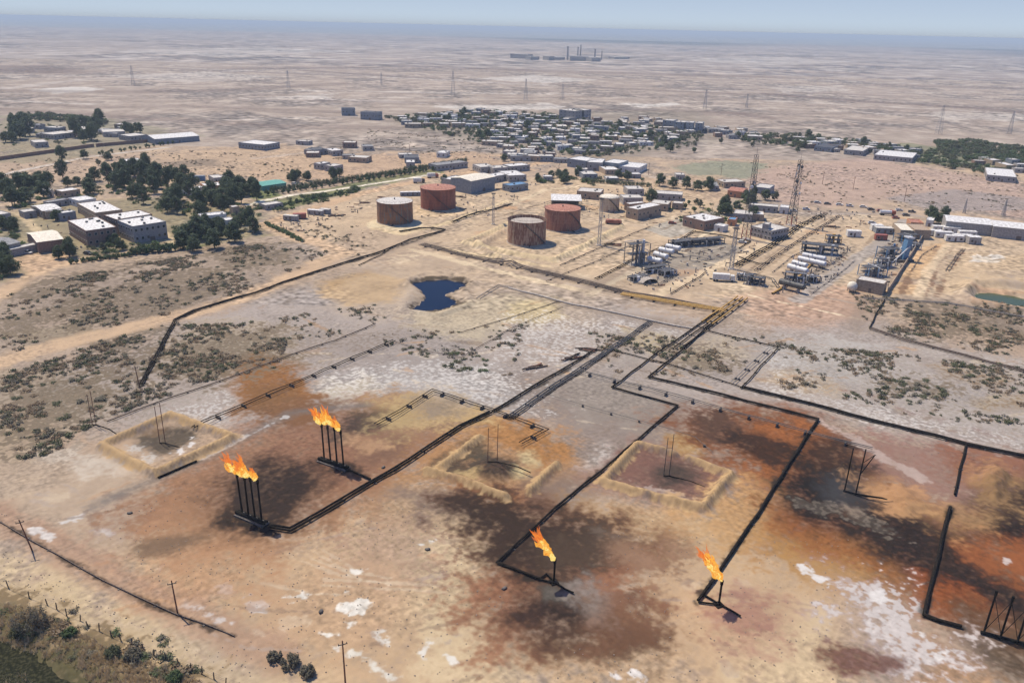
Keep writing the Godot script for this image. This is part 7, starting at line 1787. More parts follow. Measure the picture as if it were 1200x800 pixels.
	house("shed", "open shed with a white roof on posts behind the brown tank", "shed", Vector2(21.2, -467.5), Vector2(39.3, -467.1), Vector2(36.7, -482.1), 5.5, M.dark_concrete, M.white_roof, 0, 2, 0)
	house("store", "long tan store with a pale roof right of the open shed", b, Vector2(38.6, -500.9), Vector2(53.3, -497.2), Vector2(52.4, -511.2), 4.5, M.tan_wall, M.pale_roof, 1, 0, 2)
	house("office", "long tan building with a white roof and roof boxes", b, Vector2(69.0, -442.2), Vector2(84.9, -457.7), Vector2(82.5, -467.1), 6.0, M.tan_wall, M.white_roof, 1, 0, 2)
	house("office", "low building with a white roof left of the long tan one", b, Vector2(67.3, -465.3), Vector2(77.8, -471.3), Vector2(76.4, -476.2), 4.0, M.brick_wall, M.white_roof, 1, 0, 0)
	house("office", "flat pale building beyond the tan one", b, Vector2(66.2, -485.2), Vector2(78.4, -486.6), Vector2(77.8, -497.2), 4.0, M.grey_wall, M.pale_roof, 1, 0, 1)
	house("office", "cluster building with a pale roof at the back of the station", b, Vector2(72.4, -513.4), Vector2(83.1, -514.7), Vector2(82.0, -526.4), 4.0, M.grey_wall, M.pale_roof, 1, 0, 1)
	house("office", "pale roofed building behind the small square tree", b, Vector2(80.3, -471.6), Vector2(90.4, -467.9), Vector2(90.4, -480.3), 4.0, M.tan_wall, M.pale_roof, 1, 0, 1)
	house("office", "tan house beside the shrubs in the station yard", b, Vector2(94.2, -475.1), Vector2(100.0, -473.3), Vector2(99.9, -480.8), 3.6, M.tan_wall, M.pale_roof, 1, 0, 0)
	house("office", "long pale building along the row of round trees", b, Vector2(88.4, -503.3), Vector2(105.0, -499.8), Vector2(105.5, -510.9), 3.6, M.grey_wall, M.pale_roof, 1, 0, 0)
	house("control_room", "wide white roofed station house with dark deep windows", b, Vector2(92.4, -431.9), Vector2(101.7, -420.5), Vector2(110.7, -435.9), 5.0, M.brick_wall, M.white_roof, 1, 0, 3)
	house("guard_hut", "tiny white roofed hut right of the station house", b, Vector2(107.2, -421.7), Vector2(111.4, -418.2), Vector2(113.3, -424.3), 3.0, M.white_wall, M.white_roof, 0, 0, 0)
	house("station_block", "two tier grey block with columns behind the central mast", b, Vector2(124.3, -413.0), Vector2(132.4, -402.5), Vector2(140.2, -416.5), 5.0, M.grey_wall, M.pale_roof, 2, 0, 1, 2.2)
	house("roof_house", "small roof house set on the two tier grey block", b, Vector2(128.6, -407.2), Vector2(131.2, -405.6), Vector2(133.6, -410.6), 7.6, M.grey_wall, M.pale_roof, 0, 0, 0)
	house("kiosk", "small red brick hut with a blue roof under the trees", b, Vector2(117.8, -435.3), Vector2(121.6, -433.6), Vector2(124.2, -440.2), 3.4, M.orange_wall, M.blue_paint, 0, 0, 0)
	house("kiosk", "stepped concrete plinth house at the foot of the red footed tower", b, Vector2(124.3, -448.4), Vector2(134.1, -445.0), Vector2(137.2, -456.6), 4.0, M.grey_wall, M.pale_roof, 1, 0, 0)
	house("office", "row of small pale rooms behind the station trees", b, Vector2(140.5, -475.9), Vector2(156.2, -470.4), Vector2(158.0, -477.9), 3.5, M.grey_wall, M.pale_roof, 1, 0, 0)
	house("kiosk", "small pale hut near the tall antenna tower", b, Vector2(157.3, -470.5), Vector2(161.8, -468.6), Vector2(164.1, -476.1), 3.5, M.white_wall, M.white_roof, 0, 0, 0)
	house("kiosk", "small flat hut left of the two tier block", b, Vector2(135.4, -449.6), Vector2(141.7, -448.1), Vector2(144.4, -457.4), 3.5, M.tan_wall, M.white_roof, 0, 0, 0)
	house("house", "orange roofed house beside the tower with the red foot", b, Vector2(138.0, -518.5), Vector2(146.2, -513.8), Vector2(148.9, -528.7), 4.0, M.orange_wall, M.rust_roof, 1, 1, 0)
	house("house", "pale house behind the round trees by the tower", b, Vector2(159.2, -533.0), Vector2(168.0, -528.1), Vector2(171.4, -543.8), 4.0, M.steel_clad, M.pale_roof, 1, 0, 0)
	for e in [[Vector2(-18.3, -545.0), Vector2(-4.5, -560.3), Vector2(-7.7, -570.5), M.white_roof, "white roofed shed right of the grey warehouse"], [Vector2(-5.0, -552.3), Vector2(7.4, -557.4), Vector2(5.1, -578.2), M.white_roof, "flat white building behind the grey warehouse"], [Vector2(-25.9, -585.0), Vector2(-15.5, -590.2), Vector2(-17.2, -605.6), M.pale_roof, "pale building at the end of the avenue"], [Vector2(-4.3, -591.8), Vector2(10.3, -601.7), Vector2(8.5, -613.4), M.white_roof, "white building near the olive shrubs"], [Vector2(-16.5, -582.6), Vector2(-5.5, -587.9), Vector2(-7.5, -599.1), M.pale_roof, "dull roofed building between two paler ones"], [Vector2(-3.4, -515.9), Vector2(8.3, -526.4), Vector2(6.6, -535.5), M.blue_paint, "blue topped store on the sand right of the warehouse"], [Vector2(-86.1, -621.7), Vector2(-75.1, -623.4), Vector2(-78.5, -640.5), M.dark_steel, "dark shed with a pale front on the bare ground"], [Vector2(-58.0, -589.3), Vector2(-36.6, -608.3), Vector2(-39.3, -620.3), M.grey_roof, "long dark building at the end of the avenue hedge"], [Vector2(-82.0, -600.0), Vector2(-75.7, -600.9), Vector2(-77.8, -612.7), M.white_roof, "small white shed under the dark one"], [Vector2(-162.0, -650.4), Vector2(-153.8, -656.6), Vector2(-158.4, -670.6), M.dark_steel, "dark hut on the reddish ground"], [Vector2(-147.8, -648.0), Vector2(-140.1, -654.0), Vector2(-144.4, -667.9), M.white_roof, "white topped hut on the reddish ground"], [Vector2(-142.4, -583.4), Vector2(-136.8, -592.0), Vector2(-139.8, -599.5), M.white_roof, "white hut near the dark clump of trees"], [Vector2(-131.0, -573.8), Vector2(-125.4, -582.1), Vector2(-128.9, -593.1), M.pale_roof, "pale hut nearest the avenue"], [Vector2(-202.6, -948.8), Vector2(-187.6, -952.5), Vector2(-189.9, -964.5), M.dark_steel, "left dark block on the plain before the village"], [Vector2(-174.7, -915.1), Vector2(-154.9, -910.2), Vector2(-157.4, -925.0), M.dark_steel, "right dark block on the plain before the village"], [Vector2(353.9, -604.7), Vector2(371.2, -596.0), Vector2(391.0, -633.3), M.white_roof, "round cornered white building at the far right edge"], [Vector2(273.1, -746.3), Vector2(285.4, -737.2), Vector2(293.9, -767.2), M.dark_steel, "dark roofed shed in the far settlement at right"], [Vector2(308.2, -699.2), Vector2(334.2, -683.9), Vector2(348.2, -720.8), M.white_roof, "long white building in the far settlement at right"], [Vector2(293.3, -727.7), Vector2(306.8, -719.3), Vector2(318.3, -753.9), M.pale_roof, "pale building in the far settlement at right"]]:
		house("outbuilding", e[4], b, e[0], e[1], e[2], 4.0 if e[4].find("block") < 0 else 8.0, M.steel_clad if e[3] == M.dark_steel or e[3] == M.blue_paint else M.grey_wall, e[3], 1, 0, 1)
	for e in [[Vector2(39.5, -623.4), Vector2(53.2, -612.9), Vector2(54.2, -634.3), M.steel_clad, "pale blue hall at the near edge of the village"], [Vector2(53.5, -608.8), Vector2(64.8, -606.4), Vector2(66.2, -627.4), M.grey_wall, "grey hall right of the pale blue one"], [Vector2(65.9, -610.6), Vector2(76.8, -604.2), Vector2(78.5, -625.0), M.steel_clad, "second pale blue hall at the near edge of the village"], [Vector2(71.6, -608.0), Vector2(91.6, -599.2), Vector2(94.3, -623.5), M.white_wall, "long low white hall in front of the pale blue ones"]]:
		house("hall", e[4], b, e[0], e[1], e[2], 6.0 if e[3] != M.white_wall else 4.0, e[3], M.white_roof, 1, 0, 0, 5.0)
	house("apartment_block", "long pink grey apartment block standing above the village", "apartment block", Vector2(48.8, -961.5), Vector2(66.8, -947.2), Vector2(71.3, -985.1), 11.0, M.grey_wall, M.pale_roof, 3, 0, 2, 5.0)
	house("apartment_block", "dark end block beside the long apartment block", "apartment block", Vector2(68.4, -956.5), Vector2(77.5, -958.5), Vector2(79.6, -987.0), 11.0, M.dark_steel, M.grey_roof, 3, 0, 1, 5.0)
	for e in [[Vector2(156.5, -883.0), Vector2(166.5, -877.4), "left"], [Vector2(166.0, -869.8), Vector2(175.9, -864.3), "second"], [Vector2(177.7, -864.7), Vector2(185.4, -862.5), "third"], [Vector2(187.3, -862.9), Vector2(194.0, -860.5), "right"]]:
		house("apartment_block", "%s of the four blue grey apartment blocks behind the village" % e[2], "apartment block", e[0], e[1], e[1] + Vector2(2, -16), 10.0, M.steel_clad, M.pale_roof, 3, 0, 1, 5.0)
	# right: sheds and cabins
	house("long_shed", "long shed with a white roof behind the white cabins", b, Vector2(236.9, -432.1), Vector2(257.8, -424.1), Vector2(266.7, -439.4), 6.0, M.grey_wall, M.white_roof, 0, 1, 0)
	house("long_shed", "second long shed running out of the right edge", b, Vector2(257.1, -422.1), Vector2(278.8, -412.7), Vector2(287.7, -427.2), 6.0, M.grey_wall, M.white_roof, 0, 1, 0)
	house("workshop", "square tan workshop with a flat orange tan roof", b, Vector2(202.6, -411.3), Vector2(209.2, -410.0), Vector2(218.6, -426.4), 5.0, M.tan_wall, M.cream_roof, 0, 0, 0)
	house("workshop", "second tan building right of the square workshop", b, Vector2(211.6, -414.2), Vector2(219.7, -413.1), Vector2(227.5, -427.4), 4.5, M.tan_wall, M.tan_wall, 0, 0, 0)
	house("house", "orange walled house behind the tan workshops", b, Vector2(218.9, -434.8), Vector2(225.3, -433.4), Vector2(230.0, -442.2), 4.0, M.orange_wall, M.rust_roof, 0, 0, 0)
	house("kiosk", "white hut beside the trees behind the cabins", b, Vector2(232.2, -444.6), Vector2(235.2, -442.8), Vector2(240.6, -451.9), 3.5, M.white_wall, M.white_roof, 0, 0, 0)
	var cg := "white site cabins by the long shed"
	for e in [[Vector2(225.6, -422.5), "first white cabin, beside the tan workshops"], [Vector2(229.5, -419.1), "second white cabin in the front row"], [Vector2(231.8, -412.0), "third white cabin, near the end of the front row"], [Vector2(235.0, -433.1), "white cabin of the back row, left"], [Vector2(239.4, -430.5), "white cabin of the back row, middle"], [Vector2(244.0, -422.4), "long white cabin at the right of the back row"], [Vector2(237.1, -414.3), "white cabin with a grey front"]]:
		cabin(e[1], e[0], -0.12, Vector3(9, 2.8, 3.2), M.white_wall, M.white_roof, "cabin", cg)
	cabin("tall grey cabin closing the front row of cabins", Vector2(239.3, -407.4), -0.1, Vector3(6, 3.6, 5), M.grey_wall, M.white_roof)
	cabin("white cabin on the sand near the stacked pipes", Vector2(180.4, -416.3), -0.1, Vector3(7, 3, 3.5), M.white_wall, M.white_roof)
	cabin("blue grey cabin at the entrance of the rig yard", Vector2(200.3, -425.8), -0.1, Vector3(9, 3, 5), M.steel_clad, M.pale_roof)
	cabin("white cabin left of the rig yard entrance", Vector2(199.0, -431.5), -0.1, Vector3(6, 3, 4), M.white_wall, M.white_roof)
	cabin("dark red container by the rig yard entrance", Vector2(192.3, -410.1), -0.1, Vector3(6, 2.6, 2.6), M.red_paint, M.red_paint, "container")
	cabin("low grey container beside the red tank", Vector2(-64.8, -497.8), 0.25, Vector3(15, 2.2, 3), M.steel_clad, M.white_roof, "container")
	cabin("grey container on the left dirt yard", Vector2(-121.0, -423.3), -0.2, Vector3(8, 2.4, 2.8), M.grey_wall, M.pale_roof, "container")
	cabin("rust red container next to the grey one on the left dirt yard", Vector2(-117.5, -427.8), 0.3, Vector3(7, 2.6, 2.8), M.red_paint, M.red_paint, "container")
	cabin("long pale trailer on the left dirt yard", Vector2(-111.1, -438.0), -0.25, Vector3(9, 2.4, 2.8), M.grey_wall, M.white_roof, "trailer")
	cabin("short grey trailer right of the long pale one", Vector2(-106.7, -441.8), -0.25, Vector3(6, 2.4, 2.8), M.steel_clad, M.pale_roof, "trailer")
	cabin("blue container on the bare ground behind the big wood", Vector2(-215.3, -525.7), 0.2, Vector3(7, 3, 3), M.blue_paint, M.blue_paint, "container")
	cabin("light blue container right of the blue one", Vector2(-211.1, -530.9), 0.2, Vector3(8, 3, 3), M.blue_paint, M.steel_clad, "container")



func village() -> void:
	# eight kinds of small house, copied through the settlement
	var protos := []
	var looks := [[M.grey_wall, M.pale_roof, "grey walled house with a pale flat roof"], [M.tan_wall, M.white_roof, "tan house with a white flat roof"], [M.white_wall, M.white_roof, "white house with a white flat roof"], [M.brick_wall, M.pale_roof, "brick house with a dull pale roof"], [M.grey_wall, M.grey_roof, "grey house with a dark grey roof"], [M.tan_wall, M.pale_roof, "tan house with a dull pale roof"], [M.grey_wall, M.white_roof, "grey house with a bright white roof"], [M.steel_clad, M.pale_roof, "bluish house with a pale roof"]]
	var areas := [
		[[Vector2(-132.9, -940.3), Vector2(-49.8, -1039.3), Vector2(-6.3, -987.3), Vector2(-14.3, -864.8), Vector2(-76.3, -852.6), Vector2(-119.6, -844.0)], 38, "at the village's left end", "houses at the left end of the village"],
		[[Vector2(-16.9, -1004.9), Vector2(84.3, -969.1), Vector2(80.1, -811.8), Vector2(40.5, -701.2), Vector2(11.2, -727.9), Vector2(-18.8, -863.9)], 70, "in the village middle", "houses in the middle of the village"],
		[[Vector2(84.3, -969.1), Vector2(167.7, -987.1), Vector2(208.3, -893.1), Vector2(141.3, -772.6), Vector2(69.5, -695.8), Vector2(47.3, -692.3)], 60, "on the village's right side", "houses on the right side of the village"],
		[[Vector2(-18.4, -849.1), Vector2(25.9, -709.1), Vector2(38.5, -662.6), Vector2(17.6, -668.6), Vector2(-35.4, -742.3)], 16, "on the village's near edge", "houses on the near edge of the village"],
		[[Vector2(212.0, -909.5), Vector2(260.6, -880.4), Vector2(235.9, -807.3), Vector2(195.0, -832.8)], 16, "beyond the open field", "houses beyond the open field"],
		[[Vector2(280.5, -828.1), Vector2(341.2, -806.8), Vector2(374.6, -743.9), Vector2(347.0, -709.4), Vector2(295.7, -731.5), Vector2(261.8, -769.6)], 22, "in the settlement at right", "houses in the right hand settlement"],
		[[Vector2(395.6, -716.7), Vector2(435.2, -694.3), Vector2(408.8, -643.7), Vector2(375.3, -651.2)], 7, "at the far right edge", "houses at the far right edge"],
		[[Vector2(-489.5, -784.9), Vector2(-405.9, -816.3), Vector2(-349.3, -764.9), Vector2(-381.5, -662.5), Vector2(-413.3, -657.2)], 12, "among the far left trees", "houses among the far left trees"],
		[[Vector2(22.8, -609.9), Vector2(73.7, -601.7), Vector2(176.6, -559.7), Vector2(155.7, -526.8), Vector2(93.3, -562.2), Vector2(21.3, -559.5)], 9, "on the bare ground behind the station", "sheds behind the station"],
		[[Vector2(-192.2, -715.4), Vector2(-91.1, -690.1), Vector2(-31.0, -652.1), Vector2(-107.6, -615.2), Vector2(-163.9, -632.0)], 9, "on the reddish ground above the avenue", "sheds above the avenue"],
		[[Vector2(-11.3, -703.0), Vector2(25.6, -698.8), Vector2(37.6, -644.8), Vector2(-3.4, -647.4)], 10, "before the village", "sheds before the village"]]
	for k in looks.size():
		protos.append(null)
	var used := []
	for a in areas:
		for i in a[1]:
			var p := Vector2.ZERO
			for tries in 12:
				p = inside(a[0])
				var free := true
				for q in used:
					if q.distance_squared_to(p) < 230.0:
						free = false
						break
				if free: break
			used.append(p)
			var k := rng.randi() % 8
			var label: String = looks[k][2] + " " + a[2]
			if protos[k] == null:
				var w := 9.0 + k % 3 * 2.0
				var o := house("house", label, "house", Vector2(-w / 2, 0), Vector2(w / 2, 0), Vector2(w / 2, -8.0 - k % 2 * 2), 3.4 + k % 2 * 0.6, looks[k][0], looks[k][1], 1, 0, 1)
				o.set_meta("group", a[3])
				protos[k] = o
				o.position = on(p)
				o.rotation.y = rng.randf_range(-0.25, 0.25)
			else:
				twin(protos[k], on(p), rng.randf_range(-0.3, 0.3) + (PI / 2 if rng.randf() < 0.4 else 0.0), Vector3(rng.randf_range(0.7, 1.5), rng.randf_range(0.8, 1.1), rng.randf_range(0.7, 1.2)), label, a[3])
	# the far plant on the plain
	var n := 0
	for e in [[Vector2(163.9, -2832.2), 40.0, 6.0], [Vector2(217.0, -3107), 34.0, 5.0], [Vector2(214.5, -2939.3), 44.0, 5.0], [Vector2(267.9, -2972.4), 30.0, 6.0], [Vector2(285.5, -2905.6), 26.0, 4.0]]:
		var t := thing("chimney", "thin stack of the hazy plant on the plain, number %s from its left" % ["one", "two", "three", "four", "five"][n], "chimney", on(e[0]))
		part(t, "shaft", Geo.new().tube(Vector3.ZERO, Vector3(0, e[1], 0), e[2] * 0.6, e[2] * 0.4, 10), M.grey_wall)
		part(t, "cap", Geo.new().tube(Vector3(0, e[1], 0), Vector3(0, e[1] + 2, 0), e[2] * 0.5, e[2] * 0.5, 10), M.dark_steel)
		n += 1
	n = 0
	for e in [[Vector2(-28.3, -2865.7), Vector2(29.3, -2824.7), 14, "wide low"], [Vector2(39.8, -2757.4), Vector2(68.1, -2774.4), 10, "small dark"], [Vector2(79.5, -2781.3), Vector2(98.3, -2756.7), 12, "square"], [Vector2(119.9, -2805.7), Vector2(155.0, -2826.9), 8, "flat"], [Vector2(168.4, -2762.9), Vector2(229.9, -2764.0), 14, "broad central"], [Vector2(235.7, -2733.0), Vector2(267.9, -2751.5), 12, "pale right"], [Vector2(342.0, -3018), Vector2(401.7, -3055), 6, "long thin outer"]]:
		house("plant_hall", "%s hall of the hazy plant far out on the plain" % e[3], "building", e[0], e[1], e[1] + Vector2(0, -40), e[2], M.grey_wall, M.pale_roof, 0, 0, 2)


func vehicles() -> void:
	var paints := [[M.white_wall, "white"], [M.red_paint, "red"], [M.dark_steel, "dark"], [M.silver, "silver"]]
	var protos := []
	for k in 8:
		protos.append(null)
	var places := [[Vector2(191.7, -503.5), 0, "farthest left on the road behind the antenna tower"], [Vector2(197.0, -500.2), 2, "second from the left on the road behind the antenna tower"], [Vector2(203.8, -498.4), 0, "dusty, behind the dark pipe track"], [Vector2(209.0, -495.2), 7, "standing across the road behind the stacked pipes"], [Vector2(216.9, -493.5), 0, "before the line of red cars"], [Vector2(218.7, -486.3), 2, "just left of the red cars"], [Vector2(223.1, -483.1), 1, "first of the red cars on the road"], [Vector2(228.0, -480.0), 5, "behind the first red car"], [Vector2(235.7, -485.7), 3, "passing above the red cars"], [Vector2(241.7, -481.5), 6, "at the bend by the dark trees"], [Vector2(223.8, -463.4), 1, "at the gate of the rig yard"], [Vector2(233.4, -471.2), 2, "black at the corner of the yard road"], [Vector2(-223.7, -349.3), 0, "left of three by the sheds"], [Vector2(-219.7, -346.7), 4, "middle of three by the sheds"], [Vector2(-221.4, -351.0), 3, "right of three by the sheds"], [Vector2(-192.7, -347.7), 2, "alone on the compound road"], [Vector2(-145.9, -525.3), 0, "on the avenue"], [Vector2(-0.1, -525.5), 0, "on the sand beside the blue topped store"], [Vector2(87.6, -436.5), 1, "parked by the station yard"], [Vector2(177.3, -481.7), 7, "under the antenna tower"], [Vector2(167.7, -475.9), 4, "behind the two tier block"], [Vector2(116.0, -396.0), 0, "near the central mast clearing"], [Vector2(203.6, -448.3), 3, "behind the rig yard cabins"]]
	for e in places:
		var k: int = e[1]
		var kind := "pickup truck" if k > 3 else "car"
		var label := "%s %s %s" % [paints[k % 4][1], kind, e[2]]
		var turn := rng.randf_range(-0.4, 0.1)
		if protos[k] == null:
			protos[k] = make_car(paints[k % 4][0], label, k > 3)
			protos[k].position = on(e[0], 0.05)
			protos[k].rotation.y = turn
		else:
			twin(protos[k], on(e[0], 0.05), turn, Vector3.ONE, label)
	truck("white box lorry parked right of the central mast", Vector2(90.6, -329.7), -0.15, 9.5, M.white_wall, 0)
	truck("silver tank lorry on the road by the rig yard", Vector2(222.7, -472.4), -0.1, 9.0, M.red_paint, 1)
	truck("red lorry standing behind the red tank", Vector2(-58.5, -562.4), 0.4, 8.0, M.red_paint, 0)
	truck("dark lorry on the yard left of the warehouse", Vector2(-65.7, -541.8), 0.2, 8.0, M.dark_steel, 0)
	var t := thing("open_truck", "faded red open trailer between the beige tank and the dike", "trailer", on(Vector2(54.5, -433.1)), -0.1)
	part(t, "bed", Geo.new().at(0, 0.7, 0, 9, 0.8, 3), M.red_paint)
	part(t, "tarpaulin", prism([Vector2(-4.5, 1.5), Vector2(-4.0, 2.4), Vector2(4.0, 2.4), Vector2(4.5, 1.5)], 1.5, Vector2.ZERO), M.rust_roof)
	for x in [-3.2, 3.2]:
		for z in [-1.3, 1.3]:
			part(t, "wheel", Geo.new().tube(Vector3(x, 0.5, z - 0.15), Vector3(x, 0.5, z + 0.15), 0.5, 0.5, 12), M.tyre)


func vegetation() -> void:
	var trees := []
	for k in 5:
		trees.append(make_tree(mini(k, 3)))
	taken["sapling"] = 0
	trees[4].name = "sapling"
	tag(trees[4], "", "sapling")
	var first := [true, true, true, true, true]
	var kinds := ["round dark tree", "tall dark tree", "thin olive tree", "small green tree", "young green tree"]
	var woods := [
		[[Vector2(-319.9, -491.7), Vector2(-319.9, -534.3), Vector2(-282.6, -479.9), Vector2(-271.1, -460.7), Vector2(-283.3, -431.5)], 17, [1, 0, 0], 1.2, "in the row behind the compound's back lane"],
		[[Vector2(-286.2, -490.3), Vector2(-276.6, -533.5), Vector2(-263.3, -541.8), Vector2(-237.5, -485.3), Vector2(-251.3, -473.1), Vector2(-267.2, -487.1)], 14, [0, 1, 0], 1.1, "in the grove behind the white roofs"],
		[[Vector2(-270.2, -544.3), Vector2(-255.2, -563.6), Vector2(-227.5, -546.7), Vector2(-184.2, -465.8), Vector2(-170.3, -430.7), Vector2(-175.2, -409.8), Vector2(-191.7, -432.7), Vector2(-215.2, -452.6), Vector2(-230.7, -470.4)], 44, [0, 1, 1], 1.15, "in the big wood right of the school blocks"],
		[[Vector2(-187.8, -475.4), Vector2(-181.8, -503.1), Vector2(-173.4, -524.9), Vector2(-149.2, -460.0), Vector2(-158.3, -459.0), Vector2(-159.0, -436.2), Vector2(-172.6, -443.5)], 22, [0, 1, 1], 1.1, "in the far part of the big wood"],
		[[Vector2(-163.0, -371.8), Vector2(-155.2, -389.5), Vector2(-143.5, -413.0), Vector2(-135.2, -413.9), Vector2(-125.9, -388.8), Vector2(-137.9, -364.6), Vector2(-150.9, -351.3)], 28, [0, 1, 0], 1.0, "along the near edge of the big wood"],
		[[Vector2(-207.7, -343.5), Vector2(-209.1, -358.1), Vector2(-204.9, -361.6), Vector2(-193.2, -340.5), Vector2(-201.9, -337.0)], 7, [0, 0, 1], 0.7, "in front of the cream roofed shed"],
		[[Vector2(-232.4, -341.3), Vector2(-225.9, -341.9), Vector2(-208.1, -316.9), Vector2(-206.6, -305.1), Vector2(-209.9, -304.8)], 7, [0, 1, 0], 0.9, "in the clump at the left edge"],
		[[Vector2(-264.6, -400.7), Vector2(-258.5, -405.2), Vector2(-239.3, -379.7), Vector2(-247.8, -377.1)], 5, [0, 0, 2], 0.7, "behind the grey roofed shed"],
		[[Vector2(-197.3, -362.3), Vector2(-190.5, -369.3), Vector2(-185.2, -366.6), Vector2(-179.2, -357.8), Vector2(-187.7, -351.0)], 5, [0, 2, 0], 0.6, "at the foot of the long block"],
		[[Vector2(-239.7, -403.2), Vector2(-242.4, -414.8), Vector2(-231.6, -396.5), Vector2(-233.0, -392.7)], 2, [0, 0], 0.8, "between the pale houses and the long block"],
		[[Vector2(-489.4, -771.1), Vector2(-494.7, -828.4), Vector2(-413.1, -693.6), Vector2(-419.6, -656.1)], 12, [0, 1, 0], 1.5, "at the far left edge"],
		[[Vector2(-421.4, -770.9), Vector2(-420.4, -828.5), Vector2(-355.4, -698.2), Vector2(-371.9, -684.6)], 9, [0, 1], 1.5, "by the far left houses"],
		[[Vector2(-364.2, -755.6), Vector2(-361.8, -782.4), Vector2(-339.5, -735.5), Vector2(-341.1, -711.9)], 4, [0, 1], 1.2, "at the end of the far left row"],
		[[Vector2(-313.2, -593.0), Vector2(-311.3, -618.1), Vector2(-275.0, -560.9), Vector2(-281.2, -542.8)], 6, [3, 0, 2], 0.8, "beside the track behind the wood"],
		[[Vector2(-154.7, -536.7), Vector2(-134.7, -562.5), Vector2(-123.3, -571.1), Vector2(-119.4, -541.2), Vector2(-142.5, -522.7)], 10, [0, 0, 1], 0.85, "in the dark clump beside the avenue"],
		[[Vector2(12.3, -558.3), Vector2(34.5, -585.4), Vector2(53.1, -584.3), Vector2(50.9, -556.7), Vector2(20.7, -543.3)], 13, [0, 0, 3], 0.75, "in the hedge row behind the open shed"],
		[[Vector2(118.0, -461.3), Vector2(131.4, -491.6), Vector2(140.4, -497.7), Vector2(131.4, -462.7), Vector2(121.0, -452.7)], 7, [0, 1, 0], 0.9, "in the clump by the station house"],
		[[Vector2(141.5, -497.8), Vector2(156.9, -527.0), Vector2(148.5, -488.4), Vector2(136.8, -467.9)], 5, [0, 1, 0], 0.9, "at the foot of the red footed tower"],
		[[Vector2(242.8, -465.4), Vector2(260.4, -476.4), Vector2(245.4, -448.3), Vector2(238.3, -451.8)], 5, [0, 0], 0.8, "beside the long shed"],
		[[Vector2(103.2, -488.4), Vector2(120.6, -495.5), Vector2(114.0, -465.4), Vector2(101.1, -464.0)], 5, [3, 2, 3], 0.7, "in the station yard"],
		[[Vector2(-137.6, -939.3), Vector2(-49.8, -1039.3), Vector2(-6.2, -968.1), Vector2(-13.2, -808.0), Vector2(-34.8, -731.1), Vector2(-86.4, -781.5), Vector2(-117.6, -829.8)], 10, [0, 0, 3], 1.1, "in the left end of the village"],
		[[Vector2(-15.8, -947.5), Vector2(82.8, -950.6), Vector2(62.1, -694.6), Vector2(24.7, -669.7), Vector2(-4.7, -796.4)], 8, [0, 0, 3], 1.0, "in the middle of the village"],
		[[Vector2(77.3, -882.9), Vector2(156.0, -914.5), Vector2(199.6, -833.6), Vector2(160.5, -710.2), Vector2(82.2, -678.5)], 8, [3, 0, 0], 1.1, "on the right side of the village"],
		[[Vector2(226.0, -852.2), Vector2(292.2, -864.5), Vector2(346.6, -820.3), Vector2(373.4, -733.3), Vector2(308.2, -744.0), Vector2(217.5, -785.6)], 9, [0, 0, 2], 1.0, "in the right hand settlement"]]
	for w in woods:
		for i in w[1]:
			var k: int = w[2][i % w[2].size()]
			var s: float = w[3] * rng.randf_range(0.75, 1.25)
			var label: String = kinds[k] + " " + w[4]
			plant(trees, first, k, inside(w[0]), s, label, "trees " + w[4])
	for e in [[Vector2(-334.2, -589.9), 1, 1.3, "alone by the bend of the track"], [Vector2(-296.5, -521.4), 1, 1.3, "alone on the bare ground behind the compound"], [Vector2(-326.8, -607.3), 0, 1.0, "alone beside the far track"], [Vector2(99.1, -550.0), 0, 1.15, "first of five in the row behind the station"], [Vector2(107.6, -544.8), 0, 1.05, "second of five in the row behind the station"], [Vector2(116.5, -542.9), 0, 1.05, "third of five in the row behind the station"], [Vector2(123.0, -537.6), 0, 1.1, "fourth of five in the row behind the station"], [Vector2(130.7, -538.5), 0, 1.2, "last of five in the row behind the station"], [Vector2(84.2, -491.3), 0, 1.2, "square clipped beside the long tan building"], [Vector2(73.0, -573.0), 0, 1.0, "left of two over the hedge row"], [Vector2(79.4, -570.4), 0, 1.0, "right of two over the hedge row"], [Vector2(160.7, -510.6), 0, 1.0, "round behind the row of pale rooms"], [Vector2(166.1, -508.6), 2, 1.0, "light green by the antenna tower"], [Vector2(138.1, -454.5), 0, 1.0, "beside the hut left of the two tier block"], [Vector2(-47.6, -534.7), 0, 0.9, "alone left of the warehouse"], [Vector2(-9.5, -642.2), 0, 0.9, "alone before the village"], [Vector2(196.1, -782.0), 2, 0.9, "first small tree on the open field"], [Vector2(221.2, -762.8), 2, 0.9, "second small tree on the open field"], [Vector2(254.7, -735.4), 0, 0.7, "small on the field's far edge"]]:
		plant(trees, first, e[1], e[0], e[2], kinds[e[1]] + " " + e[3], "")
	# rows
	for row in [[Vector2(-156.3, -481.7), Vector2(-53.9, -599.2), 34, 0.85, [4, 4, 4], "in the avenue along the white lane"], [Vector2(-144.2, -446.6), Vector2(-98.7, -513.4), 14, 0.7, [4, 4], "in the lower row under the avenue"], [Vector2(-326.3, -624.5), Vector2(-294.2, -697.9), 16, 0.7, [4, 4], "in the little row along the far left road"], [Vector2(-194.1, -332.2), Vector2(-173.3, -345.0), 13, 0.55, [4, 4], "in the young row along the compound road"], [Vector2(-173.4, -349.3), Vector2(-157.2, -358.2), 14, 0.9, [4, 4], "in the screen before the notched block"]]:
		for i in row[2]:
			var p: Vector2 = row[0].lerp(row[1], (i + rng.randf_range(0.2, 0.8)) / row[2]) + Vector2(rng.randf_range(-1, 1), rng.randf_range(-1.5, 1.5))
			var k: int = row[4][i % row[4].size()]
			plant(trees, first, k, p, row[3] * rng.randf_range(0.8, 1.2), kinds[k] + " " + row[5], "trees " + row[5])
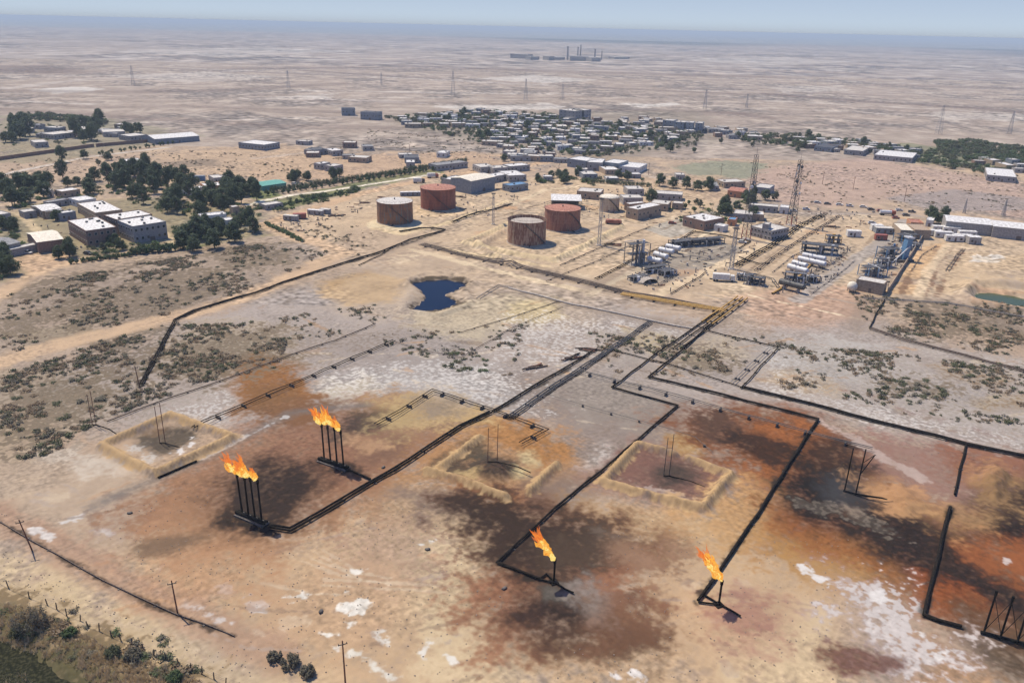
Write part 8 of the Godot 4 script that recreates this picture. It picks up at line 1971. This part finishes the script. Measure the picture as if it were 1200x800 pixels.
	# clipped rows grown together
	for e in [[Vector2(-152.5, -495.5), Vector2(-82.6, -576.7), 4.0, "tall dark hedge along the far side of the avenue"], [Vector2(-82.6, -576.7), Vector2(-38.2, -633.6), 4.2, "dense hedge closing the avenue near the warehouse"], [Vector2(-147.0, -446.3), Vector2(-100.3, -507.4), 1.4, "low hedge along the dirt yard under the avenue"], [Vector2(46.3, -559.4), Vector2(93.2, -546.1), 3.0, "dark hedge behind the station"], [Vector2(-131.7, -414.2), Vector2(-102.5, -377.5), 1.3, "straggling hedge beside the dirt road"], [Vector2(-189.7, -336.6), Vector2(-171.5, -349.5), 1.4, "low green hedge along the compound road"], [Vector2(130.1, -560.3), Vector2(162.1, -577.7), 1.6, "hedge on the field behind the round trees"]]:
		var t := thing("hedge", e[3], "hedge", on(e[0]))
		var far: Vector3 = on(e[1]) - t.position
		var g := Geo.new()
		var n := int(far.length() / 1.3)
		for i in n:
			var p := far * (float(i) / n) + Vector3(rng.randf_range(-0.8, 0.8), 0, rng.randf_range(-1.2, 1.2))
			leaves(g, p + Vector3(0, e[2] * 0.5, 0), Vector3(1.3, e[2] * 0.55 * rng.randf_range(0.7, 1.3), 1.3), 46 + int(e[2] * 14), 0.42)
		part(t, "foliage", g, M.leaf_dark if e[2] > 2.0 else M.leaf_green)
	# the green mass at the right
	var mm := []
	var where := []
	for k in 2:
		var g := Geo.new()
		for i in 5:
			leaves(g, Vector3(rng.randf_range(-2, 2), rng.randf_range(1, 3.2), rng.randf_range(-2, 2)), Vector3(1.8, 1.4, 1.8), 40, 0.6)
		mm.append(g.mesh())
	for i in 520:
		where.append(inside([Vector2(427.1, -834.3), Vector2(469.4, -841.7), Vector2(495.5, -796.6), Vector2(492.8, -751.9), Vector2(447.1, -678.2), Vector2(427.2, -693.1), Vector2(390.2, -706.3), Vector2(393.0, -757.5)]))
	for i in 120:
		where.append(inside([Vector2(357.3, -785.5), Vector2(387.3, -745.9), Vector2(379.8, -686.2), Vector2(405.3, -655.4), Vector2(363.8, -629.8), Vector2(340.9, -680.5)]))
	for i in 200:
		where.append(inside([Vector2(235.3, -854.0), Vector2(292.2, -864.5), Vector2(346.6, -820.3), Vector2(373.4, -733.3), Vector2(308.2, -744.0), Vector2(217.5, -785.6)]))
	for i in 160:
		where.append(inside([Vector2(-540.3, -885.5), Vector2(-482.5, -880.8), Vector2(-419.3, -844.4), Vector2(-413.7, -814.8), Vector2(-513.8, -840.3)]))
	for i in 900:
		where.append(inside([Vector2(-151.8, -936.2), Vector2(-49.8, -1039.3), Vector2(35.6, -1016.8), Vector2(90.5, -926.1), Vector2(208.3, -893.1), Vector2(169.8, -754.3), Vector2(67.7, -676.3), Vector2(25.3, -688.8), Vector2(-35.4, -742.3)]))
	scatter("thicket", mm, where, [M.leaf_green, M.leaf_olive], 0.55, 1.15)
	# undergrowth in the compound's woods and gardens
	var low := []
	for k in 3:
		var g := Geo.new()
		for i in 4:
			leaves(g, Vector3(rng.randf_range(-1.4, 1.4), rng.randf_range(0.5, 1.4), rng.randf_range(-1.4, 1.4)), Vector3(1.2, 0.9, 1.2), 36, 0.36)
		low.append(g.mesh())
	where = []
	for e in [[[Vector2(-267.3, -538.0), Vector2(-225.1, -540.4), Vector2(-181.5, -461.2), Vector2(-149.2, -460.0), Vector2(-125.9, -388.8), Vector2(-145.7, -363.9), Vector2(-158.1, -359.7), Vector2(-190.1, -428.6), Vector2(-224.2, -456.4)], 210], [[Vector2(-316.7, -486.6), Vector2(-307.4, -516.9), Vector2(-271.1, -460.7), Vector2(-257.7, -529.6), Vector2(-237.5, -485.3), Vector2(-261.3, -442.8), Vector2(-280.8, -427.4)], 90], [[Vector2(-264.6, -400.7), Vector2(-252.2, -402.0), Vector2(-206.7, -317.0), Vector2(-206.6, -305.1)], 30], [[Vector2(-197.7, -359.2), Vector2(-179.4, -367.1), Vector2(-161.8, -368.7), Vector2(-155.8, -353.8), Vector2(-188.7, -345.1)], 40], [[Vector2(-146.3, -460.4), Vector2(-103.6, -524.6), Vector2(-96.7, -502.2), Vector2(-135.1, -438.7)], 70], [[Vector2(-529.3, -836.9), Vector2(-412.5, -830.1), Vector2(-351.9, -688.0), Vector2(-419.6, -656.1)], 60], [[Vector2(90.4, -474.6), Vector2(131.6, -496.7), Vector2(155.9, -507.4), Vector2(132.5, -441.1), Vector2(93.5, -437.1)], 40], [[Vector2(12.5, -571.9), Vector2(59.4, -585.1), Vector2(94.3, -569.0), Vector2(90.9, -545.9), Vector2(20.7, -543.3)], 40]]:
		for i in e[1]:
			where.append(inside(e[0]))
	scatter("undergrowth", low, where, [M.leaf_green, M.leaf_olive, M.leaf_fresh], 0.5, 1.3)
	# shrubs: the larger ones one by one
	var shrubs := []
	for k in 4:
		shrubs.append(make_shrub(k))
	var fresh := [true, true, true, true]
	var sk := ["grey desert shrub", "dry brown shrub", "olive shrub", "green shrub"]
	var beds := [
		[[Vector2(-142.0, -198.6), Vector2(-137.5, -216.4), Vector2(-125.1, -217.1), Vector2(-110.6, -202.5), Vector2(-113.7, -189.7), Vector2(-121.4, -175.3), Vector2(-125.1, -170.8)], 34, [0, 1, 2], 1.5, "on the hummocks at the left edge"],
		[[Vector2(-141.2, -243.9), Vector2(-123.1, -261.3), Vector2(-105.1, -218.2), Vector2(-122.1, -211.1)], 20, [0, 1, 2], 1.2, "left of the black roadside pipeline"],
		[[Vector2(-113.7, -245.6), Vector2(-81.8, -264.1), Vector2(-70.6, -233.5), Vector2(-90.3, -212.9), Vector2(-105.1, -218.2)], 40, [1, 0, 1], 1.1, "on the slope above the orange stain"],
		[[Vector2(-175.4, -285.8), Vector2(-135.4, -335.8), Vector2(-112.8, -312.5), Vector2(-123.7, -270.2), Vector2(-150.7, -251.1)], 34, [0, 1, 0], 1.5, "between the two dirt roads"],
		[[Vector2(-145.7, -363.9), Vector2(-112.6, -374.9), Vector2(-98.8, -338.9), Vector2(-123.8, -323.8)], 14, [0, 0, 2], 1.3, "beside the upper dirt road"],
		[[Vector2(-40.2, -248.7), Vector2(-25.2, -242.1), Vector2(-27.3, -236.2), Vector2(-36.5, -242.9)], 9, [2, 0, 2], 1.2, "in the row at the end of the double pipe"],
		[[Vector2(-27.1, -247.2), Vector2(-7.3, -252.4), Vector2(-7.8, -227.1), Vector2(-18.1, -223.2)], 14, [2, 2, 3], 1.5, "on the pale crust below the pond"],
		[[Vector2(29.7, -258.8), Vector2(47.6, -240.7), Vector2(32.0, -226.1), Vector2(24.6, -232.3)], 9, [0, 2, 1], 1.5, "between the parallel lines"],
		[[Vector2(55.3, -252.4), Vector2(72.1, -249.6), Vector2(69.6, -228.2), Vector2(54.7, -234.1)], 20, [1, 0, 1], 1.4, "inside the square of scrub"],
		[[Vector2(81.8, -228.9), Vector2(95.0, -224.5), Vector2(95.4, -218.4), Vector2(82.9, -219.5)], 9, [1, 1, 0], 1.5, "on the ledge beside the long pipeline"],
		[[Vector2(113.4, -252.2), Vector2(124.7, -251.3), Vector2(120.1, -243.6), Vector2(112.0, -244.6)], 8, [2, 0], 1.3, "on the rise by the right hand flats"],
		[[Vector2(118.9, -231.1), Vector2(132.9, -226.7), Vector2(135.2, -215.8), Vector2(122.5, -215.7), Vector2(116.0, -221.3)], 18, [2, 0, 2], 1.7, "in the hollow on the right flats"],
		[[Vector2(140.8, -242.7), Vector2(151.2, -241.2), Vector2(157.0, -229.3), Vector2(148.6, -226.3), Vector2(138.3, -232.2)], 14, [2, 0, 2], 1.5, "around the brown ring on the right flats"],
		[[Vector2(163.6, -310.7), Vector2(201.3, -297.6), Vector2(181.7, -264.4), Vector2(152.5, -266.7), Vector2(150.4, -289.1)], 22, [0, 2, 0], 1.5, "below the green pond"],
		[[Vector2(-59.7, -109.6), Vector2(-49.2, -101.1), Vector2(-54.0, -99.1), Vector2(-64.7, -104.4), Vector2(-72.9, -109.1), Vector2(-77.5, -112.2)], 16, [2, 0, 3], 1.0, "on the bank above the swamp"],
		[[Vector2(-91.7, -115.7), Vector2(-79.3, -110.0), Vector2(-67.1, -103.3), Vector2(-67.1, -100.5), Vector2(-81.0, -107.8), Vector2(-88.7, -110.7)], 14, [3, 2, 0], 1.0, "at the edge of the swamp water"]]
	for e in beds:
		for i in e[1]:
			var k: int = e[2][i % e[2].size()]
			var s: float = e[3] * rng.randf_range(0.7, 1.5)
			plant(shrubs, fresh, k, inside(e[0]), s, sk[k] + " " + e[4], "shrubs " + e[4], 0.6)
	for e in [[Vector2(-83.3, -110.7), 0, 4.2, "dark twiggy bush by the fence, the biggest on the swamp bank"], [Vector2(-84.8, -109.8), 2, 2.6, "bush beside the biggest bush on the swamp bank"], [Vector2(-35.8, -103.4), 0, 2.5, "long grey bush at the bottom edge near the pole"], [Vector2(-32.4, -101.4), 0, 2.1, "grey bush trailing right of the long one"], [Vector2(-38.7, -104.6), 0, 1.9, "grey bush at the left end of the long one"], [Vector2(-77.8, -115.3), 0, 1.3, "small grey bush touching the fence"], [Vector2(-62.4, -104.1), 0, 2.2, "grey green bush low on the bank"], [Vector2(-66.0, -104.7), 2, 2.0, "olive bush near the swamp corner"], [Vector2(-53.6, -99.8), 3, 1.9, "green bush at the bottom edge of the bank"], [Vector2(-75.5, -109.1), 3, 1.8, "green bush halfway down the bank"]]:
		if e[2] < 1.5:
			plant(shrubs, fresh, e[1], e[0], e[2], e[3], "", 0.85)
			continue
		var bush := thing("bush", e[3], "bush", on(e[0]), rng.randf() * TAU)      # many thin upright stems with fine leaves
		var stems := Geo.new()
		var fine := Geo.new()
		for j in 60:
			var f := rng.randf() * TAU
			var r: float = e[2] * sqrt(rng.randf()) * 0.75
			var tip := Vector3(cos(f) * r, e[2] * rng.randf_range(0.35, 0.85 if e[2] < 4.0 else 1.15) * (1.15 - 0.5 * r / e[2]), sin(f) * r)
			stems.tube(tip * Vector3(0.3, -0.05, 0.3), tip, 0.035, 0.012, 4, false)
			leaves(fine, tip * Vector3(0.85, 0.72, 0.85), Vector3(0.16, 0.30, 0.16) * e[2] * 0.8, 44, 0.13, 0.3)
		part(bush, "stem", stems, M.twig)
		part(bush, "foliage", fine, [M.leaf_grey, M.leaf_dry, M.leaf_olive, M.leaf_green][e[1]])
	# ground cover too small and too many to count
	var tufts := []
	for k in 3:
		var g := Geo.new()
		for i in 3:
			leaves(g, Vector3(rng.randf_range(-0.4, 0.4), 0.18, rng.randf_range(-0.4, 0.4)), Vector3(0.42, 0.2, 0.42), 16, 0.15, 0.6)
		tufts.append(g.mesh())
	where = []
	var clump := noise(0.035, 3, 77)
	for e in [[[Vector2(-152.2, -215.5), Vector2(-123.1, -261.3), Vector2(-78.9, -264.3), Vector2(-71.4, -226.7), Vector2(-90.3, -212.9), Vector2(-109.3, -189.9), Vector2(-112.8, -171.3), Vector2(-121.5, -164.8)], 1100], [[Vector2(-197.1, -289.3), Vector2(-124.7, -373.8), Vector2(-82.6, -369.6), Vector2(-95.6, -313.8), Vector2(-123.7, -270.2), Vector2(-154.2, -246.9), Vector2(-159.9, -228.2)], 800], [[Vector2(-50.4, -257.7), Vector2(6.0, -270.0), Vector2(0.2, -224.3), Vector2(-34.6, -228.8)], 130], [[Vector2(27.0, -262.8), Vector2(90.3, -262.7), Vector2(75.0, -228.5), Vector2(32.0, -226.1)], 200], [[Vector2(89.1, -258.5), Vector2(167.8, -240.7), Vector2(147.2, -197.9), Vector2(115.8, -201.4), Vector2(92.4, -217.0)], 420], [[Vector2(140.7, -314.6), Vector2(204.5, -303.0), Vector2(172.2, -248.2), Vector2(129.2, -269.4)], 420], [[Vector2(-88.3, -115.1), Vector2(-72.5, -111.3), Vector2(-49.2, -101.1), Vector2(-62.1, -98.8), Vector2(-78.7, -109.0)], 110], [[Vector2(-375.7, -583.8), Vector2(-284.0, -663.7), Vector2(-125.7, -642.2), Vector2(-159.2, -542.5), Vector2(-257.7, -529.6), Vector2(-312.1, -479.0)], 420], [[Vector2(179.3, -665.7), Vector2(400.0, -634.7), Vector2(318.4, -487.3), Vector2(161.6, -508.1)], 380], [[Vector2(-153.6, -837.3), Vector2(-4.2, -736.3), Vector2(24.6, -665.1), Vector2(-73.7, -663.8), Vector2(-131.8, -714.8)], 280], [[Vector2(-128.2, -414.6), Vector2(-71.7, -355.3), Vector2(-67.8, -405.3), Vector2(-93.5, -422.1)], 60], [[Vector2(-99.6, -262.9), Vector2(-40.5, -295.7), Vector2(-36.8, -267.1), Vector2(-77.3, -247.9)], 120], [[Vector2(-193.5, -306.1), Vector2(-124.2, -372.2), Vector2(-118.3, -366.4), Vector2(-156.9, -309.0)], 400]]:
		for i in e[1] * 3:
			var p := inside(e[0])
			if clump.get_noise_2d(p.x, p.y) > rng.randf_range(-0.15, 0.4) and clear_of_roads(p):
				where.append(p)
	scatter("scrub_tufts", tufts, where, [M.leaf_grey, M.leaf_dry, M.leaf_olive], 0.6, 2.3)
	tufts = []
	for k in 2:
		var g := Geo.new()
		for i in 26:
			var f := rng.randf() * TAU
			var r := rng.randf() * 0.5
			var p := Vector3(cos(f) * r, 0, sin(f) * r)
			var d := Vector3(rng.randf_range(-0.3, 0.3), rng.randf_range(0.4, 0.9), rng.randf_range(-0.3, 0.3))
			g.tri(p - Vector3(0.04, 0, 0), p + d, p + Vector3(0.04, 0, 0.02))
		tufts.append(g.mesh())
	where = []
	for i in 900:
		where.append(inside([Vector2(-96.4, -118.3), Vector2(-81.4, -113.8), Vector2(-67.1, -106.3), Vector2(-48.5, -99.3), Vector2(-49.2, -94.0), Vector2(-61.1, -93.7), Vector2(-70.8, -102.3), Vector2(-91.0, -109.6)]))
	for i in 260:
		where.append(inside([Vector2(-86.1, -101.8), Vector2(-78.9, -101.6), Vector2(-71.5, -93.4), Vector2(-80.6, -93.1)]))
	scatter("dry_grass", tufts, where, [M.straw, M.straw], 0.6, 1.3)


func plant(protos: Array, first: Array, k: int, p: Vector2, s: float, label: String, group: String, squash := 1.0) -> void:
	var size := Vector3(s, s * squash * rng.randf_range(0.85, 1.15), s)
	if first[k]:
		first[k] = false
		var o: Node3D = protos[k]
		o.position = on(p)
		o.scale = size
		o.set_meta("label", label)
		if group: o.set_meta("group", group)
	else:
		var c := twin(protos[k], on(p), rng.randf() * TAU, size, label, group)
		if group == "" and c.has_meta("group"):
			c.remove_meta("group")


func bits() -> void:
	# post and wire fence above the swamp
	var posts := [Vector2(-96.7, -122.9), Vector2(-93.6, -121.3), Vector2(-88.0, -118.4), Vector2(-83.7, -116.7), Vector2(-81.4, -115.6), Vector2(-78.7, -113.9), Vector2(-75.7, -112.7), Vector2(-73.6, -111.4), Vector2(-71.1, -110.3), Vector2(-68.4, -109.1), Vector2(-66.2, -108.1), Vector2(-63.9, -107.0), Vector2(-61.6, -106.1), Vector2(-59.2, -104.9), Vector2(-56.9, -104.2), Vector2(-54.4, -103.3), Vector2(-52.0, -102.3), Vector2(-49.8, -101.2), Vector2(-47.4, -100.2), Vector2(-45.1, -99.0), Vector2(-42.5, -97.8)]
	var home := on(posts[0])
	var t := thing("fence", "crooked post and wire fence along the swamp bank", "fence", home)
	var tops := []
	for p in posts:
		var lean := Vector3(rng.randf_range(-0.25, 0.25), 0, rng.randf_range(-0.15, 0.15))
		var at := on(p) - home
		var high := rng.randf_range(1.25, 1.75)
		part(t, "post", Geo.new().tube(at - Vector3(0, 0.3, 0), at + Vector3(0, high, 0) + lean, 0.11, 0.09, 6), M.wood)
		tops.append(at + Vector3(0, high, 0) + lean)
	for k in [0.95, 0.65, 0.35]:
		var line := PackedVector3Array()
		for i in tops.size():
			line.append(tops[i] - Vector3(0, 1.3 * (1.0 - k), 0))
		part(t, "wire", Geo.new().sweep(line, 0.012, 4), M.dark_steel)
	# loose stones and clods
	var rocks := []
	for k in 3:
		var g := Geo.new().ball(Vector3(0, 0.1, 0), Vector3(0.3, 0.2, 0.24), 6, 4)
		for i in g.v.size():
			var q := g.v[i]
			g.v[i] = q * (1.0 + 0.3 * sin(q.x * 17.0 + k) * cos(q.z * 13.0 + k * 2))
		rocks.append(g.mesh())
	var where := []
	for e in [[[Vector2(-91.7, -146.3), Vector2(-59.4, -161.8), Vector2(-6.8, -153.2), Vector2(1.1, -121.7), Vector2(-4.3, -100.6), Vector2(-47.0, -103.0)], 900], [[Vector2(19.9, -150.9), Vector2(72.7, -140.4), Vector2(55.1, -102.4), Vector2(6.9, -100.9)], 500], [[Vector2(-109.8, -145.5), Vector2(-46.8, -111.1), Vector2(-40.3, -99.5), Vector2(-96.2, -123.2)], 500], [[Vector2(-144.3, -437.7), Vector2(-22.4, -474.3), Vector2(-0.9, -361.5), Vector2(-71.7, -355.3)], 250], [[Vector2(-0.8, -347.1), Vector2(123.8, -444.4), Vector2(109.8, -329.9), Vector2(48.0, -307.7)], 350], [[Vector2(-60.9, -316.5), Vector2(-15.8, -339.1), Vector2(-6.8, -287.9), Vector2(-37.7, -274.3)], 120], [[Vector2(88.3, -205.4), Vector2(131.0, -178.4), Vector2(91.5, -111.4), Vector2(59.7, -123.8)], 250]]:
		for i in e[1]:
			var p := inside(e[0])
			var bare := true
			for s in stains:
				if s.col.x < 0.04 and p.x > s.x0 and p.x < s.x1 and p.y > s.z0 and p.y < s.z1 and s.dist(p.x, p.y) > -4.0:
					bare = false
			if bare:
				where.append(p)
	scatter("loose_stones", rocks, where, [M.stone, M.stone, M.stone], 0.15, 0.55)
	var litter := [Geo.new().at(0, 0, 0, 1.2, 0.4, 0.3).mesh(), Geo.new().tube(Vector3(-1, 0.2, 0), Vector3(1, 0.25, 0.2), 0.14, -1, 6).mesh(), Geo.new().at(0, 0, 0, 0.5, 0.7, 0.5).mesh(), Geo.new().at(0, 0, 0, 0.25, 1.3, 0.25).mesh()]
	where = []
	for e in [[[Vector2(47.7, -319.1), Vector2(55.7, -351.9), Vector2(85.1, -393.1), Vector2(129.4, -397.2), Vector2(98.1, -341.8), Vector2(65.5, -309.0)], 150], [[Vector2(106.4, -312.0), Vector2(134.8, -373.3), Vector2(174.6, -401.4), Vector2(147.1, -345.8), Vector2(120.7, -307.6)], 110], [[Vector2(147.3, -326.8), Vector2(192.9, -403.1), Vector2(238.3, -451.8), Vector2(183.5, -362.6), Vector2(153.5, -315.5)], 110], [[Vector2(-78.9, -444.8), Vector2(-26.5, -559.9), Vector2(20.9, -549.7), Vector2(-20.2, -429.6)], 100], [[Vector2(-128.2, -414.6), Vector2(-94.9, -478.5), Vector2(-83.6, -444.2), Vector2(-113.0, -391.8)], 60], [[Vector2(-1.9, -476.6), Vector2(92.8, -558.8), Vector2(132.5, -479.3), Vector2(71.7, -419.0)], 130], [[Vector2(109.3, -404.1), Vector2(180.9, -484.6), Vector2(235.6, -478.5), Vector2(172.4, -419.3)], 90], [[Vector2(-31.2, -656.6), Vector2(39.9, -691.2), Vector2(34.5, -585.4), Vector2(-26.5, -559.9)], 60], [[Vector2(-228.8, -341.6), Vector2(-263.7, -447.2), Vector2(-198.9, -431.9), Vector2(-161.3, -362.5)], 80], [[Vector2(-92.4, -647.2), Vector2(-32.4, -679.8), Vector2(-27.4, -577.0), Vector2(-81.7, -569.7)], 50]]:
		for i in e[1]:
			where.append(inside(e[0]))
	scatter("scrap_litter", litter, where, [M.dark_steel, M.rust_post, M.concrete, M.grey_pipe], 0.7, 1.6)
	# heaps of scrap and lengths of old pipe
	var n := 0
	for e in [[Vector2(25.7, -246.0), "rusty scrap pipes heaped on the dark ridge"], [Vector2(20.1, -239.0), "dark scrap by the ridge pipeline"], [Vector2(7.2, -230.6), "old pipe lengths left of the ridge"], [Vector2(175.2, -437.1), "stacked red brown pipes on the sand by the cabin"], [Vector2(-98.8, -436.1), "dark scrap at the left dirt yard"], [Vector2(-88.5, -471.7), "row of dark scrap below the avenue"], [Vector2(-80.9, -487.9), "dark scrap beside the white topped tank"], [Vector2(-34.1, -496.0), "green crate and scrap at the foot of the red tank"], [Vector2(49.8, -386.5), "rusty drums lying on the sand under the mast"], [Vector2(-8.0, -524.5), "broken plant right of the warehouse"]]:
		var s := thing("scrap_heap", e[1], "scrap", on(e[0]), rng.randf_range(-0.6, 0.6))
		for i in 7:
			var x := rng.randf_range(-3, 3)
			var z := rng.randf_range(-1.2, 1.2)
			part(s, "pipe_length", Geo.new().tube(Vector3(x - 2.2, 0.25 + 0.1 * (i % 3), z), Vector3(x + 2.2, 0.25 + 0.15 * (i % 4), z + rng.randf_range(-1, 1)), rng.randf_range(0.15, 0.3), -1, 7), [M.brown_pipe, M.black_pipe, M.rust_post][(i + n) % 3])
		n += 1
	for e in [[Vector2(-0.4, -124.1), "dark box lying on the reddened ground left of the burner"], [Vector2(-16.3, -136.1), "dark lump beside a white crust patch"], [Vector2(-33.7, -116.8), "small brown lump above the white crust"], [Vector2(-30.5, -168.1), "small dark block beside the double pipeline"], [Vector2(-82.1, -146.3), "dark brown lump at the edge of the pale sand"]]:
		one("boulder", e[1], "boulder", on(e[0]), rocks[n % 3], M.dark_concrete, rng.randf() * TAU).scale = Vector3(2.2, 1.5, 1.8)
		n += 1


func tell_apart() -> void:      # things that would share a label say where in their row they stand
	var same := {}
	for c in get_children():
		if c.has_meta("label"):
			same.get_or_add(c.get_meta("label"), []).append(c)
	var nth := ["first", "second", "third", "fourth", "fifth", "sixth", "seventh", "eighth", "ninth", "tenth", "eleventh", "twelfth", "thirteenth", "fourteenth", "fifteenth", "sixteenth", "seventeenth", "eighteenth", "nineteenth", "twentieth", "twentyfirst", "twentysecond", "twentythird", "twentyfourth", "twentyfifth", "twentysixth", "twentyseventh", "twentyeighth", "twentyninth", "thirtieth", "thirtyfirst", "thirtysecond", "thirtythird", "thirtyfourth"]
	for label: String in same:
		var all: Array = same[label]
		if all.size() < 2 or all.size() > nth.size() or label.split(" ").size() > 12 or all.size() > 34:
			continue
		all.sort_custom(func(a: Node3D, b: Node3D) -> bool: return a.position.x / -a.position.z < b.position.x / -b.position.z)
		for i in all.size():
			all[i].set_meta("label", label + ", " + nth[i] + " from the left")
